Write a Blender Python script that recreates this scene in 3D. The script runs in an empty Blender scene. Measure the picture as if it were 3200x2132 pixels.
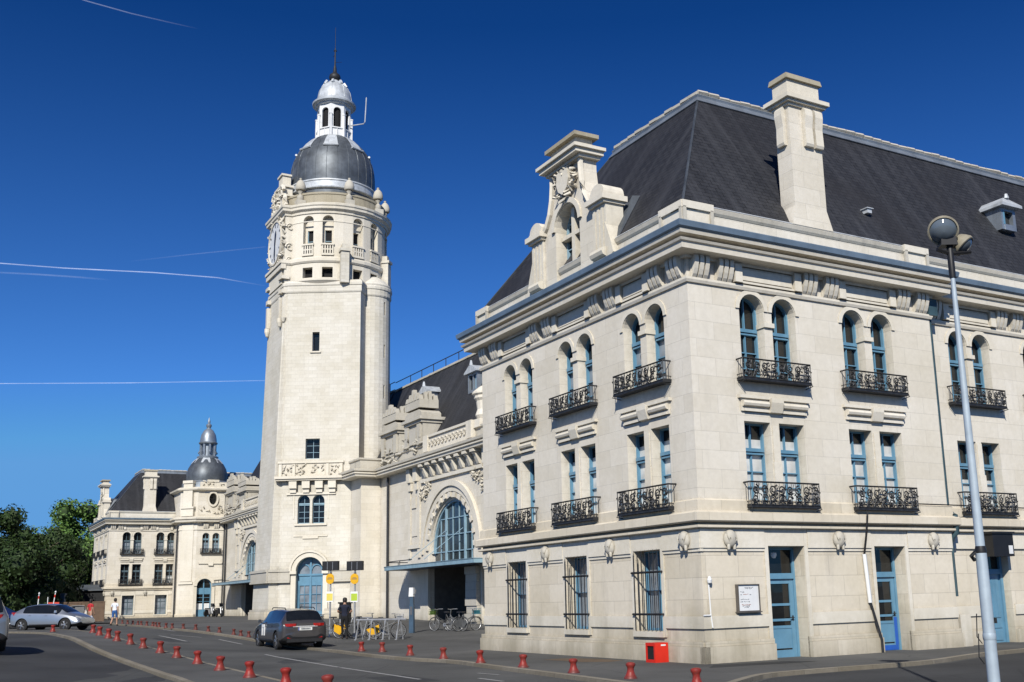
import bpy, bmesh, math, random
from mathutils import Vector, Matrix
from mathutils.geometry import tessellate_polygon
R = math.radians
random.seed(7)
sc = bpy.context.scene
col = sc.collection
# ------------------------------------------------------------------ materials
def nodes(name):
    m = bpy.data.materials.new(name); m.use_nodes = True
    nt = m.node_tree; return m, nt, nt.nodes['Principled BSDF']
def nd(nt, typ, props=None, **ins):
    n = nt.nodes.new(typ)
    for k, v in (props or {}).items(): setattr(n, k, v)
    for k, v in ins.items():
        s = n.inputs[int(k[1:])] if k[0] == '_' and k[1:].isdigit() else n.inputs[k.replace('_', ' ')]
        if hasattr(v, 'is_output') or isinstance(v, bpy.types.NodeSocket): nt.links.new(v, s)
        else: s.default_value = v
    return n
def c4(c): return (c[0], c[1], c[2], 1)
def mixc(nt, fac, a, b, blend='MIX'):
    n = nt.nodes.new('ShaderNodeMix'); n.data_type = 'RGBA'; n.blend_type = blend
    for s, v in ((n.inputs[0], fac), (n.inputs[6], a), (n.inputs[7], b)):
        if isinstance(v, bpy.types.NodeSocket): nt.links.new(v, s)
        elif isinstance(v, (int, float)): s.default_value = v
        else: s.default_value = c4(v)
    return n.outputs[2]
def ramp(nt, src, a, b, va=0.0, vb=1.0):
    n = nd(nt, 'ShaderNodeMapRange', None, Value=src); n.clamp = True
    n.inputs[1].default_value = a; n.inputs[2].default_value = b; n.inputs[3].default_value = va; n.inputs[4].default_value = vb
    return n.outputs[0]
def noise(nt, vec, scale, detail=4, rough=.55, sx=1, sy=1, sz=1):
    if (sx, sy, sz) != (1, 1, 1):
        mp = nd(nt, 'ShaderNodeMapping', None, Vector=vec); mp.inputs['Scale'].default_value = (sx, sy, sz); vec = mp.outputs[0]
    return nd(nt, 'ShaderNodeTexNoise', None, Vector=vec, Scale=scale, Detail=detail, Roughness=rough).outputs['Fac']
def stone(name, base, bw=.95, bh=.44, joint=.55, var=.12, stain=.35, rough=.88, grime=True, bump=.25, mort=.007):
    m, nt, b = nodes(name)
    uv = nd(nt, 'ShaderNodeUVMap').outputs[0]
    geo = nd(nt, 'ShaderNodeNewGeometry').outputs['Position']
    n1 = noise(nt, geo, .55, 5); n2 = noise(nt, geo, 7, 6, .65); n3 = noise(nt, geo, 1.0, 5, .6, 1.6, 1.6, .18)
    colr = mixc(nt, ramp(nt, n1, .35, .7), base, [base[0]*.9, base[1]*.885, base[2]*.84])
    if bw:
        br = nd(nt, 'ShaderNodeTexBrick', {'offset': .5}, Vector=uv, Scale=1.0, Mortar=c4([joint]*3), Color1=(1, 1, 1, 1), Color2=c4([1-var, 1-var*1.1, 1-var*1.35]))
        br.inputs['Mortar Size'].default_value = mort; br.inputs['Mortar Smooth'].default_value = .3; br.inputs['Bias'].default_value = -.2
        br.inputs['Brick Width'].default_value = bw; br.inputs['Row Height'].default_value = bh
        colr = mixc(nt, 1.0, colr, br.outputs['Color'], 'MULTIPLY')
    g = mixc(nt, ramp(nt, n2, .3, .75), (1.03, 1.03, 1.03), (.92, .915, .90))
    colr = mixc(nt, 1.0, colr, g, 'MULTIPLY')
    st = ramp(nt, n3, .56, .78, 0, stain)
    colr = mixc(nt, st, colr, (base[0]*.42, base[1]*.42, base[2]*.43))
    if grime:
        sep = nd(nt, 'ShaderNodeSeparateXYZ', None, Vector=geo)
        zg = nd(nt, 'ShaderNodeMath', {'operation': 'MULTIPLY_ADD'}, _0=n1, _1=-1.6, _2=sep.outputs[2])
        fg = ramp(nt, zg.outputs[0], -.55, .55, .75, 0.0)
        fg2 = nd(nt, 'ShaderNodeMath', {'operation': 'MULTIPLY'}, _0=fg, _1=ramp(nt, n3, .3, .62, .25, 1)).outputs[0]
        colr = mixc(nt, fg2, colr, (base[0]*.45, base[1]*.44, base[2]*.38))
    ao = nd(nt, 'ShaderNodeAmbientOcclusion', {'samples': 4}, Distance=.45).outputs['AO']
    ga = nd(nt, 'ShaderNodeMath', {'operation': 'MULTIPLY'}, _0=ramp(nt, ao, .42, .85, .62, 0), _1=ramp(nt, n2, .3, .6, .45, 1)).outputs[0]  # occlusion darkens the crevices: dirt, and painted-in depth for the carving
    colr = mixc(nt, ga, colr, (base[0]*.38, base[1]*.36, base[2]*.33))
    nt.links.new(colr, b.inputs['Base Color']); b.inputs['Roughness'].default_value = rough
    b.inputs['Specular IOR Level'].default_value = .25
    h = n2
    if bw:
        hm = nd(nt, 'ShaderNodeMath', {'operation': 'MULTIPLY_ADD'}, _0=br.outputs['Fac'], _1=-1.2, _2=n2); h = hm.outputs[0]
    bp = nd(nt, 'ShaderNodeBump', None, Height=h, Strength=bump, Distance=.02)
    nt.links.new(bp.outputs[0], b.inputs['Normal'])
    return m
def simple(name, base, rough=.6, metal=0.0, var=.18, scale=3.0, spec=.4, streak=0.0, bump=0.0, coat=0.0, sx=1, sz=1, each=0.0):
    m, nt, b = nodes(name)
    geo = nd(nt, 'ShaderNodeTexCoord').outputs['Object']
    n = noise(nt, geo, scale, 5, .6, sx, sx, sz)
    colr = mixc(nt, ramp(nt, n, .3, .7), [min(1, x*(1+var)) for x in base], [x*(1-var) for x in base])
    if streak:
        s = noise(nt, geo, 1.2, 5, .65, 2.2, 2.2, .12)
        colr = mixc(nt, ramp(nt, s, .5, .75, 0, streak), colr, [x*.45 for x in base])
    if each:                                     # every object of the row weathers differently
        oi = nd(nt, 'ShaderNodeObjectInfo').outputs['Random']; wp = nd(nt, 'ShaderNodeNewGeometry').outputs['Position']
        colr = mixc(nt, ramp(nt, oi, 0, 1, 0, each), colr, [base[0]*.55+.03, base[1]*.8+.025, base[2]*.8+.02])
        colr = mixc(nt, ramp(nt, noise(nt, wp, 14, 5, .7), .55, .68, 0, each), colr, (.09, .06, .05))
        gz_ = nd(nt, 'ShaderNodeSeparateXYZ', None, Vector=geo).outputs[2]; colr = mixc(nt, ramp(nt, gz_, 0, .09, .6, 0), colr, (.05, .04, .035))
    nt.links.new(colr, b.inputs['Base Color'])
    b.inputs['Roughness'].default_value = rough; b.inputs['Metallic'].default_value = metal
    b.inputs['Specular IOR Level'].default_value = spec
    if coat: b.inputs['Coat Weight'].default_value = coat; b.inputs['Coat Roughness'].default_value = .05
    if bump:
        n2 = noise(nt, geo, scale*6, 5, .6)
        nt.links.new(nd(nt, 'ShaderNodeBump', None, Height=n2, Strength=bump, Distance=.01).outputs[0], b.inputs['Normal'])
    return m
def slate(name, base):
    m, nt, b = nodes(name)
    uv = nd(nt, 'ShaderNodeUVMap').outputs[0]; geo = nd(nt, 'ShaderNodeNewGeometry').outputs['Position']
    br = nd(nt, 'ShaderNodeTexBrick', {'offset': .5}, Vector=uv, Scale=1.0, Mortar=c4([.42]*3), Color1=(1.15, 1.15, 1.15, 1), Color2=(.72, .74, .78, 1))
    br.inputs['Mortar Size'].default_value = .016; br.inputs['Brick Width'].default_value = .30; br.inputs['Row Height'].default_value = .17
    s = noise(nt, uv, 1.0, 6, .7, 1.8, .16, 1); n1 = noise(nt, geo, .35, 4)
    colr = mixc(nt, 1.0, base, br.outputs['Color'], 'MULTIPLY')
    colr = mixc(nt, ramp(nt, s, .46, .72, 0, .8), colr, [x*1.9 for x in base])
    colr = mixc(nt, ramp(nt, n1, .45, .7, 0, .5), colr, [base[0]*.8, base[1]*.74, base[2]*.68])
    nt.links.new(colr, b.inputs['Base Color']); b.inputs['Roughness'].default_value = .62; b.inputs['Specular IOR Level'].default_value = .3
    nt.links.new(nd(nt, 'ShaderNodeBump', None, Height=br.outputs['Fac'], Strength=.4, Distance=.02).outputs[0], b.inputs['Normal'])
    return m
def asphalt(name, base, patch=.25, light=(.2, .19, .17)):
    m, nt, b = nodes(name)
    geo = nd(nt, 'ShaderNodeNewGeometry').outputs['Position']
    n1 = noise(nt, geo, .22, 5, .6); n2 = noise(nt, geo, 60, 3, .7); n3 = noise(nt, geo, 1.4, 6, .7)
    colr = mixc(nt, ramp(nt, n1, .35, .68), [x*(1+patch) for x in base], [x*(1-patch) for x in base])
    colr = mixc(nt, ramp(nt, n2, .55, .75, 0, .35), colr, light)
    colr = mixc(nt, ramp(nt, n3, .56, .74, 0, .45), colr, [x*.6 for x in base])
    vo = nd(nt, 'ShaderNodeTexVoronoi', {'feature': 'DISTANCE_TO_EDGE'}, Vector=geo, Scale=.23)
    wv = ramp(nt, vo.outputs['Distance'], .0, .006, .5, 0)
    colr = mixc(nt, wv, colr, [x*.5 for x in base])
    nt.links.new(colr, b.inputs['Base Color']); b.inputs['Roughness'].default_value = .9; b.inputs['Specular IOR Level'].default_value = .2
    nt.links.new(nd(nt, 'ShaderNodeBump', None, Height=n2, Strength=.5, Distance=.006).outputs[0], b.inputs['Normal'])
    return m
M = {}
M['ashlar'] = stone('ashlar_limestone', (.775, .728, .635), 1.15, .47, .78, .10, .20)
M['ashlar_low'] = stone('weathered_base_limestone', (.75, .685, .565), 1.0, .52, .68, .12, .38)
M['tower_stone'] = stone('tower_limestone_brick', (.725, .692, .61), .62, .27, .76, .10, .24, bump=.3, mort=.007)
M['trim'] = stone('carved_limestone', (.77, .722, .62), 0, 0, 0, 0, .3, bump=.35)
M['trim_grey'] = stone('weathered_grey_limestone', (.56, .53, .46), 0, 0, 0, 0, .6, bump=.5)
M['moss'] = stone('mossy_limestone', (.42, .38, .29), 0, 0, 0, 0, .7, bump=.5, grime=False)
M['slate'] = slate('slate_tiles', (.031, .032, .036))
M['zinc'] = simple('zinc_sheet', (.30, .34, .38), .45, .55, .25, 1.5, streak=.4)
M['zinc_dark'] = simple('dark_lead_sheet', (.12, .135, .15), .5, .45, .35, 1.2, streak=.5)
M['zinc_light'] = simple('pale_zinc_flashing', (.52, .55, .57), .5, .2, .25, 2.5, streak=.35)
M['gutter'] = simple('blue_grey_gutter_zinc', (.20, .27, .34), .45, .3, .2, 1.0, streak=.3)
M['blue'] = simple('sky_blue_paint', (.12, .265, .38), .42, 0, .12, 2.5, .45, streak=.18)
M['blue_pale'] = simple('faded_blue_paint', (.26, .40, .48), .5, 0, .15, 2.5, .4, streak=.2)
M['blue_deep'] = simple('deep_blue_paint', (.02, .10, .42), .4, 0, .12, 2.5, .4)
M['grey_frame'] = simple('grey_blue_window_paint', (.12, .18, .21), .5, 0, .15, 2.5)
M['navy'] = simple('dark_navy_paint', (.012, .02, .045), .45)
M['drain'] = simple('dark_teal_drainpipe', (.045, .085, .10), .5, 0, .25, 3, streak=.3)
M['white'] = simple('white_paint', (.76, .77, .76), .5, 0, .08, 2.0, streak=.25)
M['iron'] = simple('black_wrought_iron', (.032, .034, .038), .55, .3, .35, 9)
M['dark'] = simple('dark_interior', (.012, .012, .013), .9)
M['arcade'] = simple('painted_shade_arcade_render', (.13, .12, .105), .9)  # dark colour stands in for the shade under the canopy
def glass(name, base, rough=.05):
    m, nt, b = nodes(name)
    geo = nd(nt, 'ShaderNodeTexCoord').outputs['Object']
    n = noise(nt, geo, 1.3, 3)
    nt.links.new(mixc(nt, ramp(nt, n, .35, .7), base, [x*.5 for x in base]), b.inputs['Base Color'])
    b.inputs['Roughness'].default_value = rough; b.inputs['Specular IOR Level'].default_value = .55
    n2 = noise(nt, geo, 1.6, 2)
    nt.links.new(nd(nt, 'ShaderNodeBump', None, Height=n2, Strength=.06, Distance=.05).outputs[0], b.inputs['Normal'])
    return m
M['glass'] = glass('window_glass', (.016, .017, .017))
M['blind'] = glass('glass_over_pale_blind', (.68, .69, .67), .12)
M['glass_grey'] = glass('glass_over_grey_curtain', (.26, .30, .34), .1)
M['glass_arch'] = glass('hall_arch_glass', (.045, .062, .072), .1)
M['asphalt'] = asphalt('road_asphalt', (.078, .079, .076), .32)
M['asphalt_dark'] = asphalt('dark_lane_asphalt', (.048, .049, .050), .3, (.12, .12, .11))
M['pave'] = asphalt('footway_asphalt', (.092, .092, .088), .28)
M['patch'] = asphalt('brown_footway_patch', (.13, .095, .065), .2)
M['kerb'] = stone('kerb_concrete', (.26, .235, .19), 1.0, 2.0, .45, .2, .5, grime=False)
M['red'] = simple('red_bollard_paint', (.27, .022, .015), .5, 0, .35, 9, .4, streak=.3, each=.6)
M['red_dark'] = simple('dark_red_paint', (.12, .03, .022), .6, 0, .3, 9)  # deeper red for the far row of bollards
M['box_red'] = simple('bright_red_paint', (.62, .025, .012), .35, 0, .08, 3)
M['line'] = simple('worn_white_road_paint', (.30, .30, .29), .8, 0, .35, 12)
M['pole'] = simple('galvanised_blue_grey_steel', (.40, .47, .52), .5, .1, .12, 4, streak=.2)
M['black'] = simple('black_plastic', (.015, .015, .016), .5)
M['clay'] = simple('terracotta', (.35, .10, .045), .85)
# ------------------------------------------------------------------ mesh builder
ORG = Vector((0, 0, 0))
class MB:
    def __init__(s): s.v = []; s.f = []; s.mi = []; s.cuts = []
    def mark(s):                                # what follows is a piece (an object) of its own
        if s.f and (not s.cuts or s.cuts[-1] != (len(s.v), len(s.f))): s.cuts.append((len(s.v), len(s.f)))
    def pieces(s):
        c = [(0, 0)]+[q for q in s.cuts if q != (len(s.v), len(s.f))]+[(len(s.v), len(s.f))]
        for (v0, f0), (v1, f1) in zip(c, c[1:]):
            m = MB(); m.v = s.v[v0:v1]; m.f = [[i-v0 for i in f] for f in s.f[f0:f1]]; m.mi = s.mi[f0:f1]; yield m
    def add(s, vs, fs, mi=0):
        b = len(s.v); s.v += [tuple(q) for q in vs]
        for f in fs: s.f.append([b+i for i in f]); s.mi.append(mi)
    def box(s, x0, x1, y0, y1, z0, z1, mi=0, tap=0.0):
        t = tap
        s.add([(x0, y0, z0), (x1, y0, z0), (x1, y1, z0), (x0, y1, z0), (x0+t, y0+t, z1), (x1-t, y0+t, z1), (x1-t, y1-t, z1), (x0+t, y1-t, z1)],
              [(0, 3, 2, 1), (4, 5, 6, 7), (0, 1, 5, 4), (1, 2, 6, 5), (2, 3, 7, 6), (3, 0, 4, 7)], mi)
    def lathe(s, prof, n=24, c=(0, 0), mi=0, sx=1, sy=1, a0=0):
        b = []
        for r, z in prof:
            b += [(c[0]+sx*r*math.cos(a0+2*math.pi*i/n), c[1]+sy*r*math.sin(a0+2*math.pi*i/n), z) for i in range(n)]
        fs = [(j*n+i, j*n+(i+1) % n, (j+1)*n+(i+1) % n, (j+1)*n+i) for j in range(len(prof)-1) for i in range(n)]
        if prof[0][0] > 1e-4: fs.append(tuple(reversed(range(n))))
        if prof[-1][0] > 1e-4: fs.append(tuple((len(prof)-1)*n+i for i in range(n)))
        s.add(b, fs, mi)
    def tube(s, pts, r, n=6, mi=0, r1=None, flat=1.0):
        pts = [Vector(p) for p in pts]; rings = []
        for i, p in enumerate(pts):
            t = (pts[min(i+1, len(pts)-1)]-pts[max(i-1, 0)]).normalized()
            up = Vector((0, 0, 1)) if abs(t.z) < .95 else Vector((0, 1, 0))
            a = t.cross(up).normalized(); b = a.cross(t)
            rr = r if r1 is None else r+(r1-r)*i/(len(pts)-1)
            rings.append([p+a*(rr*math.cos(2*math.pi*k/n))+b*(rr*flat*math.sin(2*math.pi*k/n)) for k in range(n)])
        vs = [q for g in rings for q in g]; m = len(rings)
        fs = [(j*n+k, j*n+(k+1) % n, (j+1)*n+(k+1) % n, (j+1)*n+k) for j in range(m-1) for k in range(n)]
        fs += [tuple(reversed(range(n))), tuple((m-1)*n+k for k in range(n))]
        s.add(vs, fs, mi)
    def prism(s, poly, fn, d0, d1, mi=0):     # poly of (a,b); fn(a,b,d) -> point
        n = len(poly)
        vs = [fn(a, b, d0) for a, b in poly]+[fn(a, b, d1) for a, b in poly]
        tr = tessellate_polygon([[Vector((a, b, 0)) for a, b in poly]])
        fs = [tuple(t) for t in tr]+[tuple(n+i for i in reversed(t)) for t in tr]
        fs += [(i, (i+1) % n, n+(i+1) % n, n+i) for i in range(n)]
        s.add(vs, fs, mi)
    def sweep(s, path, prof, closed=False, mi=0, capend=True):
        n = len(path); off = []
        for i in range(n):
            p = Vector(path[i][:2]); a = Vector(path[i-1][:2]) if (i > 0 or closed) else None; b = Vector(path[(i+1) % n][:2]) if (i < n-1 or closed) else None
            ns = []
            if a is not None: d = (p-a).normalized(); ns.append(Vector((d.y, -d.x)))
            if b is not None: d = (b-p).normalized(); ns.append(Vector((d.y, -d.x)))
            if len(ns) == 2:
                m_ = (ns[0]+ns[1]); m_ = m_.normalized(); m_ = m_/max(.35, m_.dot(ns[0]))
            else: m_ = ns[0]
            off.append(m_)
        k = len(prof); vs = []
        for i in range(n):
            for d, z in prof: vs.append((path[i][0]+off[i].x*d, path[i][1]+off[i].y*d, z))
        fs = []
        for i in range(n if closed else n-1):
            j = (i+1) % n
            for q in range(k-1): fs.append((i*k+q, j*k+q, j*k+q+1, i*k+q+1))
        if not closed and capend:
            fs.append(tuple(range(k))); fs.append(tuple(reversed([(n-1)*k+q for q in range(k)])))
        s.add(vs, fs, mi)
    def mesh(s, name, mats, smooth=None, org=None, recalc=True):
        o = ORG if org is None else Vector(org)
        me = bpy.data.meshes.new(name)
        me.from_pydata([(x-o.x, y-o.y, z-o.z) for x, y, z in s.v], [], s.f)
        for mt in mats: me.materials.append(mt)
        for p, mi in zip(me.polygons, s.mi): p.material_index = mi
        bm = bmesh.new(); bm.from_mesh(me)
        if recalc: bmesh.ops.recalc_face_normals(bm, faces=bm.faces)
        uvl = bm.loops.layers.uv.new('UVMap')
        for f in bm.faces:
            n = f.normal
            if abs(n.z) < .9: t = Vector((-n.y, n.x, 0)).normalized(); w = n.cross(t); w = w if w.z > 0 else -w
            else: t = Vector((1, 0, 0)); w = Vector((0, 1, 0))
            for lp in f.loops:
                q = lp.vert.co+o; lp[uvl].uv = (q.dot(t)+.37, q.dot(w) if abs(n.z) > .25 else q.z)
            if smooth: f.smooth = True
        bm.to_mesh(me); bm.free()
        if smooth:
            try: me.set_sharp_from_angle(angle=R(smooth if smooth > 1 else 40))
            except Exception: pass
        return me
    def build(s, name, mats, parent=None, smooth=None, org=None, label=None, recalc=True):
        if not isinstance(mats, (list, tuple)): mats = [mats]
        if s.cuts: return [link(name, m.mesh(name, mats, smooth, org, recalc), parent, label) for m in s.pieces()][0]
        return link(name, s.mesh(name, mats, smooth, org, recalc), parent, label)
def link(name, me, parent=None, label=None, loc=(0, 0, 0), rz=0.0):
    ob = bpy.data.objects.new(name, me); col.objects.link(ob); ob.parent = parent
    ob.location = loc; ob.rotation_euler = (0, 0, rz)
    if label: ob['label'] = label
    return ob
def tag(o, label=None, cat=None, group=None, kind=None):
    for k, v in (('label', label), ('category', cat), ('group', group), ('kind', kind)):
        if v: o[k] = v
    return o
def thing(name, label, cat, loc=(0, 0, 0), rz=0.0, group=None):
    o = bpy.data.objects.new(name, None); col.objects.link(o); o.empty_display_size = .3
    o.location = loc; o.rotation_euler = (0, 0, rz)
    return tag(o, label, cat, group)
def copy_tree(o, parent=None):
    c = o.copy(); col.objects.link(c); c.parent = parent
    for ch in [q for q in bpy.data.objects if q.parent == o]: copy_tree(ch, c)
    return c
CACHE = {}
def put(name, key, fn, mats, parent, loc, rz=0.0, smooth=None):      # facade element: X right, Y inward, Z up; shared mesh
    k = (name,)+key
    if k not in CACHE:
        b = MB(); fn(b); CACHE[k] = b.mesh(name, mats if isinstance(mats, (list, tuple)) else [mats], smooth, (0, 0, 0))
    return link(name, CACHE[k], parent, None, loc, rz)
class Fr:                                    # facade frame: t to the right seen from outside, z up, d outward
    def __init__(s, ox, oy, ang): s.o = Vector((ox, oy, 0)); s.a = ang; s.x = Vector((math.cos(ang), math.sin(ang), 0)); s.n = Vector((math.sin(ang), -math.cos(ang), 0))
    def P(s, t, z, d=0.0): return s.o+s.x*t+s.n*d+Vector((0, 0, z))
    def box(s, b, t0, t1, z0, z1, d0, d1, mi=0):
        q = [s.P(t, z, d) for d in (d0, d1) for z in (z0, z1) for t in (t0, t1)]
        b.add(q, [(0, 1, 3, 2), (4, 6, 7, 5), (0, 4, 5, 1), (2, 3, 7, 6), (0, 2, 6, 4), (1, 5, 7, 3)], mi)
def opening(tc, w, z0, z1, arch=False, n=12):
    h = w/2
    if not arch: return [(tc-h, z0), (tc+h, z0), (tc+h, z1), (tc-h, z1)]
    zs = z1-h
    return [(tc-h, z0), (tc+h, z0)]+[(tc+h*math.cos(math.pi*i/n), zs+h*math.sin(math.pi*i/n)) for i in range(n+1)]
def oval(tc, zc, a, b, n=20): return [(tc+a*math.cos(2*math.pi*i/n), zc+b*math.sin(2*math.pi*i/n)) for i in range(n)]
def wall(b, fr, outline, holes, depth=.38, mi=0):
    loops = [[Vector((t, z, 0)) for t, z in outline]]+[[Vector((t, z, 0)) for t, z in h] for h in holes]
    flat = [q for l in loops for q in l]
    tr = tessellate_polygon(loops)
    b.add([fr.P(q.x, q.y) for q in flat], [tuple(t) for t in tr], mi)
    for h in holes:
        n = len(h)
        b.add([fr.P(t, z) for t, z in h]+[fr.P(t, z, -depth) for t, z in h], [(i, (i+1) % n, n+(i+1) % n, n+i) for i in range(n)], mi)
def rect(t0, t1, z0, z1): return [(t0, z0), (t1, z0), (t1, z1), (t0, z1)]
# window element (frame + pane), base at z=0, centred on X
def frame_fn(w, h, arch, transom, bars=1, fw=.046, mull=True, ny=2):
    def fn(b):
        hw = w/2; d0, d1 = -.06, .05
        zs = h-hw if arch else h
        b.box(-hw, -hw+fw, d0, d1, 0, zs); b.box(hw-fw, hw, d0, d1, 0, zs); b.box(-hw+fw, hw-fw, d0, d1, 0, fw*1.4)
        if arch:
            n = 12
            for i in range(n):
                a0, a1 = math.pi*i/n, math.pi*(i+1)/n
                q = [(r*math.cos(a), y, zs+r*math.sin(a)) for y in (d0, d1) for r in (hw-fw, hw) for a in (a0, a1)]
                b.add(q, [(0, 1, 3, 2), (4, 6, 7, 5), (0, 4, 5, 1), (2, 3, 7, 6)])
        else: b.box(-hw+fw, hw-fw, d0, d1, h-fw, h)
        if transom: b.box(-hw+fw, hw-fw, d0-.05, d1, transom-.04, transom+.05); b.box(-hw+fw, hw-fw, d0-.02, d1, transom-.11, transom-.06)
        top = h-.02
        if mull: b.box(-.016, .016, d0+.02, d1, fw, top)
        zt = transom-.16 if transom else h
        for k in range(1, ny+1): b.box(-hw+fw, hw-fw, d0+.03, d1-.01, zt*k/(ny+1)-.014, zt*k/(ny+1)+.014)
    return fn
def pane_fn(w, h, arch, split):
    def fn(b):
        o = opening(0, w, 0, h, arch)
        if split:
            zs = max(q[1] for q in o)*split
            lo = rect(-w/2, w/2, 0, zs); hi = [q for q in o if q[1] >= zs]; hi = [(-w/2, zs), (w/2, zs)]+[q for q in hi if q[1] > zs]
            for poly, mi in ((lo, 1), (hi, 0)):
                tr = tessellate_polygon([[Vector((a, c, 0)) for a, c in poly]]); b.add([(a, .03, c) for a, c in poly], [tuple(t) for t in tr], mi)
        else:
            tr = tessellate_polygon([[Vector((a, c, 0)) for a, c in o]]); b.add([(a, .03, c) for a, c in o], [tuple(t) for t in tr])
    return fn
def window(parent, fr, tc, w, z0, z1, arch=False, transom=None, split=0, recess=.3, mat='blue', ny=2, mull=True, g='glass', g2='blind', name='window'):
    h = z1-z0; loc = fr.P(tc, z0, -recess)-ORG
    k = (round(w, 2), round(h, 2), arch, transom, mat, ny, mull)
    f = put(name, k, frame_fn(w, h, arch, transom, ny=ny, mull=mull), M[mat], parent, loc, fr.a)
    put('pane', k+(split, g, g2), pane_fn(w, h, arch, split), [M[g], M[g2]], f, (0, 0, 0))
    return f
def rail_fn(w, h, dep=.25):
    def fn(b):
        hw = w/2; rng = random.Random(3)
        for z, r in ((0.03, .022), (h-.02, .022), (.12, .012)):
            b.tube([(-hw, 0, z), (-hw, -dep, z), (hw, -dep, z), (hw, 0, z)], r, 4)
        for x in (-hw, -hw+.22, hw-.22, hw): b.tube([(x, -dep, 0), (x, -dep, h)], .014, 4)
        n = int(w/.13)
        for i in range(1, n): b.tube([(-hw+w*i/n, -dep, .02), (-hw+w*i/n, -dep, h-.02)], .008, 4)
        def scroll(cx, cz, r, sgn, turn=1.6, st=0.0):
            pts = []
            for i in range(15):
                a = st+sgn*turn*2*math.pi*i/14; rr = r*(1-.055*i)
                pts.append((cx+rr*math.cos(a), -dep-.012, cz+rr*math.sin(a)))
            b.tube(pts, .021, 4)
        m = max(5, int(w/.26))
        for i in range(m):
            cx = -hw+.16+(w-.32)*i/(m-1); s = 1 if i % 2 else -1
            scroll(cx, h*.66, h*.20, s, 1.5, rng.uniform(0, 6)); scroll(cx+.03*s, h*.30, h*.17, -s, 1.5, rng.uniform(0, 6))
            b.tube([(cx-.13, -dep-.01, .06), (cx-.05, -dep-.015, h*.45), (cx+.06, -dep-.01, h*.55), (cx+.13, -dep-.01, h-.06)], .012, 4)
            for q in range(6):
                lx = cx+rng.uniform(-.15, .15); lz = rng.uniform(.08, h-.10); a = rng.uniform(0, 3.14); r_ = rng.uniform(.03, .055)
                b.tube([(lx-r_*math.cos(a), -dep-.01, lz-r_*math.sin(a)), (lx, -dep-.035, lz), (lx+r_*math.cos(a), -dep-.01, lz+r_*math.sin(a))], .022, 4, r1=.008)
        for sx in (-hw, hw):
            for q in range(1, 3): b.tube([(sx, -dep*q/3, .03), (sx, -dep*q/3, h-.02)], .009, 4)
            b.tube([(sx, -dep, 0), (sx, -dep-.05, -.06), (sx, -.02, -.10)], .012, 4)
    return fn
def balcony(parent, fr, tc, w, z0, h=.6):
    loc = fr.P(tc, z0, 0)-ORG
    r = put('balcony', (round(w, 2), h), rail_fn(w, h), M['iron'], parent, loc, fr.a)
    put('balcony_floor', (round(w, 2),), lambda b: b.box(-w/2-.01, w/2+.01, -.27, 0, -.035, .015), M['iron'], r, (0, 0, 0))
    return r
def modillion_fn(b):
    prof = [(0, .60), (.21, .60), (.23, .50), (.215, .36), (.175, .22), (.12, .09), (.05, 0), (0, 0)]
    for i in range(3):
        x0 = -.24+i*.175
        b.prism(prof, lambda a, c, d: (d, -a, c), x0, x0+.125)
    b.box(-.26, .26, -.05, .0, .02, .6); b.box(-.28, .28, -.27, 0, .60, .66)
def boss_fn(b):
    n, m = 14, 8
    prof = [(.205*math.sin(math.pi*i/m), -.205*math.cos(math.pi*i/m)) for i in range(m+1)]
    prof = [(max(r, .0001)*1.0, z*1.05) for r, z in prof]
    b.lathe(prof, n, (0, -.05), 0, 1, .62)
    for s in (-1, 1): b.lathe([(.001, -.27), (.035, -.26), (.045, -.2), (.04, -.14), (.001, -.1)], 8, (s*.09, -.09))
    for i in range(5): a = -.9+.45*i; b.tube([(.04*math.sin(a), -.10, -.18), (.17*math.sin(a), -.165, .0), (.19*math.sin(a), -.08, .17)], .016, 5)
def lintel_fn(w):
    def fn(b):
        hw = w/2
        b.box(-hw-.06, hw+.06, -.11, 0, .33, .41); b.box(-hw+.02, hw-.02, -.05, 0, .0, .33)
        b.tube([(-hw+.04, -.07, .2), (-.24, -.07, .2)], .085, 8); b.tube([(.24, -.07, .2), (hw-.04, -.07, .2)], .085, 8)
        b.box(-hw+.1, hw-.1, -.075, 0, .0, .07)
        b.prism([(0, .36), (.19, .36), (.19, .25), (.12, .0), (0, -.02)], lambda a, c, d: (d, -a, c), -.2, .2)
    return fn
def grille_fn(w, h):
    def fn(b):
        for z in (.42, h-.55): b.tube([(-w/2-.1, .03, z), (-w/2-.06, -.13, z), (w/2+.06, -.13, z), (w/2+.1, .03, z)], .028, 4)
        n = 7
        for i in range(n):
            x = -w/2+.06+(w-.12)*i/(n-1); b.tube([(x, -.13, .02), (x, -.13, h-.1)], .014, 5); b.tube([(x, -.13, h-.1), (x+.02, -.13, h-.02), (x, -.13, h+.03)], .010, 4, r1=.003)
    return fn
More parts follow.
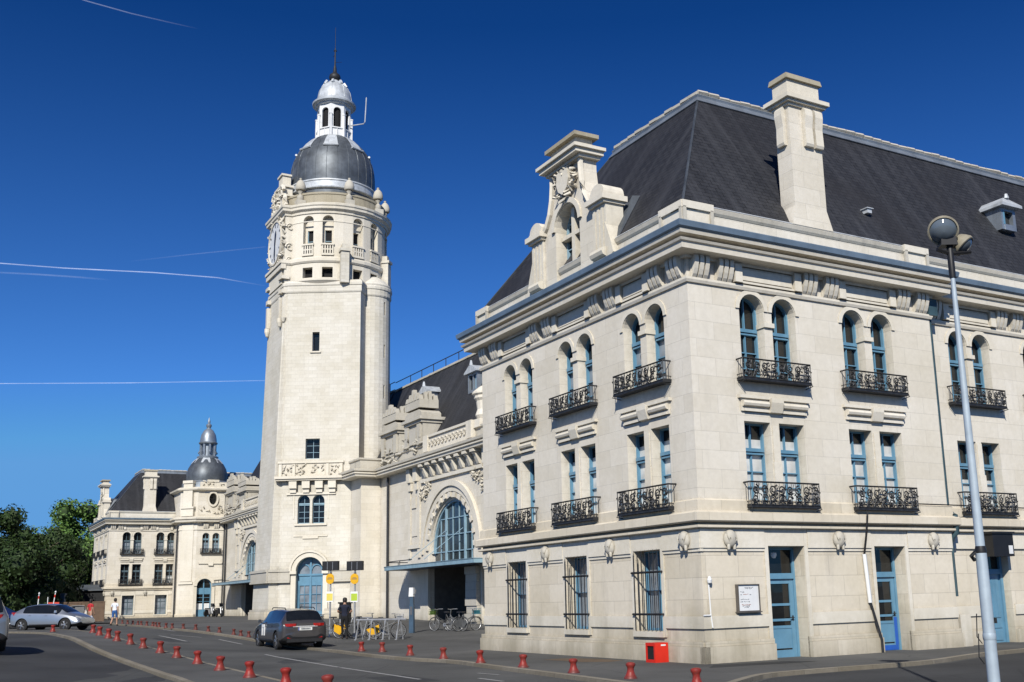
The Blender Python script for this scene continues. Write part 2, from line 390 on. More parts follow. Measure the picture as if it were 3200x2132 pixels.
# ------------------------------------------------------------------ the station (building frame: x = depth S, y = along the front F, z up)
ANG = .5314472; CX, CY = 3.3223, 25.809
def W2(x, y, z=0.0): c, s = math.cos(ANG), math.sin(ANG); return Vector((CX+x*c-y*s, CY+x*s+y*c, z))
def building(name, label, cat, org, group=None):
    global ORG
    ORG = Vector(org); return thing(name, label, cat, W2(*org), ANG, group)
FRONT = -math.pi/2
PITCH = .625                                     # horizontal run per metre of mansard height
def pavilion(name, label, oy, oz, side_len, right):
    root = building(name, label, 'station building', (0, oy, oz))
    f = Fr(0, oy, FRONT); s = Fr(0, oy, 0); L = 11.7
    def Z(z): return z+oz-.12*max(0.0, min(1.0, (z-9.5)/.7))
    base = -.6
    fb = [2.0, 5.52, 9.08]; gb = [2.22, 5.75, 9.33]   # bay centres on the front: upper floors, ground floor
    sb = [2.6, 6.24] if right else [2.32, 5.72]; gs = [2.2, 5.5]; cx0 = 3.84 if right else 3.32
    # --- walls with real openings
    w = MB(); low = MB()
    fh = []; fl = []
    for u in gb: fl.append(opening(-u, 1.18, Z(.8), Z(2.82)))
    for u in fb:
        for k in (-1, 1):
            fh.append(opening(-u+k*.56, .80, Z(3.95), Z(5.94))); fh.append(opening(-u+k*.54, .80, Z(7.0), Z(9.2), True))
    sh = []; sl = []
    for v in sb:
        for k in (-1, 1):
            sh.append(opening(v+k*.58, .86, Z(3.95), Z(5.97))); sh.append(opening(v+k*.55, .82, Z(7.0), Z(9.33), True))
    doors = [(2.69, 1.2), (6.37, 1.16)]
    if right: sl = [opening(c, ww, Z(.06), Z(2.82)) for c, ww in doors]
    else: sl = [opening(c, 1.18, Z(.72), Z(2.72)) for c in gs]
    wall(low, f, rect(-L, 0, Z(base), Z(3.4)), fl, .5); wall(low, s, rect(0, side_len, Z(base), Z(3.4)), sl, .5)
    wall(w, f, rect(-L, 0, Z(3.4), Z(11.6)), fh, .42); wall(w, s, rect(0, side_len, Z(3.4), Z(11.6)), sh, .42)
    s2 = Fr(0, oy+.35, 0); X2 = 30.0
    ext = [] ; exl = []
    if right:
        for v in (10.92, 14.4, 17.85, 21.3):
            for k in (-1, 1):
                ext.append(opening(v+k*.53, .82, Z(3.95), Z(5.95))); ext.append(opening(v+k*.53, .80, Z(7.0), Z(9.3), True))
        exl = [opening(11.2, 1.0, Z(.06), Z(2.95)), opening(14.4, 1.18, Z(.8), Z(2.82)), opening(17.85, 1.18, Z(.8), Z(2.82))]
        wall(low, s2, rect(side_len, X2, Z(base), Z(3.4)), exl, .5); wall(w, s2, rect(side_len, X2, Z(3.4), Z(11.6)), ext, .42)
        w.add([(side_len, oy, Z(3.4)), (side_len, oy+.35, Z(3.4)), (side_len, oy+.35, Z(11.6)), (side_len, oy, Z(11.6))], [(0, 1, 2, 3)])
        low.add([(side_len, oy, Z(base)), (side_len, oy+.35, Z(base)), (side_len, oy+.35, Z(3.4)), (side_len, oy, Z(3.4))], [(0, 1, 2, 3)])
    BX = X2 if right else 16.0
    for mb, z0, z1 in ((low, base, 3.4), (w, 3.4, 11.6)):      # left end and back
        mb.add([(0, oy+L, Z(z0)), (BX, oy+L, Z(z0)), (BX, oy+L, Z(z1)), (0, oy+L, Z(z1))], [(0, 1, 2, 3)])
        mb.add([(BX, oy, Z(z0)), (BX, oy+L, Z(z0)), (BX, oy+L, Z(z1)), (BX, oy, Z(z1))], [(0, 1, 2, 3)])
    w.build('upper_wall', M['ashlar'], root); low.build('ground_floor_wall', M['ashlar_low'], root)
    path = [(BX, oy+L), (0, oy+L), (0, oy)]+([(side_len, oy), (side_len, oy+.35), (X2, oy+.35)] if right else [(side_len, oy)])
    def band(name, prof, mat, pth=path):
        b = MB(); b.sweep(pth, [(d, Z(z)) for d, z in prof]); return b.build(name, M[mat], root)
    # plinth pieces between the door openings, ledges and raised band between all ground-floor openings
    pl = MB(); led = MB(); bnd = MB()
    fop = [(-L, None)]; 
    def runs(edges, a, b_):
        e = sorted(edges); out = []; t = a
        for x0, x1 in e: out.append((t, x0)); t = x1
        out.append((t, b_)); return [(p, q) for p, q in out if q-p > .05]
    fw = [(-u-.72, -u+.72) for u in gb]
    dw = [(c-ww/2-.12, c+ww/2+.12) for c, ww in doors] if right else [(c-.72, c+.72) for c in gs]
    dd = [(c-ww/2, c+ww/2) for c, ww in doors] if right else []
    for fr, rr, pr in ((f, runs(fw, -L-.0, .04), [(-L-.12, .12)]), (s, runs(dw, -.04, side_len), runs(dd, -.12, side_len))):
        for a, b_ in rr:
            led.mark(); bnd.mark(); fr.box(led, a, b_, Z(.88), Z(1.17), -.05, .045); fr.box(bnd, a, b_, Z(2.78), Z(3.24), -.05, .06); fr.box(bnd, a, b_, Z(2.70), Z(2.78), -.05, .03)
        for a, b_ in pr:
            pl.mark(); fr.box(pl, a, b_, Z(base), Z(.46), -.05, .12); fr.box(pl, a, b_, Z(.463), Z(.58), -.05, .07)
    if right:
        for a, b_ in ((side_len+.05, 10.62), (11.77, 13.7), (15.1, 17.15), (18.6, X2)):
            led.mark(); bnd.mark(); s2.box(led, a, b_, Z(.88), Z(1.17), -.05, .045); s2.box(bnd, a, b_, Z(2.78), Z(3.24), -.05, .06)
        for a, b_ in ((side_len+.05, 10.68), (11.72, X2)): pl.mark(); s2.box(pl, a, b_, Z(base), Z(.46), -.05, .10)
    pl.build('plinth', M['ashlar_low'], root); led.build('ledge', M['trim'], root); bnd.build('ground_floor_band', M['trim'], root)
    sur = MB()
    for u in gb:
        fr = f; t = -u; sur.mark()
        for a, b_ in ((t-.72, t-.60), (t+.60, t+.72)): fr.box(sur, a, b_, Z(.66), Z(3.27), -.05, .038)
        fr.box(sur, t-.60, t+.60, Z(2.83), Z(3.27), -.05, .035); fr.box(sur, t-.66, t+.66, Z(.66), Z(.795), -.4, .10)
    for c, ww in (doors if right else [(c, 1.18) for c in gs]):
        z0 = .58 if right else .6; sur.mark()
        for a, b_ in ((c-ww/2-.12, c-ww/2-.005), (c+ww/2+.005, c+ww/2+.12)): s.box(sur, a, b_, Z(z0), Z(3.27), -.05, .038)
        s.box(sur, c-ww/2, c+ww/2, Z(2.83 if right else 2.73), Z(3.27), -.05, .035)
        if not right: s.box(sur, c-.66, c+.66, Z(.58), Z(.715), -.4, .10)
    sur.build('window_surround', M['trim'], root)
    band('string_course', [(-.05, 3.25), (.13, 3.25), (.16, 3.27), (.16, 3.325), (.03, 3.33), (.03, 3.395), (.20, 3.40), (.24, 3.43), (.24, 3.62), (.16, 3.66), (.10, 3.68), (.10, 3.93), (.04, 3.97), (-.05, 3.97)], 'ashlar_low')
    band('frieze_moulding', [(-.05, 9.43), (.05, 9.43), (.08, 9.50), (.08, 9.57), (-.05, 9.60)], 'trim')
    band('cornice', [(-.05, 10.17), (.10, 10.17), (.12, 10.24), (.46, 10.27), (.48, 10.42), (.53, 10.44), (.56, 10.50), (.30, 10.51), (.30, 10.60), (.57, 10.62), (.60, 10.72), (.40, 10.80), (-.05, 10.82)], 'trim')
    band('gutter', [(.40, 10.805), (.615, 10.725), (.66, 10.76), (.69, 10.89), (.66, 10.92), (.45, 10.90), (.1, 10.95), (.05, 10.955)], 'gutter')
    band('parapet', [(-.05, 10.9), (.045, 10.96), (.045, 11.46), (-.05, 11.5)], 'ashlar')
    band('parapet_coping', [(-.35, 11.44), (.06, 11.44), (.10, 11.50), (.12, 11.60), (.06, 11.64), (-.35, 11.65)], 'trim_grey')
    ped = MB(); vrs = MB()
    for a, b_, fr in ((-.82, .10, f), (-.10, .82, s), (-L-.1, -L+.7, f), (side_len-.9, side_len+.02, s)):
        ped.mark(); fr.box(ped, a, b_, Z(10.92), Z(11.50), -.04, .11); fr.box(ped, a-.04, b_+.04, Z(11.48), Z(11.68), -.36, .17)
        for t in (a+.02, b_-.02): vrs.mark(); fr.box(vrs, t-.05, t+.05, Z(10.93), Z(11.52), .1, .17)
    ped.build('corner_pedestal', M['trim'], root); vrs.build('pedestal_scroll', M['trim_grey'], root)
    # modillions, frieze panels, bosses, lintels
    def el(name, key, fn, mat, fr, t, z, d=0.0, sm=None): return put(name, key, fn, M[mat], root, fr.P(t, Z(z), d)-ORG, fr.a, sm)
    ft = [-.36, -1.2, -3.36, -4.15, -6.9, -7.7, -10.5, -11.3]; st = [.36, 1.15, 4.06, 4.84, 7.66, 8.44] if right else [.36, 1.1, 3.6, 4.35]
    for t in ft: el('modillion', (1,), modillion_fn, 'trim', f, t, 9.56)
    for t in st:
        if t < side_len: el('modillion', (1,), modillion_fn, 'trim', s, t, 9.56)
    if right:
        for t in (9.4, 12.4, 13.15, 15.9, 16.6): el('modillion', (1,), modillion_fn, 'trim', s2, t, 9.56)
    def panel_fn(w_):
        def fn(b):
            b.box(-w_/2, w_/2, -.05, .02, 0, .42); b.box(-w_/2+.25, w_/2-.25, -.085, -.05, .07, .36); b.box(-w_/2-.04, -w_/2+.2, -.16, 0, -.02, .46); b.box(w_/2-.2, w_/2+.04, -.16, 0, -.02, .46); b.box(-w_/2+.2, w_/2-.2, -.1, 0, -.02, .035)
        return fn
    for a, b_ in ((-3.06, -1.5), (-6.6, -4.45), (-10.2, -8.0)): el('frieze_panel', (round(b_-a, 2),), panel_fn(b_-a-.1), 'trim', f, (a+b_)/2, 9.64)
    for a, b_ in ((1.45, 3.76), (5.14, 7.36)) if right else ((1.4, 3.3), (4.65, 6.4)): el('frieze_panel', (round(b_-a, 2),), panel_fn(b_-a-.1), 'trim', s, (a+b_)/2, 9.64)
    if right: el('frieze_panel', (2.3,), panel_fn(2.3), 'trim', s2, 10.95, 9.64)
    for u in (.5, 3.85, 7.4, 11.1): el('carved_boss', (1,), boss_fn, 'trim_grey', f, -u, 3.0, .04, 50)
    for v in (.85, 4.47, 8.05) if right else (.6, 3.85): el('carved_boss', (1,), boss_fn, 'trim_grey', s, v, 3.0, .04, 50)
    for u in fb: el('lintel_ornament', (2.15,), lintel_fn(2.15), 'trim', f, -u, 6.2)
    for v in sb: el('lintel_ornament', (2.25,), lintel_fn(2.25), 'trim', s, v, 6.22)
    mul = MB()
    for fr, cs in ((f, [-u for u in fb]), (s, sb))+(((s2, [10.92, 14.4]),) if right else ()):
        for t in cs:
            mul.mark(); fr.box(mul, t-.13, t+.13, Z(3.98), Z(4.95), -.3, .05); fr.box(mul, t-.10, t+.10, Z(4.95), Z(5.9), -.3, .03); mul.mark()
            fr.box(mul, t-.17, t+.17, Z(8.50), Z(8.62), -.38, .06)
    mul.build('mullion', M['trim'], root)
    arcs = MB()                                   # raised arch mouldings round the top-floor windows
    for fr, cs, off, top in ((f, [-u for u in fb], .54, 9.2), (s, sb, .55, 9.33))+(((s2, [10.92, 14.4], .53, 9.3),) if right else ()):
        for t in cs:
            for k in (-1, 1):
                arcs.mark(); tc = t+k*off; zs = top-.405; n = 12; q = []
                for d in (-.02, .035):
                    for r in (.42, .54):
                        for i in range(n+1): q.append(fr.P(tc+r*math.cos(math.pi*i/n), Z(zs+r*math.sin(math.pi*i/n)), d))
                m = n+1; fs = []
                for i in range(n): fs += [(2*m+i, 2*m+i+1, 3*m+i+1, 3*m+i), (m+i, m+i+1, 3*m+i+1, 3*m+i), (i, i+1, 2*m+i+1, 2*m+i)]
                arcs.add(q, fs)
    arcs.build('arch_moulding', M['trim'], root)
    # windows, balconies, doors
    rng = random.Random(int(oy)+5)
    matw = 'blue' if right else 'grey_frame'
    def pairs(fr, cs, o1, w1, zt1, o2, w2, zt2, sp):
        for t in cs:
            for k in (-1, 1):
                window(root, fr, t+k*o1, w1, Z(3.95), Z(zt1), False, 1.32, sp[0]() if callable(sp[0]) else sp[0], .34, matw, 2)
                window(root, fr, t+k*o2, w2, Z(7.0), Z(zt2), True, 1.42, sp[1]() if callable(sp[1]) else sp[1], .34, matw, 2, g2='glass_grey')
            balcony(root, fr, t, 2.3, Z(3.80), .62); balcony(root, fr, t, 2.3, Z(7.03), .54)
    pairs(f, [-u for u in fb], .56, .80, 5.94, .54, .80, 9.2, (lambda: rng.choice((.62, .8, .84)), lambda: rng.choice((.5, .6, .62))))
    pairs(s, sb, .58, .86, 5.97, .55, .82, 9.33, (lambda: rng.choice((.80, .84) if right else (.0, .75, .4)), lambda: rng.choice((0, 0, 0, .4)) if right else .6))
    if right: pairs(s2, (10.92, 14.4, 17.85, 21.3), .53, .82, 5.95, .53, .80, 9.3, (.45, 0))
    for u in gb:
        t = -u
        wn = window(root, f, t, 1.18, Z(.8), Z(2.82), False, None, .97, .36, 'blue', 1, g='glass', g2='glass_grey')
        put('window_grille', (1.18,), grille_fn(1.18, 2.02), M['iron'], root, f.P(t, Z(.8), -.04)-ORG, f.a)
    if not right:
        for c in gs: window(root, s, c, 1.18, Z(.72), Z(2.72), False, None, 0, .36, 'grey_frame', 2, g='glass_grey')
    else:
        for (c, ww), dark in zip(doors, (0, 1)):
            fr_ = MB(); pn = MB(); lf = MB(); d = -.42; hw = ww/2
            s.box(fr_, c-hw, c-hw+.07, Z(.06), Z(2.82), d-.06, d+.05); s.box(fr_, c+hw-.07, c+hw, Z(.06), Z(2.82), d-.06, d+.05)
            s.box(fr_, c-hw+.07, c+hw-.07, Z(2.02), Z(2.16), d-.06, d+.08); s.box(fr_, c-hw+.07, c+hw-.07, Z(2.75), Z(2.82), d-.06, d+.05); s.box(fr_, c-hw, c+hw, Z(.0), Z(.075), d-.2, d+.25)
            fo = fr_.build('door_frame', M['blue'], root, label=None)
            x0, x1 = c-hw+.075, c+hw-.075
            s.box(lf, x0, x0+.13, Z(.08), Z(2.01), d-.03, d+.03); s.box(lf, x1-.13, x1, Z(.08), Z(2.01), d-.03, d+.03)
            for za, zb in ((.08, .26), (.30, .80), (.97, 1.03), (1.35, 1.41), (1.9, 2.01), (.79, .86)): s.box(lf, x0+.13, x1-.13, Z(za), Z(zb), d-.026, d+(.026 if zb-za < .3 else .012))
            s.box(pn, x0+.12, x1-.12, Z(.26), Z(1.95), d-.016, d-.002); s.box(pn, x0, x1, Z(2.16), Z(2.76), d-.016, d-.002)
            do = lf.build('door', M['blue'], root, label='sky blue door with three glass panes'); pn.build('pane', M['glass'], do)
            hb = MB(); s.box(hb, x1-.10, x1-.06, Z(.98), Z(1.10), d+.03, d+.05); hb.tube([s.P(x1-.08, Z(1.05), d+.09), s.P(x1-.2, Z(1.05), d+.09)], .014, 6); hb.build('handle', M['iron'], do)
            if dark:
                kb = MB(); s.box(kb, x0+.02, x1-.02, Z(.09), Z(.22), d+.03, d+.036); s.box(kb, x1-.12, x1-.01, Z(.22), Z(.95), d+.03, d+.036); kb.mark(); s.box(kb, x0+.13, x0+.36, Z(.66), Z(.86), d+.03, d+.036)
                kb.build('kick_plate', M['blue_deep'], do)
        b = MB(); b.lathe([(.001, -.09), (.07, -.07), (.1, 0), (.1, .05)], 12, (c, 0), 0); 
        lamp = MB(); q = s.P(2.66, Z(2.62), -.5); lamp.lathe([(.02, .09), (.12, .06), (.13, 0), (.10, -.07), (.001, -.11)], 14, (q.x, q.y)); lamp.v = [(x, y, z+q.z) for x, y, z in lamp.v]
        lamp.build('porch_lamp', M['white'], root, 50)
        for c in (14.4, 17.85): window(root, s2, c, 1.18, Z(.8), Z(2.82), False, None, .97, .36, 'blue', 2, g2='glass_grey')
        # third door with the box above it
        fr_ = MB(); d = -.3
        s2.box(fr_, 10.70, 10.80, Z(.0), Z(2.95), d-.05, d+.06); s2.box(fr_, 11.60, 11.70, Z(.0), Z(2.95), d-.05, d+.06); s2.box(fr_, 10.80, 11.60, Z(2.05), Z(2.2), d-.05, d+.06); s2.box(fr_, 10.80, 11.60, Z(2.87), Z(2.95), d-.05, d+.06)
        s2.box(fr_, 10.80, 11.60, Z(.0), Z(2.05), d-.05, d)
        for za, zb in ((.15, .42), (.5, .72), (.8, 1.95)): s2.box(fr_, 10.90, 11.50, Z(za), Z(zb), d, d+.02)
        for k in range(4): s2.box(fr_, 10.92+k*.15, 10.93+k*.15, Z(.82), Z(1.93), d+.02, d+.03)
        do = fr_.build('door', M['blue'], root, label='plain blue panelled door beside the lamp post'); pn = MB(); s2.box(pn, 10.80, 11.60, Z(2.2), Z(2.87), d-.03, d-.01); pn.build('pane', M['glass'], do)
        ac = MB(); s2.box(ac, 10.57, 11.47, Z(2.55), Z(3.22), .02, .42); s2.box(ac, 10.52, 11.52, Z(3.2), Z(3.26), .0, .46)
        a_ = ac.build('air_conditioner', M['black'], root); lb = MB(); s2.box(lb, 11.24, 11.42, Z(2.62), Z(2.86), .42, .425); lb.build('sticker', M['white'], a_)
        dp = MB(); dp.tube([(side_len+.09, oy+.1, Z(9.6)), (side_len+.09, oy+.1, Z(4.0)), (side_len+.12, oy+.02, Z(3.85)), (side_len+.14, oy-.12, Z(3.7)), (side_len+.14, oy-.12, Z(3.2)), (side_len+.1, oy+.0, Z(3.1)), (side_len+.1, oy+.05, Z(3.0))], .08, 8)
        dp.mark(); dp.tube([(side_len+.1, oy+.05, Z(3.0)), (side_len+.1, oy+.05, Z(1.45))], .045, 8); dp.mark()
        dp.box(side_len-.08, side_len+.28, oy-.1, oy+.3, Z(9.55), Z(10.15)); dp.build('drainpipe', M['drain'], root, 50)
        cb = MB(); cb.tube([s.P(5.35, Z(3.98), .03), s.P(5.5, Z(3.99), .13), s.P(9.1, Z(3.98), .13), s2.P(12, Z(4.0), .13), s2.P(14, Z(3.99), .13)], .018, 5)
        cb.tube([s.P(5.6, Z(3.99), .13), s.P(5.45, Z(3.9), .24), s.P(5.38, Z(3.6), .27), s.P(5.36, Z(3.2), .22), s.P(5.38, Z(2.6), .05)], .028, 6); cb.build('black_cable', M['black'], root)
        wp = MB(); wp.tube([s.P(5.38, Z(2.62), .05), s.P(5.46, Z(1.36), .05)], .055, 8); wp.build('white_downpipe', M['white'], root, 50)
        kp = MB(); kp.tube([s.P(5.46, Z(1.36), .06), s.P(5.62, Z(.7), .11), s.P(5.66, Z(.4), .16), s.P(5.66, Z(.0), .16)], .035, 6); kp.build('rusted_pipe', M['iron'], root)
        cl = MB(); cl.tube([s.P(.16, Z(2.0), .03), s.P(.17, Z(1.2), .05), s.P(.2, Z(.9), .06)], .018, 5); cl.lathe([(.001, 1.93), (.05, 1.95), (.06, 2.02), (.03, 2.1), (.001, 2.11)], 10, (.16, oy-.08)); cl.tube([s.P(-.05, Z(1.19), .06), s.P(.16, Z(1.19), .06)], .02, 5); cl.build('wall_conduit', M['white'], root)
        um = MB(); s.box(um, 8.95, 9.38, Z(0), Z(.95), -.3, .0); s.box(um, 9.03, 9.33, Z(.0), Z(.5), .0, .01); um.build('meter_box', M['trim'], root)
    # mansard roof with flat top, ridge flashing
    k = 3.5; z0, z1 = Z(11.6), Z(16.92 if right else 16.4); X = BX
    rf = MB(); e = -.02
    A, B, C_, D = (e, oy+e, z0), (e, oy+L-e, z0), (X, oy+L-e, z0), (X, oy+e, z0)
    a, b_, c, d = (k, oy+k, z1), (k, oy+L-k, z1), (X, oy+L-k, z1), (X, oy+k, z1)
    if right:
        E1, E2, D, n1 = (side_len, oy+e, z0), (side_len, oy+.34, z0), (X, oy+.34, z0), (side_len, oy+k, z1)
        rf.add([A, B, C_, D, a, b_, c, d, E1, E2, n1], [(0, 1, 5, 4), (1, 2, 6, 5), (0, 8, 10, 4), (8, 9, 10), (9, 3, 7, 10), (2, 3, 7, 6), (4, 5, 6, 7)])
    else: rf.add([A, B, C_, D, a, b_, c, d], [(0, 1, 5, 4), (1, 2, 6, 5), (3, 0, 4, 7), (2, 3, 7, 6), (4, 5, 6, 7)])
    ro = rf.build('roof', M['slate'], root)
    rc = MB(); pth = [(X, oy+L-k), (k, oy+L-k), (k, oy+k), (X, oy+k)]
    rc.sweep(pth, [(.155, z1-.22), (.185, z1-.20), (.06, z1-.01), (.08, z1+.05)]); rc.build('ridge_flashing', M['zinc'], ro); rc = MB()
    rc.sweep(pth, [(.085, z1+.05), (.05, z1+.10), (.0, z1+.12), (-.02, z1+.15), (-.5, z1+.2)]); rc.build('ridge_capping', M['zinc'], ro)
    rt = MB(); rr = random.Random(2)
    def tiles(p, q):
        n = int((Vector(q)-Vector(p)).length/.42)
        for i in range(n):
            t0, t1 = i/n, (i+.93)/n; P0 = Vector(p).lerp(Vector(q), t0); P1 = Vector(p).lerp(Vector(q), t1); h = rr.uniform(.0, .05)
            rt.tube([(P0.x, P0.y, P0.z+h), (P1.x, P1.y, P1.z+h+.02)], .075, 5)
    tiles((k-.0, oy+k, z1+.13), (X, oy+k, z1+.13)); tiles((k, oy+k, z1+.13), (k, oy+L-k, z1+.13))
    rt.build('ridge_tiles', M['trim_grey'], ro)
    hp = MB()
    for p, q in ((A, a), (B, b_)): hp.mark(); hp.tube([Vector(p)+Vector((-.02, 0, .02)), Vector(q)], .035, 4)
    hp.build('hip_flashing', M['zinc_dark'], ro)
    gl = MB()
    for p, q in (((A, E1), (E2, D), (A, B)) if right else ((A, D), (A, B))):
        P, Q = Vector(p), Vector(q); gl.mark(); gl.tube([P+Vector((-.02, -.02, .05)), Q+Vector((-.02, -.02, .05))], .04, 4)
    gl.build('eave_flashing', M['zinc_light'], ro)
    # chimney on the side face
    ch = MB(); x0, x1 = cx0, cx0+1.17; y0 = oy-.04
    ch.box(x0, x1, y0, oy+.52, Z(11.9), Z(15.2))
    ch.add([(x0-.16, y0-.04, Z(11.66)), (x1+.16, y0-.04, Z(11.66)), (x1+.16, oy+.5, Z(11.66)), (x0-.16, oy+.5, Z(11.66)), (x0, y0, Z(12.25)), (x1, y0, Z(12.25)), (x1, oy+.5, Z(12.25)), (x0, oy+.5, Z(12.25))],
           [(0, 1, 5, 4), (1, 2, 6, 5), (2, 3, 7, 6), (3, 0, 4, 7), (4, 5, 6, 7)])
    co = ch.build('chimney', M['ashlar'], root)
    cc = MB(); ck = MB()
    def corb(cx, cy, dx, dy):                    # long rounded corbel on the chimney neck
        ck.mark(); pr = [(0, 14.05), (.10, 14.05), (.13, 14.12), (.11, 14.6), (.16, 14.95), (.15, 15.12), (.08, 15.2), (0, 15.2)]
        ck.prism(pr, (lambda a, z, d: (cx+d, cy-a, Z(z))) if dy else (lambda a, z, d: (cx+dx*a, cy+d, Z(z))), -.14, .14)
    for cx in (x0+.62, x1-.17): corb(cx, y0, 0, 1)
    for cy in (oy+.24,): corb(x0, cy, -1, 0); corb(x1, cy, 1, 0)
    ck.build('chimney_corbel', M['trim'], co)
    xm, ym = (x0+x1)/2, oy+.24
    def slab(hx, hy, za, zb, tp=0): cc.box(xm-hx, xm+hx, ym-hy, ym+hy, Z(za), Z(zb), 0, tp)
    slab(.64, .34, 15.2, 15.28); slab(.72, .42, 15.28, 15.36); slab(.80, .50, 15.36, 15.48); slab(.68, .38, 15.48, 15.54); slab(.60, .30, 15.54, 16.0); 
    cc.build('chimney_crown', M['trim'], co)
    cs = MB(); cs.box(xm-.68, xm+.68, ym-.38, ym+.38, Z(16.0), Z(16.16), 0, .03); cs.build('chimney_slab', M['moss'], co)
    if right:
        pt = MB(); pt.lathe([(.16, 15.2), (.17, 16.3), (.2, 16.35), (.2, 16.42)], 12, (7.5, 3.3)); pt.v = [(x, y, Z(z)+.4) for x, y, z in pt.v]; pt.build('chimney_pot', M['clay'], root, 40)
    # gable dormer on the front
    gable(root, f, oy, oz)
    if right:
        rd = MB(); roof_light(root, 15.0, oy, oz, zb=13.7, pitch=.648, sc_=.72, zbase=11.5)
        vt = MB(); zq = Z(12.85); yq = oy+(12.75-11.5)*.65; vt.box(7.40, 7.58, yq-.16, yq+.1, zq, zq+.13); vt.box(7.36, 7.62, yq-.2, yq+.1, zq+.13, zq+.155); vt.build('roof_vent', M['zinc_light'], root)
    return root
def gable(root, f, oy, oz):
    Z = lambda z: z+oz-.22
    c = -5.42; g = MB(); X = Fr(-.15, oy, FRONT)
    half = [(2.1, 11.1), (2.1, 12.95), (1.55, 13.0), (1.28, 13.2), (1.05, 13.55), (.92, 13.95), (.86, 14.4), (.86, 14.72)]
    out = [(c+a, Z(z)) for a, z in half]+[(c-a, Z(z)) for a, z in reversed(half)]
    hole = opening(c-.08, 1.40, Z(11.15), Z(13.58), True)
    wall(g, X, out, [hole], .5)
    n = len(out); dep = -.50                       # sides
    q = [X.P(t, z, 0) for t, z in out]+[X.P(t, z, dep) for t, z in out]
    g.add(q, [(i, (i+1) % n, n+(i+1) % n, n+i) for i in range(n-1)])
    go = g.build('dormer_gable', M['ashlar'], root)
    t = MB()
    for s_ in (-1, 1):                            # fluted piers, caps and rounded tops
        a, b = sorted((c+s_*1.46, c+s_*2.16))
        X.box(t, a, b, Z(11.1), Z(12.9), -.52, .08)
        for k in range(3): X.box(t, a+.08+k*.2, a+.17+k*.2, Z(11.5), Z(12.75), .08, .105)
        X.box(t, a-.06, b+.06, Z(12.86), Z(12.94), -.56, .18); X.box(t, a-.13, b+.13, Z(12.94), Z(13.10), -.60, .26); X.box(t, a-.03, b+.03, Z(13.10), Z(13.2), -.55, .16)
        m = (a+b)/2; w_ = (b-a)/2+.02
        t.prism([(m+w_*math.cos(math.pi*i/10), Z(13.2)+.30*math.sin(math.pi*i/10)) for i in range(11)], lambda p, z, d: X.P(p, z, d), -.55, .14)
        pts = [(c+s_*(2.12+.0), Z(12.3)), (c+s_*2.35, Z(11.75)), (c+s_*2.5, Z(11.3)), (c+s_*2.2, Z(11.15)), (c+s_*2.1, Z(11.2))]
        t.prism(pts if s_ < 0 else pts[::-1], lambda p, z, d: X.P(p, z, d), -.8, .1)
        t.tube([X.P(c+s_*1.5, Z(11.42), .12), X.P(c+s_*2.15, Z(11.42), .12)], .14, 8)
        for k in range(9):                        # curved volute moulding up the side
            aa, zz = half[2][0], half[2][1]
        vol = [X.P(c+s_*(half[i][0]-.02), Z(half[i][1]), .05) for i in range(2, 8)]; t.tube(vol, .09, 6)
    X.box(t, c-1.00, c+1.00, Z(14.70), Z(14.80), -.56, .18); X.box(t, c-1.10, c+1.10, Z(14.80), Z(14.93), -.62, .36); X.box(t, c-1.18, c+1.18, Z(14.93), Z(15.03), -.66, .44)
    X.box(t, c-.92, c+.92, Z(15.03), Z(15.14), -.58, .24); X.box(t, c-.74, c+.74, Z(15.14), Z(15.42), -.46, .12)
    # mullion cross of the big window, sill mouldings
    e = c-.08; X.box(t, e-.09, e+.09, Z(11.15), Z(13.5), -.40, -.2); X.box(t, e-.69, e-.09, Z(12.62), Z(12.74), -.40, -.2); X.box(t, e+.09, e+.69, Z(12.62), Z(12.74), -.40, -.2)
    n = 14; q = []
    for d in (-.02, .07):
        for r in (.70, .86):
            q += [X.P(c-.08+r*math.cos(math.pi*i/n), Z(12.90)+r*math.sin(math.pi*i/n), d) for i in range(n+1)]
    m = n+1; fs = []
    for i in range(n): fs += [(2*m+i, 2*m+i+1, 3*m+i+1, 3*m+i), (m+i, m+i+1, 3*m+i+1, 3*m+i), (i, i+1, 2*m+i+1, 2*m+i)]
    t.add(q, fs)
    t.build('gable_moulding', M['trim'], go)
    sl = MB(); X.box(sl, c-.90, c+.90, Z(15.42), Z(15.54), -.60, .26); sl.build('gable_slab', M['moss'], go)
    cv = MB(); rr = random.Random(4)              # carved shield with scrolls and leaves
    sh = [(-.3, 14.58), (.3, 14.58), (.36, 14.25), (.25, 13.98), (0, 13.82), (-.25, 13.98), (-.36, 14.25)]
    cv.prism([(c+a, Z(z)) for a, z in sh], lambda p, z, d: X.P(p, z, d), .0, .2)
    for k in range(26):
        a = rr.uniform(0, 6.28); r0 = rr.uniform(.40, .62); x = c+r0*math.cos(a)*1.1; z = 14.2+r0*math.sin(a)*.85
        p0 = X.P(x, Z(z), .06); cv.tube([p0, X.P(x+rr.uniform(-.14, .14), Z(z+rr.uniform(-.12, .12)), .2), X.P(x+rr.uniform(-.2, .2), Z(z+rr.uniform(-.16, .16)), .05)], .06, 5, r1=.03)
    cv.build('carved_shield', M['trim'], go)
    window(go, X, c-.08, 1.38, Z(11.15), Z(13.57), True, None, 0, .44, 'blue_pale', 5, False)
    rf = MB()                                    # little roof running back into the mansard
    zr = [(1.0, 13.2), (.88, 14.6), (-.88, 14.6), (-1.0, 13.2)]
    rf.prism([(c+a, Z(z)) for a, z in [(-2.05, 11.7), (2.05, 11.7), (2.05, 12.95), (1.5, 13.3), (.8, 13.5), (-.8, 13.5), (-1.5, 13.3), (-2.05, 12.95)]], lambda p, z, d: X.P(p, z, d), -.50, -1.8)
    rf.build('dormer_roof', M['zinc_dark'], go)
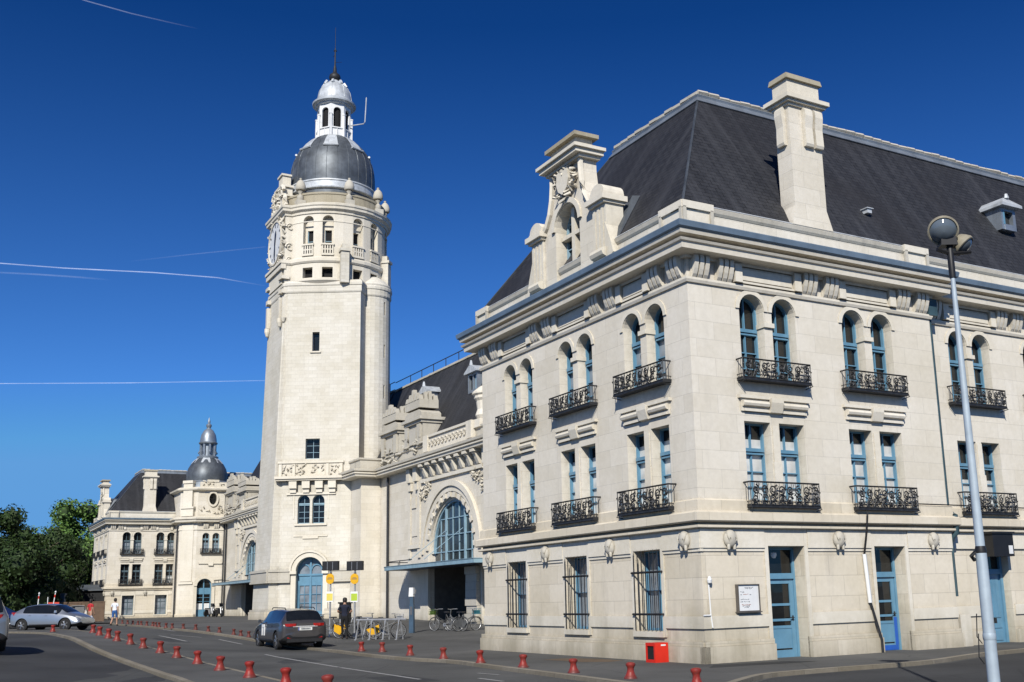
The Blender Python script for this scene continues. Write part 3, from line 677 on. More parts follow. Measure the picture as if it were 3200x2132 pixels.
    fl = MB(); 
    for s_ in (-1, 1):
        a = c+s_*2.1; fl.mark(); fl.add([X.P(a, Z(13.25), -.9), X.P(a+s_*.04, Z(13.28), -1.15), X.P(a+s_*.3, Z(11.75), -.15), X.P(a, Z(11.75), -.05)], [(0, 1, 2, 3)])
    fl.build('gable_flashing', M['zinc_dark'], go)
def roof_light(root, x, oy, oz, name='roof_dormer', zb=13.55, ye=0.0, pitch=PITCH, sc_=1.0, zbase=11.6):
    Z = lambda z: z+oz
    y = oy+ye+(zb-zbase)*pitch; b = MB(); w_ = .42*sc_; h = .95*sc_; dep = 1.2*sc_
    for sx in (-1, 1): b.box(x+sx*w_-.07, x+sx*w_+.07, y-.05, y+dep, Z(zb-.1), Z(zb+h))
    b.box(x-w_+.07, x+w_-.07, y-.08, y+.2, Z(zb-.12), Z(zb+.08)); b.box(x-w_+.07, x+w_-.07, y-.05, y+.1, Z(zb+h-.12), Z(zb+h))
    b.box(x-w_+.07, x+w_-.07, y+.25, y+dep, Z(zb+.08), Z(zb+h))
    o = b.build(name, M['zinc'], root)
    p = MB(); p.box(x-w_+.07, x+w_-.07, y+.10, y+.14, Z(zb+.08), Z(zb+h-.12)); p.box(x-w_+.02, x-w_+.1, y-.06, y+.05, Z(zb+.08), Z(zb+h-.12), 1); p.build('pane', [M['glass'], M['blue']], o)
    r = MB(); e = w_+.22
    r.add([(x-e, y-.25, Z(zb+h)), (x+e, y-.25, Z(zb+h)), (x+e, y+dep, Z(zb+h)), (x-e, y+dep, Z(zb+h)), (x-e, y-.25, Z(zb+h+.1)), (x+e, y-.25, Z(zb+h+.1)), (x+e, y+dep, Z(zb+h+.1)), (x-e, y+dep, Z(zb+h+.1)), (x-.12, y, Z(zb+h+.38)), (x+.12, y, Z(zb+h+.38)), (x+.12, y+dep, Z(zb+h+.38)), (x-.12, y+dep, Z(zb+h+.38))],
          [(0, 1, 2, 3), (0, 4, 5, 1), (1, 5, 6, 2), (0, 3, 7, 4), (4, 8, 9, 5), (5, 9, 10, 6), (4, 7, 11, 8), (8, 11, 10, 9), (2, 6, 10, 11, 7, 3)])
    r.tube([(x, y-.05, Z(zb+h+.36)), (x, y-.05, Z(zb+h+.52))], .09, 6, r1=.05); r.build('dormer_cap', M['zinc_light'], o)
    return o
pav_r = pavilion('station_pavilion', 'large cream stone pavilion with blue doors, on the right behind the lamp post', 0, 0, 8.85, True)
pav_l = pavilion('station_pavilion', 'distant cream stone pavilion at the far left end of the station, beside the trees', 100.4, .28, 11.0, False)
# ------------------------------------------------------------------ arched hall wings
def hall_wing(name, label, y0, y1, ac, oz, cy0, cy1, piers, stack, link_y):
    root = building(name, label, 'station building', (11, (y0+y1)/2, oz))
    Z = lambda z: z+oz
    f = Fr(11, 0, FRONT); T = lambda y: -y
    w = MB(); hole = [(-ac-3.25, Z(-.7)+.75), (-ac+3.25, Z(-.7)+.75)]+[(-ac+3.25*math.cos(math.pi*i/20), Z(4.55)+3.25*math.sin(math.pi*i/20)) for i in range(21)]
    wall(w, f, rect(-y1, -y0, Z(-.7), Z(11.5)), [hole], .38)
    if link_y: 
        a, b = link_y
        w.box(9.55, 14, a, b, Z(-.7), Z(11.2))
    w.build('wall', M['ashlar'], root)
    t = MB()
    def arc(r0, r1, d0, d1, n=28, full=True, mb=None):
        q = []
        for d in (d0, d1):
            for r in (r0, r1): q += [f.P(-ac+r*math.cos(math.pi*i/n), Z(4.55)+r*math.sin(math.pi*i/n), d) for i in range(n+1)]
        m = n+1; fs = []
        for i in range(n): fs += [(2*m+i, 2*m+i+1, 3*m+i+1, 3*m+i), (m+i, m+i+1, 3*m+i+1, 3*m+i), (i, i+1, 2*m+i+1, 2*m+i)]
        (mb or t).add(q, fs)
    arc(3.95, 4.3, -.02, .22); arc(3.62, 3.95, -.02, .12); arc(3.25, 3.62, -.02, .06); arc(3.12, 3.25, -.37, -.10)
    for s_ in (-1, 1):
        a, b = sorted((-ac+s_*3.25, -ac+s_*4.3)); f.box(t, a, b, Z(3.9), Z(4.55), -.02, .12)
        a, b = sorted((-ac+s_*3.2, -ac+s_*4.4)); f.box(t, a, b, Z(-.6), Z(3.6), -.02, .16); f.box(t, a-.06, b+.06, Z(3.6), Z(3.9), -.02, .24)
        a, b = sorted((-ac+s_*4.7, -ac+s_*6.6))            # pilaster bay beside the arch
        f.box(t, a, a+.35, Z(4.4), Z(9.3), -.02, .10); f.box(t, b-.35, b, Z(4.4), Z(9.3), -.02, .10); f.box(t, a-.05, b+.05, Z(5.0), Z(5.25), -.02, .16); f.box(t, a+.5, b-.5, Z(5.8), Z(8.2), -.02, .05)
        for k in range(2): f.box(t, a+.1+k*1.1, a+.65+k*1.1, Z(9.3), Z(10.2), -.02, .30); f.box(t, a+.15+k*1.1, a+.6+k*1.1, Z(8.75), Z(9.3), -.02, .18)
        f.box(t, a+.6, b-.6, Z(7.6), Z(8.3), -.02, .12)
    n = 15                                          # little blocks inside the arch ring
    for i in range(n):
        a = math.pi*(i+.5)/n; r = 3.42; c = (-ac+r*math.cos(a), Z(4.55)+r*math.sin(a)); u = (math.cos(a), math.sin(a)); v = (-u[1], u[0])
        q = [(c[0]+p*u[0]+s_*v[0], c[1]+p*u[1]+s_*v[1]) for p, s_ in ((-.14, -.14), (.15, -.17), (.15, .17), (-.14, .14))]
        t.prism(q, lambda p, z, d: f.P(p, z, d), .0, .16)
    rr = random.Random(8)
    for s_ in (-1, 1):                              # carved foliage in the spandrels
        for k in range(34):
            x = -ac+s_*rr.uniform(3.0, 4.6); z = 9.1-rr.uniform(0, 1)*(abs(x+ac)-2.6)*.75; 
            p0 = f.P(x, Z(z), .02); t.tube([p0, f.P(x+rr.uniform(-.2, .2), Z(z+rr.uniform(-.15, .15)), .15), f.P(x+rr.uniform(-.3, .3), Z(z+rr.uniform(-.2, .2)), .02)], .07, 5, r1=.03)
    t.build('arch_surround', M['trim'], root)
    cp = MB(); dk = MB()
    for i in range(8):
        c = -ac-3.95+i*1.09+.15; cp.mark()
        cp.prism([(0, 9.35), (.16, 9.38), (.40, 9.9), (.52, 10.0), (.52, 10.2), (0, 10.2)], lambda a, z, d: f.P(d, Z(z), a), c+.05, c+.37)
        f.box(cp, c-.05, c+.47, Z(10.05), Z(10.22), .0, .58)
    cp.build('corbel', M['trim'], root)
    f.box(dk, -ac-4.5, -ac+4.5, Z(9.1), Z(9.32), -.02, .14); dk.build('corbel_ledge', M['trim'], root)
    c = MB(); path = ([(11, y1), (11, y0)])
    prof = [(-.05, 10.2), (.1, 10.2), (.62, 10.26), (.64, 10.4), (.72, 10.44), (.72, 10.52), (.62, 10.56), (.76, 10.62), (.80, 10.76), (.1, 10.86), (-.05, 10.86)]
    if link_y: path = [(14, link_y[1]-.01), (9.5, link_y[1]-.01), (9.5, link_y[0]), (11, link_y[0]), (11, y0)]
    c.sweep(path, [(d, Z(z)) for d, z in prof]); c.build('cornice', M['trim'], root)
    p = MB(); p.sweep(path, [(-.3, Z(10.8)), (.05, Z(10.84)), (.05, Z(11.45)), (.14, Z(11.5)), (.14, Z(11.62)), (-.3, Z(11.66))]); p.build('parapet', M['trim_grey'], root)
    fr = MB(); rr = random.Random(5)                 # carved scroll cresting over the arch
    f.box(fr, -ac-3.2, -ac+3.2, Z(10.95), Z(11.85), .02, .2)
    for k in range(12):
        cx = -ac-2.9+k*.53; pts = [f.P(cx+.2*math.cos(a)*(1-.05*i), Z(11.42+.24*math.sin(a)*(1-.05*i)), .24) for i, a in enumerate([j*.55 for j in range(14)])]; fr.tube(pts, .06, 5)
    for s_ in (-1, 1): f.box(fr, -ac+s_*3.2-.35, -ac+s_*3.2+.35, Z(10.95), Z(12.0), .02, .36)
    f.box(fr, -ac-3.3, -ac+3.3, Z(11.85), Z(12.0), -.1, .3)
    fr.build('carved_cresting', M['trim'], root)
    # glazing of the arch, and the dark entrance under the canopy
    g = MB(); m = 20; pts = [(-ac-3.15, Z(3.86)), (-ac+3.15, Z(3.86))]+[(-ac+3.15*math.cos(math.pi*i/m), Z(4.55)+3.15*math.sin(math.pi*i/m)) for i in range(m+1)]
    tr = tessellate_polygon([[Vector((a, z, 0)) for a, z in pts]]); g.add([f.P(a, z, -.34) for a, z in pts], [tuple(q) for q in tr])
    bars = MB()
    for x, r in ((-1.35, .07), (1.35, .07), (-2.2, .024), (-.45, .022), (.45, .022), (2.2, .024)):
        top = 4.55+math.sqrt(max(.1, 3.1**2-x*x)); f.box(bars, -ac+x-r, -ac+x+r, Z(3.85), Z(top), -.36, -.22 if r > .05 else -.28)
    for z in (4.6, 5.6, 6.6): hw = 2.98 if z < 4.6 else math.sqrt(max(.1, 9-(z-4.55)**2)); f.box(bars, -ac-hw, -ac+hw, Z(z-.03), Z(z+.03), -.35, -.275)
    arcb = MB(); arc(3.0, 3.14, -.36, -.2, 24, True, bars)
    for x in (-1.2, 1.2): bars.tube([f.P(-ac+x, Z(5.9), -.2), f.P(-ac+x-1.2, Z(4.1), 1.8)], .02, 5)
    bo = bars.build('arch_window', M['blue_pale'], root); g.build('pane', M['glass_arch'], bo)
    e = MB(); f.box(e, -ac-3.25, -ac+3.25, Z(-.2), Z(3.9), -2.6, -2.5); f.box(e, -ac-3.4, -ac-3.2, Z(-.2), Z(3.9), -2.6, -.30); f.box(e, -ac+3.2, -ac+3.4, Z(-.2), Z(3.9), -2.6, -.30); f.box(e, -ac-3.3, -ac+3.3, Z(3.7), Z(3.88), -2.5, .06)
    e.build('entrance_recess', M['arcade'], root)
    d = MB()
    for k in range(6): x = -ac-2.7+k*.9; d.mark(); f.box(d, x+.02, x+.86, Z(.15), Z(2.5), -2.5, -2.44)
    do = d.build('entrance_door', M['navy'], root); pn = MB()
    for k in range(6): x = -ac-2.7+k*.9; f.box(pn, x+.16, x+.72, Z(1.0), Z(2.3), -2.44, -2.43)
    pn.build('pane', M['glass'], do)
    # canopy with rounded end
    cn = MB(); v0, v1 = 8.95, 11.0; r = 1.1; pl = [(v1, cy0), (v0, cy0)]+[(v0+r-r*math.cos(a), cy1-r+r*math.sin(a)) for a in [math.pi/2*i/8 for i in range(9)]]+[(v1, cy1)]
    cn.prism(pl, lambda a, b, d: (a, b, d), Z(3.62), Z(3.86))
    co = cn.build('canopy', M['navy'], root)
    ed = MB(); pe = pl[1:-1]; ed.sweep(list(reversed(pe)) if False else [(v1, cy1)]+list(reversed(pl[2:-1]))+[(v0, cy0), (v1, cy0)], [(.0, Z(3.62)), (.05, Z(3.62)), (.06, Z(3.80)), (.10, Z(3.86)), (.0, Z(3.88))]); ed.build('canopy_fascia', M['blue_pale'], co)
    rl = MB(); up = list(reversed(pl[2:-1])); rl.tube([(v1-.2, cy1-.1, Z(4.15))]+[(a+.1, b-.1, Z(4.15)) for a, b in up]+[(v0+.1, cy1-5, Z(4.15))], .03, 5)
    for a, b in [up[0], up[4], up[8], (v0, cy1-3)]: rl.tube([(a+.1, b-.1, Z(3.88)), (a+.1, b-.1, Z(4.15))], .025, 5)
    rl.build('canopy_rail', M['iron'], co)
    dp = MB(); yy = min(cy1+2.3, y1-1.2) if not link_y else link_y[0]-1.7
    dp.tube([f.P(-yy, Z(10.1), .14), f.P(-yy, Z(-.4), .14)], .085, 8); dp.build('drainpipe', M['iron'], root, 50)
    rp_ = MB()
    for z in range(9): o = .05*(z % 2)+.03*math.sin(z*2.3); rp_.box(10.55+o, 11.6, -(-ac)-4.0 if False else ac-4.2, ac-2.75-o, Z(-.4+z*.44), Z(-.4+z*.44+.43))
    rp_.build('rusticated_pier', M['trim_grey'], root)
    # attic piers with stepped crowns
    pm = MB()
    for ya, yb, h, big in piers:
        xm = 11.0; pm.mark()
        q = lambda f_: Z(11.5+h*f_); ym = (ya+yb)/2; hw = (yb-ya)/2
        pm.box(10.9, 12.3, ya, yb, q(0), q(.40)); pm.box(10.75, 12.4, ya-.08, yb+.08, q(.40), q(.45)); pm.box(10.6, 12.5, ya-.2, yb+.2, q(.45), q(.50))
        pm.prism([(ym-hw, 0), (ym+hw, 0), (ym+hw, .07*h), (ym+hw*.7, .13*h), (ym-hw*.7, .13*h), (ym-hw, .07*h)], lambda a, z, d: (d, a, q(.50)+z), 10.8, 12.2)
        pm.box(10.75, 12.1, ym-hw*.86, ym+hw*.86, q(.66), q(.80)); nn = 5
        for k in range(nn):
            w_ = hw*1.72/nn; a = ym-hw*.86+w_*k; hh = (.88, .93, 1.0, .93, .88)[k]
            for xa, xb in ((10.72, 11.05), (11.75, 12.1)): pm.box(xa, xb, a+.03, a+w_-.06, q(.80), q(hh), 0, .05)
        for xk in (11.1, 11.4): pm.box(xk, xk+.25, ym-hw*.86, ym-hw*.86+.3, q(.80), q(.93), 0, .04); pm.box(xk, xk+.25, ym+hw*.86-.3, ym+hw*.86, q(.80), q(.93), 0, .04)
        for a in (ya+.12, yb-.62): pm.box(10.72, 10.9, a, a+.5, q(.03), q(.38))
        pm.box(10.76, 10.9, ya+.85, yb-.85, q(.06), q(.32))
        for k in range(14):
            y = rr.uniform(ya-.2, yb+.2); z = 11.5+rr.uniform(-.5, .7); pm.tube([(10.95, y, Z(z)), (10.72, y+rr.uniform(-.3, .3), Z(z+.1)), (10.9, y+rr.uniform(-.5, .5), Z(z+rr.uniform(-.3, .3)))], .11, 5, r1=.05)
    if piers: pm.build('attic_pier', M['trim_grey'], root)
    if stack:
        s_ = MB(); a, b = stack
        s_.box(10.8, 12.2, a, b, Z(11.5), Z(12.0), 0, .06); s_.lathe([(.5, 12.0), (.62, 12.25), (.5, 12.6), (.56, 13.1), (.68, 13.25), (.68, 13.4), (.8, 13.5), (.8, 13.62), (.45, 13.9), (.3, 14.0)], 14, (11.5, (a+b)/2)); s_.v = [(x, y, z if i < 8 else Z(z)) for i, (x, y, z) in enumerate(s_.v)]
        s_.build('attic_urn', M['trim'], root)
    # roof
    y0, y1 = (y0, 57.6) if link_y else (57.8, y1); rf = MB(); ze, zr = Z(11.5), Z(18.05); xr = 15.0
    rf.add([(11.35, y0, ze), (11.35, y1, ze), (xr, y1, zr), (xr, y0, zr), (xr+3.7, y1, ze), (xr+3.7, y0, ze)], [(0, 1, 2, 3), (3, 2, 4, 5), (1, 4, 2), (0, 3, 5)])
    ro = rf.build('roof', M['slate'], root)
    fl = MB(); n = int((y1-y0)/.5)
    for k in range(n): y = y0+(y1-y0)*k/n; fl.tube([(xr, y, zr+.05+rr.uniform(0, .03)), (xr, y+.47, zr+.05)], .12, 5)
    fl.build('ridge_tiles', M['trim_grey'], ro)
    rl = MB(); rl.tube([(xr, y0, zr+.75), (xr, y1, zr+.75)], .035, 5)
    for k in range(int((y1-y0)/2.2)): y = y0+1+k*2.2; rl.tube([(xr, y, zr), (xr, y, zr+.75)], .03, 5)
    rl.build('ridge_railing', M['iron'], ro)
    return root, ro
def wing_light(ro, y, oz, zb):
    # zinc dormer on the wing roof (faces -x)
    Z = lambda z: z+oz
    x = 11.35+(zb-11.5)*.557; b = MB(); f = Fr(0, 0, FRONT); w = .62; h = 1.15
    for s_ in (-1, 1): f.box(b, -y+s_*w-.08, -y+s_*w+.08, Z(zb-.1), Z(zb+h), -x-1.2, -x+.1)
    f.box(b, -y-w+.08, -y+w-.08, Z(zb-.12), Z(zb+.06), -x-.3, -x+.12); f.box(b, -y-.05, -y+.05, Z(zb+.06), Z(zb+h), -x-.1, -x+.08); f.box(b, -y-w+.08, -y+w-.08, Z(zb+h-.12), Z(zb+h), -x-.3, -x+.08)
    o = b.build('roof_dormer', M['zinc'], ro); p = MB(); f.box(p, -y-w+.08, -y+w-.08, Z(zb+.06), Z(zb+h-.12), -x-.2, -x-.05, 0); f.box(p, -y+w-.5, -y+w-.1, Z(zb+.06), Z(zb+h-.12), -x-.05, -x-.02, 1); p.build('pane', [M['glass'], M['blue_pale']], o)
    r = MB(); e = w+.28
    r.prism([(-e, zb+h), (e, zb+h), (e, zb+h+.1), (.5, zb+h+.3), (.14, zb+h+.5), (-.14, zb+h+.5), (-.5, zb+h+.3), (-e, zb+h+.1)], lambda a, z, d: f.P(-y+a, Z(z), d), -x-1.6, -x+.3)
    q = f.P(-y, Z(zb+h+.5), -x+.2); r.tube([q, q+Vector((0, 0, .16)), q+Vector((0, 0, .32))], .13, 7, r1=.06); r.build('dormer_cap', M['zinc_light'], o)
wr, wro = hall_wing('arched_station_wing', 'cream hall wing with large glazed arch, between the clock tower and the large pavilion', 11.72, 50.2, 38.35, 0, 31.0, 44.85, [(46.6, 49.6, 3.6, 1), (42.5, 45.3, 3.9, 1)], (34.0, 35.1), (50.2, 54.5))
wing_light(wro, 39.5, 0, 14.75); wing_light(wro, 47.2, 0, 14.8)
wl, wlo = hall_wing('arched_station_wing', 'cream hall wing just left of the clock tower, with motorcycles under its canopy', 60, 96.4, 84.7, .1, 76.5, 92.9, [(91.8, 95.6, 3.8, 1), (86.8, 90.6, 3.0, 1)], None, None)
# ------------------------------------------------------------------ clock tower (plan in d = towards the front, l = towards the right)
TX, TY = 9.35, 57.0
def DL(d, l, z=0.0): return (TX-d, TY-l, z)
def edge_fr(p, q):                                # facade frame for the plan edge p->q (l increasing = to the right seen from outside)
    a, b = Vector(DL(*p)[:2]), Vector(DL(*q)[:2]); v = b-a
    return Fr(a.x, a.y, math.atan2(v.y, v.x)), v.length
def rad(r, deg): return (r*math.cos(R(deg)), r*math.sin(R(deg)))
tur = [(2.95+1.52*math.sin(R(t)), 2.0+1.52*math.cos(R(t))) for t in range(-15, 100, 13)]   # round stair turret on the rear corner
half = [(4.84, 2.1), (4.1, 2.12), (4.0, 2.3), (-.65, 4.99)]+[(-.951*a+.31*b_, .31*a+.951*b_) for a, b_ in tur]+[rad(4.45, a) for a in range(152, 178, 8)]
plan = half+[(d, -l) for d, l in reversed(half)]   # goes round with the front edge last -> first
tower = building('clock_tower', 'tall pale stone clock tower with a lead dome and white lantern', 'clock tower', (TX, TY, .3))
TOP = [(4.2, 2.02)]+half[1:]; TOP = TOP+[(d, -l) for d, l in reversed(TOP)]
def lean(z): return max(0.0, min(1.0, (z+.6)/25.8))
def shaft(plan, z0, z1, holes, name, mat, depth=.45, taper=False):
    b = MB(); n = len(plan)
    for i in range(n):
        if taper and i in (0, n-2, n-1):               # the clock bay leans in a little towards the top
            j = (i+1) % n; mx = lambda k, z: (plan[k][0]+(TOP[k][0]-plan[k][0])*lean(z), plan[k][1]+(TOP[k][1]-plan[k][1])*lean(z))
            b.add([DL(*mx(i, z0), z0), DL(*mx(j, z0), z0), DL(*mx(j, z1), z1), DL(*mx(i, z1), z1)], [(0, 1, 2, 3)]); continue
        fr, ln = edge_fr(plan[i], plan[(i+1) % n]); hs = [h(ln) for h in holes.get(i, [])]
        wall(b, fr, rect(0, ln, z0, z1), hs, depth)
    return b.build(name, M[mat], tower)
DOOR = 2; n_ = len(half); DOORM = 2*n_-4          # index of the wide face and of its mirror image
def wide(c):                                       # position along the wide face, measured from its left edge
    return lambda ln: c
FC = 2.32-.3
def flip(fn): return lambda ln: [(ln-t, z) for t, z in reversed(fn(ln))]
def face_holes(specs): return [(lambda s: (lambda ln: opening(*s)))(s) for s in specs]
base_h = face_holes([(FC, 1.9, .45, 4.92, True)])
shaft(plan, -.6, 6.0, {DOOR: base_h, DOORM: [flip(h) for h in base_h]}, 'tower_base', 'tower_stone', .55, True)
up_h = face_holes([(FC-.52, .86, 7.27, 9.29, True), (FC+.52, .86, 7.27, 9.29, True), (FC+.02, 1.02, 11.88, 13.34), (FC+.1, .52, 19.8, 21.25)])
slits = {8: face_holes([(.17, .14, 22.9, 23.9), (.17, .14, 19.6, 20.6), (.17, .14, 16.5, 17.5)])}
hd = {DOOR: up_h, DOORM: [flip(h) for h in up_h]}; hd.update(slits)
shaft(plan, 6.0, 25.2, hd, 'tower_shaft', 'tower_stone', .45, True)
pin = [Vector(DL(*p)[:2]) for p in plan]
path = [(p.x, p.y) for p in pin]
def tsweep(name, prof, mat, pth=path, parent=None, closed=True):
    b = MB(); b.sweep(pth, prof, closed); return b.build(name, M[mat], parent or tower)
# the door interrupts plinth and belt: open path that starts/ends at the two jambs is approximated by short pieces on each edge
def belt(name, z0, z1, d, mat, gap):
    b = MB(); n = len(plan)
    for i in range(n):
        fr, ln = edge_fr(plan[i], plan[(i+1) % n])
        segs = [(-.05, ln+.05)]
        if i in (DOOR, DOORM):
            c = FC if i == DOOR else ln-FC; segs = [(-.05, c-gap), (c+gap, ln+.05)]
        for k, (a, e) in enumerate(segs):
            if k: b.mark()
            fr.box(b, a, e, z0, z1, -.1, d)
    return b.build(name, M[mat], tower)
belt('plinth', -.6, 1.2, .22, 'ashlar_low', 1.1); belt('plinth_moulding', 1.203, 1.34, .14, 'trim_grey', 1.1); belt('belt_course', 3.3, 3.92, .14, 'trim_grey', 1.35); belt('belt_moulding', 3.17, 3.297, .2, 'trim_grey', 1.35); belt('belt_cap', 3.923, 4.1, .2, 'trim_grey', 1.35)
ff, fln = edge_fr(plan[DOOR], plan[DOOR+1])
dm = MB()
def arcm(mb, fr, c, zs, r0, r1, d0, d1, n=16):
    q = []
    for d in (d0, d1):
        for r in (r0, r1): q += [fr.P(c+r*math.cos(math.pi*i/n), zs+r*math.sin(math.pi*i/n), d) for i in range(n+1)]
    m = n+1; fs = []
    for i in range(n): fs += [(2*m+i, 2*m+i+1, 3*m+i+1, 3*m+i), (m+i, m+i+1, 3*m+i+1, 3*m+i), (i, i+1, 2*m+i+1, 2*m+i)]
    mb.add(q, fs)
for fr, c in ((ff, FC),):
    arcm(dm, fr, c, 3.97, .95, 1.28, -.05, .16); arcm(dm, fr, c, 3.97, 1.28, 1.42, -.05, .24)
    for s_ in (-1, 1):
        a, b_ = sorted((c+s_*.95, c+s_*1.30)); fr.box(dm, a, b_, .4, 3.75, -.05, .10); fr.box(dm, a-.05, b_+.05, 3.75, 3.97, -.05, .26)
    dm.build('door_surround', M['trim'], tower); dm = MB()
    # balcony: consoles, cornice and carved parapet
    for k in range(4): x = c-1.55+k*.93; fr.box(dm, x, x+.55, 9.75, 10.3, -.05, .34); fr.box(dm, x+.06, x+.49, 9.45, 9.75, -.05, .2)
    fr.box(dm, c-1.75, c+1.75, 9.30, 9.45, -.05, .10); fr.box(dm, c-2.45, c+2.3, 10.3, 10.42, -.05, .42); fr.box(dm, c-2.55, c+2.4, 10.42, 10.6, -.05, .52)
    fr.box(dm, c-2.35, c+2.25, 10.6, 11.55, -.05, .12); fr.box(dm, c-2.4, c+2.3, 11.55, 11.7, -.05, .2)
    for x0, x1 in ((-2.3, -2.1), (-1.35, -1.15), (1.05, 1.25), (2.0, 2.2)): fr.box(dm, c+x0, c+x1, 10.6, 11.5, .1, .2)
    rr = random.Random(11)
    for cx, w_ in ((-1.72, .36), (-.05, 1.0), (1.62, .36)):
        for k in range(10 if w_ < .5 else 20):
            x = c+cx+rr.uniform(-w_, w_); z = rr.uniform(10.75, 11.4); dm.tube([fr.P(x, z, .12), fr.P(x+rr.uniform(-.15, .15), z+rr.uniform(-.1, .1), .24), fr.P(x+rr.uniform(-.2, .2), z+rr.uniform(-.2, .2), .12)], .05, 5, r1=.03)
    dm.build('carved_balcony', M['trim'], tower); dm = MB()
    for s_ in (-1, 1): fr.box(dm, c+s_*1.22-.04, c+s_*1.22+.04, 7.6, 9.3, -.05, .03)
    fr.box(dm, c-1.15, c+1.15, 7.12, 7.26, -.05, .10); fr.box(dm, c-1.2, c+1.2, 6.35, 6.45, -.05, .05); fr.box(dm, c-.55, c+.55, 6.2, 6.35, -.05, .07)
    dm.build('window_surround', M['trim'], tower); dm = MB(); fr.box(dm, c-.3, c+.48, 19.68, 19.79, -.05, .10)
dm.build('window_sill', M['trim'], tower)
for fr, flipc in ((ff, lambda c: c),):
    for o in (-.52, .52): window(tower, fr, FC+o, .86, 7.27, 9.29, True, 1.4, 0, .32, 'blue_pale', 2)
    window(tower, fr, FC+.02, 1.02, 11.88, 13.34, False, None, 0, .36, 'blue_pale', 2, g='glass')
    window(tower, fr, FC+.1, .52, 19.8, 21.25, False, None, 0, .38, 'zinc', 0, False)
    # tall arched entrance door
    d = MB(); c = FC; dd = -.42
    fr.box(d, c-.95, c-.84, .45, 3.97, dd-.06, dd+.06); fr.box(d, c+.84, c+.95, .45, 3.97, dd-.06, dd+.06); fr.box(d, c-.06, c+.06, .45, 4.8, dd-.06, dd+.08)
    fr.box(d, c-.84, c+.84, 2.95, 3.62, dd-.05, dd+.03); fr.box(d, c-.95, c+.95, 3.62, 3.76, dd-.06, dd+.10); fr.box(d, c-.84, c+.84, .45, 1.2, dd-.05, dd+.02)
    arcm(d, fr, c, 3.97, .84, .95, dd-.06, dd+.06)
    for s_ in (-1, 1):
        arcm(d, fr, c+s_*.42, 4.05, .32, .40, dd-.04, dd+.05, 10); fr.box(d, c+s_*.42-.02, c+s_*.42+.02, 1.2, 2.95, dd-.03, dd+.03)
        for z in (1.75, 2.35): fr.box(d, c+s_*.42-.36, c+s_*.42+.36, z-.02, z+.02, dd-.03, dd+.03)
        fr.box(d, c+s_*.42-.40, c+s_*.42-.34, 1.2, 2.95, dd-.04, dd+.05); fr.box(d, c+s_*.42+.34, c+s_*.42+.40, 1.2, 2.95, dd-.04, dd+.05)
    do = d.build('entrance_door', M['blue'], tower); p = MB(); fr.box(p, c-.9, c+.9, 1.2, 4.9, dd-.05, dd-.035); p.build('pane', M['glass_grey'], do)
for h in (16.5, 19.6, 22.9):
    fr, ln = edge_fr(plan[8], plan[9]); q = MB(); fr.box(q, .08, .26, h-.02, h+1.02, -.40, -.34); q.build('slit_window', M['dark'], tower)
# rings above the shaft, drum with arched niches
tpath = [DL(*q)[:2] for q in TOP]
tsweep('shaft_ring', [(-.1, 24.25), (.04, 24.25), (.08, 24.35), (.08, 24.75), (.13, 24.8), (.13, 25.0), (.05, 25.12), (-.3, 25.2)], 'tower_stone', tpath)
DR = 4.28
phi = [28.7, 34, 41.5, 54.5, 61.5, 74.5, 83, 92.5, 105.5, 113.5, 126.5, 134, 142, 155, 167.5, 175]
dh = [(4.25, 2.0)]+[rad(DR, a) for a in phi]
dplan = dh+[(d, -l) for d, l in reversed(dh)]
nd_ = len(dplan); dholes = {}; facets = []
for i in range(nd_):
    p, q = dplan[i], dplan[(i+1) % nd_]; a0, a1 = math.degrees(math.atan2(p[1], p[0])), math.degrees(math.atan2(q[1], q[0]))
    w_ = abs(a1-a0)
    if 12.4 < w_ < 13.6: facets.append(i); dholes[i] = [lambda ln: opening(ln/2, .82, 27.98, 30.2, True, 10), lambda ln: opening(ln/2, .78, 25.35, 26.15)]
dr = shaft(dplan, 25.2, 30.5, dholes, 'belfry_drum', 'trim', .5)
nw = MB(); gw = MB(); gk = MB(); bl = MB()
for i in facets:
    fr, ln = edge_fr(dplan[i], dplan[(i+1) % nd_]); c = ln/2; nw.mark(); bl.mark()
    wall(nw, Fr(fr.P(0, 0, -.42).x, fr.P(0, 0, -.42).y, fr.a), rect(c-.45, c+.45, 27.9, 30.25), [rect(c-.24, c+.26, 27.98, 29.15)], .2)
    gw.mark(); gk.mark(); fr.box(gw, c-.3, c+.3, 27.98, 29.2, -.7, -.6); fr.box(gk, c-.4, c+.4, 25.3, 26.2, -.6, -.48); fr.box(gw, c-.24, c+.26, 28.3, 28.34, -.6, -.55, 1); fr.box(gw, c-.27, c-.20, 27.98, 29.15, -.62, -.5, 1)
    fr.box(bl, c-.48, c+.48, 27.84, 27.97, -.05, .14); fr.box(bl, c-.45, c+.45, 27.05, 27.2, -.05, .10)
    for k in range(5): fr.box(bl, c-.42+k*.185, c-.32+k*.185, 27.2, 27.84, -.05, .09)
    fr.box(bl, c-.42, c+.42, 27.47, 27.56, -.05, .08); fr.box(bl, c-.42, c+.42, 27.2, 27.84, -.06, .012, 1)
nw.build('niche_wall', M['trim'], tower); gw.build('belfry_window', [M['dark'], M['blue_pale']], tower); gk.build('square_window', M['dark'], tower); bl.build('balustrade_panel', [M['trim'], M['dark']], tower)
dpath = [DL(*p)[:2] for p in dplan]
b = MB(); b.lathe([(3.3, 24.5), (3.95, 24.62), (4.1, 24.9), (4.36, 25.12), (4.37, 25.24), (4.2, 25.3)], 48, (TX, TY)); b.build('drum_corbel', M['trim'], tower, 30)
b = MB()
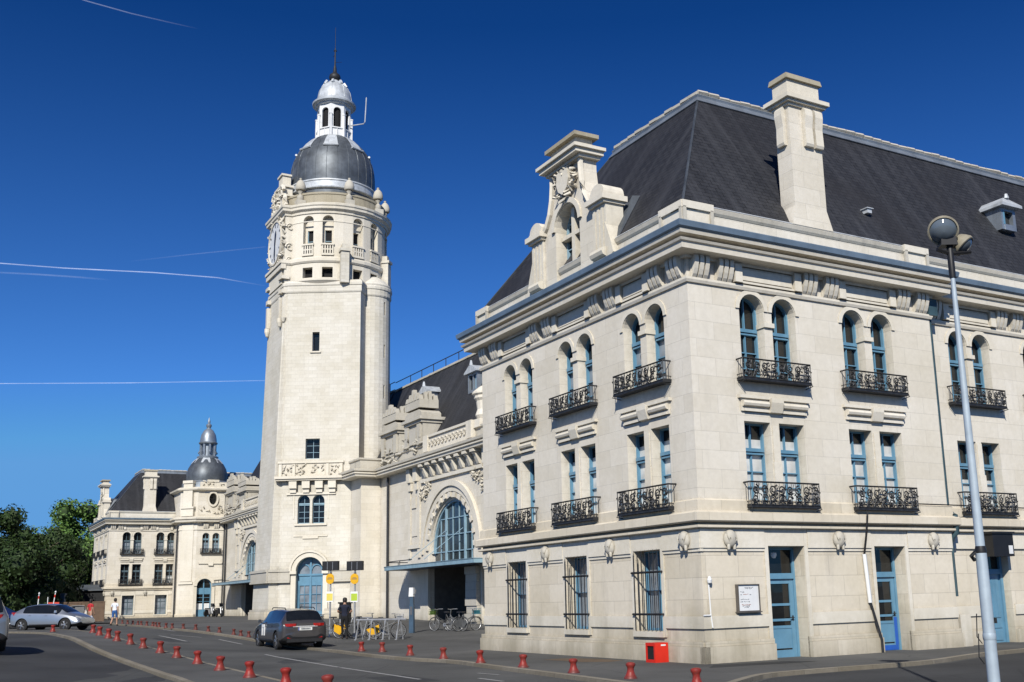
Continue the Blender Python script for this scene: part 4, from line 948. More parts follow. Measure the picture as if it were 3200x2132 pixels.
for s_ in (1, -1):                                  # conical cap of the stair turret
    a, q = 2.95, 2.0; d, l = -.951*a+.31*q, .31*a+.951*q; x, y, _ = DL(d, s_*l); b.mark(); b.lathe([(1.60, 25.0), (1.62, 25.2), (1.1, 25.75), (.5, 26.15), (.001, 26.3)], 24, (x, y))
b.build('turret_cap', M['tower_stone'], tower, 30)
tsweep('belfry_ring', [(-.1, 26.5), (.05, 26.5), (.14, 26.62), (.14, 26.85), (.05, 26.95), (-.1, 27.0)], 'trim', dpath)
tsweep('belfry_string', [(-.05, 29.7), (.03, 29.7), (.03, 29.76), (-.05, 29.78)], 'trim', dpath)
tsweep('belfry_cornice', [(-.1, 30.3), (.08, 30.35), (.10, 30.5), (.26, 30.62), (.30, 30.66), (.31, 30.82), (.38, 30.9), (.40, 31.06), (.1, 31.2), (-.9, 31.24)], 'trim', dpath)
bp = MB(); bp.lathe([(3.6, 31.1), (4.1, 31.1), (4.1, 31.9), (4.16, 31.95), (4.16, 32.1), (3.6, 32.14)], 48, (TX, TY)); bp.build('roof_parapet', M['moss'], tower, 30)
bt = MB()                                          # buttress strips on the corners of the shaft
for s_ in (1, -1):
    for ph in (84, 138):
        d, l = rad(4.42, ph); fr = edge_fr(rad(4.4, ph-4), rad(4.4, ph+4))[0] if s_ > 0 else edge_fr((rad(4.4, ph+4)[0], -rad(4.4, ph+4)[1]), (rad(4.4, ph-4)[0], -rad(4.4, ph-4)[1]))[0]
        bt.mark(); fr.box(bt, .0, .6, 24.9, 27.3, -.3, .42); fr.box(bt, -.08, .68, 27.3, 27.5, -.3, .52); fr.box(bt, .1, .5, 27.5, 27.9, -.3, .3)
bt.build('buttress', M['tower_stone'], tower)
ur = MB()
urn = [(.26, 0), (.3, .05), (.3, .42), (.22, .46), (.13, .55), (.13, .62), (.24, .78), (.26, .84), (.17, .92), (.40, .96), (.45, 1.05), (.44, 1.3), (.34, 1.62), (.16, 1.84), (.08, 1.88), (.12, 1.95), (.12, 2.02), (.001, 2.06)]
for k, ph in enumerate((37, 89, 128, 168, -37, -89, -128)):
    d, l = rad(4.16, ph); x, y, _ = DL(d, l); u = MB(); u.lathe([(r*.88, z*.9+31.5) for r, z in urn], 12, (x, y)); u.box(x-.34, x+.34, y-.34, y+.34, 31.1, 31.51); u.build('urn', M['trim_grey'], tower, 40)
# clock bay: dial, carved surround, pediment
cf = Fr(DL(4.26, 0)[0], DL(4.26, 0)[1], FRONT)
dl = MB(); q = cf.P(0, 28.9, .16); n = 40
dl.add([cf.P(1.62*math.cos(2*math.pi*i/n), 28.75+1.62*math.sin(2*math.pi*i/n), .2) for i in range(n)]+[cf.P(0, 28.75, .2)], [(i, (i+1) % n, n) for i in range(n)])
dial = dl.build('clock_dial', M['white'], tower)
hd_ = MB()
for i in range(12):
    a = R(30*i); c0, s0 = math.sin(a), math.cos(a)
    hd_.prism([(1.24*c0-.06*s0, 1.24*s0+.06*c0), (1.5*c0-.06*s0, 1.5*s0+.06*c0), (1.5*c0+.06*s0, 1.5*s0-.06*c0), (1.24*c0+.06*s0, 1.24*s0-.06*c0)], lambda p, z, d: cf.P(p, 28.75+z, d), .202, .22)
hd_.build('clock_marks', M['navy'], dial)
for nm, ang, ln, w_ in (('minute_hand', 182, 1.36, .12), ('hour_hand', 12, 1.0, .16)):
    b = MB(); a = R(ang); c0, s0 = math.sin(a), math.cos(a)
    b.prism([(-.2*c0-w_*s0*.6, -.2*s0+w_*c0*.6), (ln*.7*c0-w_*s0, ln*.7*s0+w_*c0), (ln*c0, ln*s0), (ln*.7*c0+w_*s0, ln*.7*s0-w_*c0), (-.2*c0+w_*s0*.6, -.2*s0-w_*c0*.6)], lambda p, z, d: cf.P(p, 28.75+z, d), .225, .25); b.build(nm, M['navy'], dial)
cs = MB(); n = 40
for r0, r1, d in ((1.62, 1.74, .27), (1.74, 1.9, .2)):
    q = []
    for dd in (-.05, d):
        for r in (r0, r1): q += [cf.P(r*math.cos(2*math.pi*i/n), 28.75+r*math.sin(2*math.pi*i/n), dd) for i in range(n)]
    fs = []
    for i in range(n): j = (i+1) % n; fs += [(2*n+i, 2*n+j, 3*n+j, 3*n+i), (n+i, n+j, 3*n+j, 3*n+i), (i, j, 2*n+j, 2*n+i)]
    cs.add(q, fs)
rr = random.Random(21)
for k in range(46):
    a = rr.uniform(0, 6.28); r = rr.uniform(1.9, 2.1); x = max(-1.95, min(1.95, r*1.08*math.cos(a))); z = 28.7+r*math.sin(a)
    cs.tube([cf.P(x, z, .0), cf.P(x+rr.uniform(-.2, .2), z+rr.uniform(-.2, .2), .24), cf.P(x+rr.uniform(-.3, .3), z+rr.uniform(-.3, .3), .05)], .12, 5, r1=.05)
sf, sln = edge_fr(plan[0], plan[1])
for s_ in (-1, 1):                                  # scroll brackets on both returns of the bay
    for zc, r in ((27.9, .34), (26.9, .26), (29.5, .3)):
        pts = [(DL(4.35, s_*2.2)[0]+.0, 0, 0)]
        pts = [(DL(3.9+r*(1-.05*i)*math.cos(i*.6), s_*2.1)[0], DL(0, s_*2.08)[1], zc+r*(1-.05*i)*math.sin(i*.6)) for i in range(14)]
        cs.tube(pts, .07, 5)
    for zc, h, w_ in ((24.3, .3, .5), (25.4, .25, .6), (22.4, 1.6, .34)):
        a, b_ = sorted((s_*1.65-w_/2, s_*1.65+w_/2)); cf.box(cs, a, b_, zc, zc+h, -.1, .26)
        y = DL(0, s_*2.02)[1]; x = DL(4.2, 0)[0]; cs.box(x-w_/2, x+w_/2, min(y, y-s_*.16), max(y, y-s_*.16), zc, zc+h)
    cs.lathe([(.001, 21.7), (.12, 21.8), (.22, 22.1), (.22, 22.4), (.001, 22.5)], 10, DL(4.4, s_*1.7)[:2]); cs.lathe([(.001, 22.0), (.1, 22.1), (.2, 22.4), (.001, 22.5)], 10, DL(4.25, s_*2.1)[:2])
cf.box(cs, -2.08, 2.08, 26.2, 26.6, -.1, .26); cf.box(cs, -2.12, 2.12, 26.6, 26.8, -.1, .34)
cf.box(cs, -1.7, 1.7, 25.1, 26.2, -.1, .12)
cs.build('clock_surround', M['trim'], tower)
pd = MB()
cf.box(pd, -1.25, 1.25, 31.0, 32.2, -.9, .10); cf.box(pd, -1.4, 1.4, 32.2, 32.34, -.95, .2); cf.box(pd, -.85, .85, 32.34, 33.1, -.8, .02); cf.box(pd, -1.0, 1.0, 33.1, 33.26, -.85, .12); cf.box(pd, -.5, .5, 33.26, 34.15, -.75, -.1); cf.box(pd, -.6, .6, 34.15, 34.3, -.8, .0)
for s_ in (-1, 1):
    pts = [cf.P(s_*(1.0+.48*(1-.05*i)*math.cos(i*.5)), 32.6+.48*(1-.05*i)*math.sin(i*.5), .05) for i in range(14)]; pd.tube(pts, .15, 6)
    pd.tube([cf.P(s_*1.75, 31.3, -.1), cf.P(s_*1.6, 31.9, -.05), cf.P(s_*1.25, 32.3, -.1), cf.P(s_*.95, 33.0, -.15)], .2, 6, r1=.12)
for k in range(30): x = rr.uniform(-1.2, 1.2); z = rr.uniform(31.2, 32.9); pd.tube([cf.P(x, z, .0), cf.P(x+rr.uniform(-.2, .2), z, .26), cf.P(x+rr.uniform(-.3, .3), z+rr.uniform(-.3, .3), .05)], .10, 5, r1=.05)
pd.build('clock_pediment', M['trim'], tower)
# dome, lantern, spire
dm = MB(); DN = 64
dm.lathe([(3.2, 31.1), (3.25, 32.0), (3.28, 32.75), (3.36, 32.8)], DN, (TX, TY)); base_ = dm.build('dome_drum', M['zinc_dark'], tower, 40)
b = MB(); b.lathe([(3.30, 32.72), (3.45, 32.8), (3.47, 32.88), (3.38, 32.94), (3.38, 33.34), (3.44, 33.4), (3.42, 33.5), (3.2, 33.56)], DN, (TX, TY)); b.build('dome_band', M['zinc_light'], tower, 40)
b = MB(); b.lathe([(3.24, 33.5), (3.28, 34.0), (3.28, 34.6), (3.22, 35.25), (3.07, 35.9), (2.8, 36.5), (2.4, 37.08), (1.95, 37.55), (1.5, 37.9), (1.38, 38.0)], 96, (TX, TY)); dome = b.build('dome', M['zinc_dark'], tower, 60)
prof = [(3.28, 34.6), (3.22, 35.25), (3.07, 35.9), (2.8, 36.5), (2.4, 37.08), (1.95, 37.55), (1.5, 37.9)]
rb = MB()
for k in range(24):
    a = math.pi*2*k/24+.05; rb.tube([(TX+(r+.005)*math.cos(a), TY+(r+.005)*math.sin(a), z) for r, z in [(3.25, 33.55), (3.285, 34.0)]+prof], .022, 4)
rb.build('dome_seam', M['zinc_dark'], dome)
rb = MB()
for k in range(8):
    a = math.pi*2*(k+.5)/8; w_ = .16; rb.mark()
    for s0, pr in ((-1, prof[3:]),):
        pts = [(r+.045, z+.03) for r, z in pr]; vs = []
        for r, z in pts: vs += [(TX+r*math.cos(a-w_*1.2), TY+r*math.sin(a-w_*1.2), z), (TX+r*math.cos(a+w_*1.2), TY+r*math.sin(a+w_*1.2), z)]
        rb.add(vs, [(2*i, 2*i+1, 2*i+3, 2*i+2) for i in range(len(pts)-1)])
    r, z = prof[3]; rb.tube([(TX+(r+.1)*math.cos(a-.2), TY+(r+.1)*math.sin(a-.2), z), (TX+(r+.1)*math.cos(a+.2), TY+(r+.1)*math.sin(a+.2), z)], .09, 6)
rb.build('dome_lead_flap', M['zinc_light'], dome)
lt = MB(); n = 8
for k in range(n):
    a0, a1 = 2*math.pi*(k+.35)/n, 2*math.pi*(k+1.35)/n; r = 1.36
    p, q = (TX+r*math.cos(a0), TY+r*math.sin(a0)), (TX+r*math.cos(a1), TY+r*math.sin(a1)); ang = math.atan2(q[1]-p[1], q[0]-p[0]); fr = Fr(p[0], p[1], ang); ln = math.dist(p, q)
    wall(lt, fr, rect(0, ln, 37.7, 40.8), [opening(ln/2, .60, 38.72, 40.42, True, 8)], .14)
    fr.box(lt, -.09, .09, 37.8, 39.75, -.05, .12); fr.box(lt, -.1, ln+.02, 38.62, 38.71, -.1, .08); fr.box(lt, -.12, .12, 39.75, 39.85, -.05, .14); fr.box(lt, ln/2-.02, ln/2+.02, 37.8, 38.62, -.05, .06)
lan = lt.build('lantern', M['white'], tower)
lc = MB(); lc.lathe([(1.3, 40.70), (1.45, 40.75), (1.5, 40.85), (1.72, 40.95), (1.74, 41.08), (1.5, 41.20), (1.42, 41.35), (.8, 41.40)], 36, (TX, TY)); lc.lathe([(1.38, 41.30), (1.36, 41.55), (1.25, 42.15), (1.02, 42.60), (.7, 42.90), (.45, 43.02)], 36, (TX, TY)); lc.build('lantern_cap', M['zinc_light'], lan, 30)
ls = MB()
for k in range(8): a = 2*math.pi*k/8+.3; ls.tube([(TX+(r+.01)*math.cos(a), TY+(r+.01)*math.sin(a), z) for r, z in ((1.38, 41.40), (1.36, 41.55), (1.25, 42.15), (1.02, 42.60), (.7, 42.90))], .03, 4); ls.tube([(TX+.95*math.cos(a), TY+.95*math.sin(a), 42.68), (TX+.75*math.cos(a), TY+.75*math.sin(a), 43.0)], .13, 5)
ls.lathe([(.55, 42.98), (.5, 43.10), (.34, 43.20), (.3, 43.26)], 16, (TX, TY)); ls.build('cap_seam', M['zinc_light'], lan)
sp = MB(); sp.lathe([(.25, 43.20), (.42, 43.35), (.47, 43.55), (.42, 43.75), (.25, 43.90), (.16, 44.00), (.12, 44.40), (.06, 44.70), (.05, 46.10), (.02, 46.20), (.015, 48.00)], 14, (TX, TY)); sp.tube([(TX, TY, 45.6), (TX, TY+.45, 45.6)], .02, 5); sp.tube([(TX, TY, 44.9), (TX+.5, TY-.2, 44.95)], .015, 4); sp.tube([(TX-.12, TY, 45.9), (TX+.12, TY, 45.95)], .06, 6); sp.build('spire', M['iron'], tower, 40)
ic = MB(); ic.lathe([(1.0, 37.9), (1.1, 40.80)], 12, (TX, TY)); ic.build('lantern_core', M['dark'], lan)
ab = MB(); e1 = Vector((.862, -.507, 0)); 
ax = Vector((TX, TY, 0)); dirr = Vector((.76, -.65, 0)).normalized(); ab.tube([ax+dirr*1.3+Vector((0, 0, 39.2)), ax+dirr*2.5+Vector((0, 0, 39.25)), ax+dirr*2.62+Vector((0, 0, 39.4)), ax+dirr*2.72+Vector((0, 0, 41.5))], .045, 6); ab.build('antenna', M['zinc_light'], lan)
# ------------------------------------------------------------------ domed corner pavilion at the far end
dpv = building('domed_corner_pavilion', 'cream corner pavilion with a small round lead dome, left of the tower', 'station building', (9.4, 98, .3))
oz = .28
fc = Fr(0, 96.5, 0)                                 # face towards the camera
def ring(pts): return [(x, y) for x, y in pts]
bplan = [(6.6, 103), (6.6, 98.0), (8.1, 96.5), (10.9, 96.5), (10.9, 103)]
b = MB()
for i in range(4):
    (xa, ya), (xb, yb) = bplan[i], bplan[i+1]; ln = math.dist((xa, ya), (xb, yb)); fr = Fr(xa, ya, math.atan2(yb-ya, xb-xa))
    hs = []
    if i == 2: hs = [opening(9.1-8.1, 1.55, .5, 4.55, True), opening(9.55-8.1-.52+.05, .74, 7.3, 9.35, True), opening(9.55-8.1+.52+.05, .74, 7.3, 9.35, True), oval(9.65-8.1, 12.95, .42, .62)]
    wall(b, fr, rect(0, ln, -.4, 14.0), hs, .4)
b.build('wall', M['ashlar'], dpv)
pth = bplan
for nm, prof, mt in (('plinth', [(-.05, -.4), (.1, -.4), (.1, .9), (.05, .95), (-.05, .98)], 'ashlar_low'), ('cornice', [(-.05, 10.35), (.1, 10.4), (.5, 10.5), (.55, 10.7), (.68, 10.78), (.7, 10.95), (.1, 11.1), (-.05, 11.1)], 'trim'), ('frieze_moulding', [(-.05, 9.6), (.08, 9.65), (.08, 9.8), (-.05, 9.85)], 'trim'), ('attic_cornice', [(-.05, 13.7), (.1, 13.75), (.38, 13.9), (.42, 14.05), (.1, 14.2), (-.4, 14.25)], 'trim')):
    m_ = MB()
    if nm == 'plinth': m_.sweep(pth[:3]+[(8.3, 96.5)], prof); m_.sweep([(9.95, 96.5), (10.9, 96.5)], prof)
    else: m_.sweep(pth, prof)
    m_.build(nm, M[mt], dpv)
sm = MB(); fd = Fr(8.1, 96.5, 0); arcm(sm, fd, 1.0, 3.78, .78, 1.06, -.05, .12); 
for s_ in (-1, 1): a, b_ = sorted((1.0+s_*.78, 1.0+s_*1.06)); fd.box(sm, a, b_, .5, 3.7, -.05, .1)
fd.box(sm, .3, 2.7, 6.1, 6.25, -.05, .12); fd.box(sm, 1.3, 1.8, 5.9, 6.3, -.05, .16)
for k in range(2):
    sm.add([], [])
    put('modillion', (1,), modillion_fn, M['trim'], dpv, fd.P(.9+k*1.1, 9.7)-ORG, 0)
q = []; n = 24
for d in (-.05, .14):
    for r in (1.0, 1.35): q += [fd.P(1.55+.42*r*math.cos(2*math.pi*i/n), 12.95+.62*r*math.sin(2*math.pi*i/n), d) for i in range(n)]
fs = []
for i in range(n): j = (i+1) % n; fs += [(2*n+i, 2*n+j, 3*n+j, 3*n+i), (n+i, n+j, 3*n+j, 3*n+i), (i, j, 2*n+j, 2*n+i)]
sm.add(q, fs)
fd.box(sm, .2, 2.9, 14.2, 14.75, -.5, .1); fd.box(sm, .9, 2.1, 14.75, 15.0, -.5, .16)
chf = Fr(6.6, 98.0, math.atan2(-1.5, 1.5)); chf.box(sm, .35, 1.8, 11.1, 11.9, -.1, .35); chf.box(sm, .25, 1.9, 11.9, 12.1, -.1, .45); chf.box(sm, .5, 1.6, 12.1, 14.6, -.1, .28); chf.box(sm, .2, 1.9, 4.0, 4.25, -.1, .12); chf.box(sm, .35, 1.75, 4.3, 10.2, -.1, .06); chf.box(sm, .45, 1.65, 14.6, 14.9, -.3, .38)
rr = random.Random(31)
for k in range(24): x = rr.uniform(.4, 2.6); z = rr.choice((11.5, 12.0, 14.5))+rr.uniform(-.2, .3); sm.tube([fd.P(x, z, 0), fd.P(x+rr.uniform(-.2, .2), z+.1, .22), fd.P(x+rr.uniform(-.3, .3), z+rr.uniform(-.3, .3), .02)], .08, 5, r1=.04)
sm.build('carved_moulding', M['trim'], dpv)
for o in (-.47, .57): window(dpv, fd, 9.55-8.1+o, .74, 7.3, 9.35, True, 1.4, .5, .3, 'blue_pale', 2, g2='glass_grey')
balcony(dpv, fd, 1.5, 2.1, 7.2, .5)
ow = MB(); tr = oval(1.55, 12.95, .42, .62); ow.add([fd.P(a, z, -.3) for a, z in tr], [tuple(range(len(tr)))]); ow.build('oval_window', M['glass'], dpv)
d = MB(); c = 1.0
fd.box(d, c-.78, c-.68, .5, 3.78, -.4, -.28); fd.box(d, c+.68, c+.78, .5, 3.78, -.4, -.28); fd.box(d, c-.05, c+.05, .5, 4.4, -.4, -.26); fd.box(d, c-.7, c+.7, 2.95, 3.6, -.4, -.3); fd.box(d, c-.7, c+.7, .5, 1.35, -.4, -.31); arcm(d, fd, c, 3.78, .68, .78, -.4, -.28)
for z in (2.2, 2.6): fd.box(d, c-.7, c+.7, z-.02, z+.02, -.38, -.3)
do = d.build('entrance_door', M['blue'], dpv); p = MB(); fd.box(p, c-.7, c+.7, 1.35, 4.5, -.39, -.37); fd.box(p, c-.66, c-.06, 1.38, 2.0, -.37, -.35, 1); fd.box(p, c+.06, c+.66, 1.38, 2.0, -.37, -.35, 1); p.build('pane', [M['glass'], M['white']], do)
dp = MB(); dp.tube([(10.95, 96.4, 10.2), (10.95, 96.4, .2)], .08, 8); dp.mark(); dp.tube([(6.45, 98.2, 10.2), (6.45, 98.2, .2)], .08, 8); dp.build('drainpipe', M['iron'], dpv)
DX, DY = 9.45, 99.0
tp = MB(); tp.lathe([(2.6, 13.6), (2.55, 14.75), (2.35, 14.9), (2.25, 15.0)], 32, (DX, DY)); tp.build('dome_drum', M['zinc'], dpv, 40)
tp = MB(); tp.lathe([(2.12, 14.9), (2.18, 15.4), (2.14, 15.9), (1.98, 16.45), (1.7, 16.95), (1.35, 17.35), (1.0, 17.6)], 48, (DX, DY)); dme = tp.build('dome', M['zinc_dark'], dpv, 60)
fl_ = MB()
for k in range(6):
    a = 2*math.pi*(k+.2)/6; pts = [(1.72, 16.98), (1.38, 17.38), (1.02, 17.64)]; vs = []
    for r, z in pts: vs += [(DX+r*math.cos(a-.3), DY+r*math.sin(a-.3), z), (DX+r*math.cos(a+.3), DY+r*math.sin(a+.3), z)]
    fl_.mark(); fl_.add(vs, [(0, 1, 3, 2), (2, 3, 5, 4)])
fl_.build('dome_lead_flap', M['zinc_light'], dme)
ln_ = MB(); ln_.lathe([(1.12, 17.55), (1.16, 17.75), (.95, 17.85), (.62, 17.9), (.6, 19.1), (.98, 19.2), (1.02, 19.32), (.9, 19.4), (.88, 19.7), (.78, 20.2), (.5, 20.7), (.25, 20.9), (.2, 21.0), (.3, 21.2), (.3, 21.35), (.12, 21.5), (.16, 21.7), (.08, 21.95), (.01, 22.2)], 16, (DX, DY))
for k in range(8): a = 2*math.pi*k/8; ln_.box(DX+.78*math.cos(a)-.1, DX+.78*math.cos(a)+.1, DY+.78*math.sin(a)-.1, DY+.78*math.sin(a)+.1, 17.8, 19.2); ln_.tube([(DX+.8*math.cos(a), DY+.8*math.sin(a), 18.0), (DX+1.02*math.cos(a), DY+1.02*math.sin(a), 18.15), (DX+.8*math.cos(a), DY+.8*math.sin(a), 18.5)], .07, 5)
la = ln_.build('lantern', M['zinc'], dpv, 40)
# ------------------------------------------------------------------ ground, roads, pavements
ORG = Vector((0, 0, 0))
def sst(t): t = max(0.0, min(1.0, t)); return t*t*(3-2*t)
def gz(x, y):
    a = sst((y-42)/38); b = sst((-x-9)/11); return .58*(1-(1-a)*(1-b))
def axis(lo, hi, step, far): return [-far, -far/3, -far/9]+[lo-60, lo-25]+[lo+step*i for i in range(int((hi-lo)/step)+1)]+[hi+25, hi+60, far/9, far/3, far]
xs = axis(-60, 40, 2.0, 4500.0); ys = axis(0, 130, 2.0, 4500.0)
b = MB(); b.add([(x, y, gz(x, y)) for y in ys for x in xs], [(j*len(xs)+i, j*len(xs)+i+1, (j+1)*len(xs)+i+1, (j+1)*len(xs)+i) for j in range(len(ys)-1) for i in range(len(xs)-1)])
tag(b.build('road', M['asphalt'], smooth=60, recalc=False), kind='structure')
def sheet(name, poly, h, mat, step=1.5, kind='structure', skirt=0.0):
    bm = bmesh.new(); vs = [bm.verts.new((x, y, 0)) for x, y in poly]; bm.faces.new(vs)
    bmesh.ops.triangulate(bm, faces=bm.faces[:])
    x0, x1 = min(p[0] for p in poly), max(p[0] for p in poly); y0, y1 = min(p[1] for p in poly), max(p[1] for p in poly)
    for ax, lo, hi in ((0, x0, x1), (1, y0, y1)):
        k = math.floor(lo/step)*step+step
        while k < hi:
            co = (k, 0, 0) if ax == 0 else (0, k, 0); no = (1, 0, 0) if ax == 0 else (0, 1, 0)
            bmesh.ops.bisect_plane(bm, geom=bm.verts[:]+bm.edges[:]+bm.faces[:], plane_co=co, plane_no=no, dist=1e-5); k += step
    for v in bm.verts: v.co.z = gz(v.co.x, v.co.y)+h
    bmesh.ops.recalc_face_normals(bm, faces=bm.faces)
    for f in bm.faces:
        if f.normal.z < 0: f.normal_flip()
    uvl = bm.loops.layers.uv.new('UVMap')
    for f in bm.faces:
        for lp in f.loops: lp[uvl].uv = lp.vert.co.xy
    me = bpy.data.meshes.new(name); bm.to_mesh(me); bm.free(); me.materials.append(M[mat])
    return tag(link(name, me), kind=kind)
def resample(pts, step=1.0, smooth=2, closed=False):
    P = [Vector((p[0], p[1], 0)) for p in pts]
    for _ in range(smooth):
        Q = [P[0]]
        for a, c in zip(P, P[1:]): Q += [a.lerp(c, .25), a.lerp(c, .75)]
        P = Q+[P[-1]]
    out = [P[0]]
    for a, c in zip(P, P[1:]):
        n = max(1, int((c-a).length/step))
        for i in range(1, n+1): out.append(a.lerp(c, i/n))
    return [(p.x, p.y) for p in out]
def kerb(name, pts, h=.088, w=.17):
    b = MB(); n = len(pts); vs = []; 
    for i in range(n):
        p = Vector(pts[i]); t = (Vector(pts[min(i+1, n-1)])-Vector(pts[max(i-1, 0)])).normalized(); nn = Vector((-t.y, t.x))
        z = gz(p.x, p.y); q = p+nn*w
        vs += [(p.x, p.y, z-.1), (p.x, p.y, z+h-.02), (p.x+nn.x*.02, p.y+nn.y*.02, z+h), (q.x, q.y, z+h), (q.x, q.y, z-.1)]
    fs = [(i*5+k, (i+1)*5+k, (i+1)*5+k+1, i*5+k+1) for i in range(n-1) for k in range(4)]
    b.add(vs, fs); me = b.mesh(name, [M['kerb']]); uv = me.uv_layers[0]
    s = [0]
    for i in range(1, n): s.append(s[-1]+math.dist(pts[i], pts[i-1]))
    for lp, l in zip(me.loops, uv.data): l.uv = (s[lp.vertex_index//5], .3+(lp.vertex_index % 5)*.08)
    return tag(link(name, me), kind='structure')
# station pavement: kerb runs from the far left, past the tower, round the tip and up the side street (ground on its left-hand side)
KR = [(-34, 82), (-31.8, 76.3), (-28.7, 70.8), (-25.5, 65.3), (-22.9, 60.2), (-20.6, 56.0), (-18.7, 52.8), (-16.4, 49.9), (-14.4, 47.7), (-11.5, 43.7), (-8.4, 38.9), (-6.2, 35.1), (-4.35, 31.9), (-2.9, 30.3), (-1.8, 27.8), (-.75, 25.6), (.3, 23.4), (1.35, 21.1), (2.3, 19.4), (2.75, 19.4), (3.55, 21.3), (4.1, 22.3), (5.1, 23.0), (6.0, 23.55), (7.75, 24.5), (8.65, 25.25), (9.7, 26.5), (10.6, 27.45), (16, 31.6), (30, 42.5), (45, 54)]
KR = [(x-.22, y-.2) if y < 38 and x < 2.5 else (x, y) for x, y in KR]
kr = resample(KR, 1.0, 1)
poly = kr+[(45, 70), (20, 110), (-40, 150), (-75, 150), (-75, 110), (-50, 96)]
sheet('pavement', poly, .080, 'pave'); kerb('kerb', kr)
# traffic island with the left-hand row of bollards
KI = [(-46, 66), (-36, 61.5), (-29.8, 57.2), (-27.0, 54.6), (-24.2, 51.0), (-20.3, 44.2), (-16.2, 36.9), (-13.9, 33.25), (-11.9, 30.2), (-10.65, 28.2), (-8.7, 24.9), (-6.6, 20.4), (-5.2, 16.5), (-4.2, 13.2)]
KO = [(-2.6, 15.4), (-3.9, 18.9), (-5.4, 21.9), (-7.0, 24.85), (-8.6, 27.9), (-10.2, 30.85), (-11.65, 33.3), (-12.85, 35.2), (-14.1, 37.0), (-16.3, 40.2), (-18.8, 44.4), (-21.0, 48.6), (-22.8, 51.5), (-26.2, 57.6), (-30, 61), (-38, 66), (-46, 70)]
KO = [(x+.35, y) for x, y in KO]
ki, ko = resample(KI, 1.0, 1), resample(KO, 1.0, 1)
sheet('traffic_island', [(x, y) for x, y in ki]+[(x, y) for x, y in ko], .080, 'pave')
kerb('island_kerb', list(ki)); kerb('island_kerb', list(ko), .086, .14)
# darker parking lane in the left foreground
sheet('parking_lane', [(x-.02, y-.05) for x, y in ki[4:]]+[(-6, 6), (-30, 6), (-60, 40), (-50, 62)], .004, 'asphalt_dark')
sheet('side_street', [(3.3, 19.0), (3.62, 21.1), (4.15, 22.15), (5.13, 22.85), (6.05, 23.4), (7.8, 24.35), (8.75, 25.1), (9.8, 26.35), (10.7, 27.3), (16, 31.4), (30, 42.2), (40, 38), (20, 12), (3.4, 12)], .004, 'asphalt_dark')
def stripe(p, q, w=.10, name='lane_marking'):
    P, Q = Vector(p), Vector(q); t = (Q-P).normalized(); n = Vector((-t.y, t.x))*w/2
    return sheet(name, [tuple(P-n), tuple(Q-n), tuple(Q+n), tuple(P+n)], .008, 'line', 2.0)
for p, q, w in (((-14.6, 46.1), (-12.9, 43.7), .12), ((-10.3, 37.6), (-6.1, 29.5), .10), ((-6.0, 29.3), (-3.2, 24.2), .10), ((-17.4, 46.8), (-15.1, 43.6), .14), ((-17.3, 47.9), (-15.6, 46.9), .12), ((-1.9, 24.1), (-1.3, 23.0), .10), ((-2.05, 25.75), (-1.5, 25.0), .08), ((-20.5, 55.5), (-18.6, 52.0), .12)): stripe(p, q, w)
sheet('pavement_patch', [(-.6, 29.2), (.4, 27.7), (1.1, 27.5), (1.5, 27.9), (.9, 28.9), (.0, 29.6)], .084, 'patch')
sheet('pavement_patch', [(3.2, 24.4), (5.9, 25.7), (5.3, 26.1), (3.4, 25.2)], .084, 'asphalt_dark')
for q in ([(-9.5, 34.2), (-8.2, 32.0), (-7.2, 32.6), (-8.4, 34.9)], [(-4.6, 25.2), (-3.5, 23.3), (-2.7, 23.8), (-3.8, 25.7)], [(-16.8, 44.5), (-15.4, 42.6), (-14.7, 43.1), (-16.1, 45.1)]): sheet('road_patch', q, .0045, 'asphalt_dark')
# ------------------------------------------------------------------ trees
M['leaf'] = None
def leafmat(name, base, var=.5):
    m, nt, b = nodes(name)
    rnd = nd(nt, 'ShaderNodeNewGeometry').outputs['Random Per Island']; geo = nd(nt, 'ShaderNodeNewGeometry').outputs['Position']
    n = noise(nt, geo, .45, 3)
    c = mixc(nt, rnd, [x*(1-var) for x in base], [min(1, x*(1+var)) for x in base]); c = mixc(nt, ramp(nt, n, .35, .65, 0, .6), c, (base[0]*1.25, base[1]*1.05, base[2]*.7))
    nt.links.new(c, b.inputs['Base Color']); b.inputs['Roughness'].default_value = .55; b.inputs['Specular IOR Level'].default_value = .3
    b.inputs['Transmission Weight'].default_value = 0
    return m
M['leaf'] = leafmat('broad_leaves', (.040, .070, .018)); M['leaf_light'] = leafmat('bright_green_leaves', (.10, .19, .045)); M['leaf_dark'] = leafmat('dark_leaves', (.024, .048, .013))  # three leaf greens, the brightest for the tall tree
M['bark'] = simple('tree_bark', (.09, .07, .05), .9, 0, .3, 6)
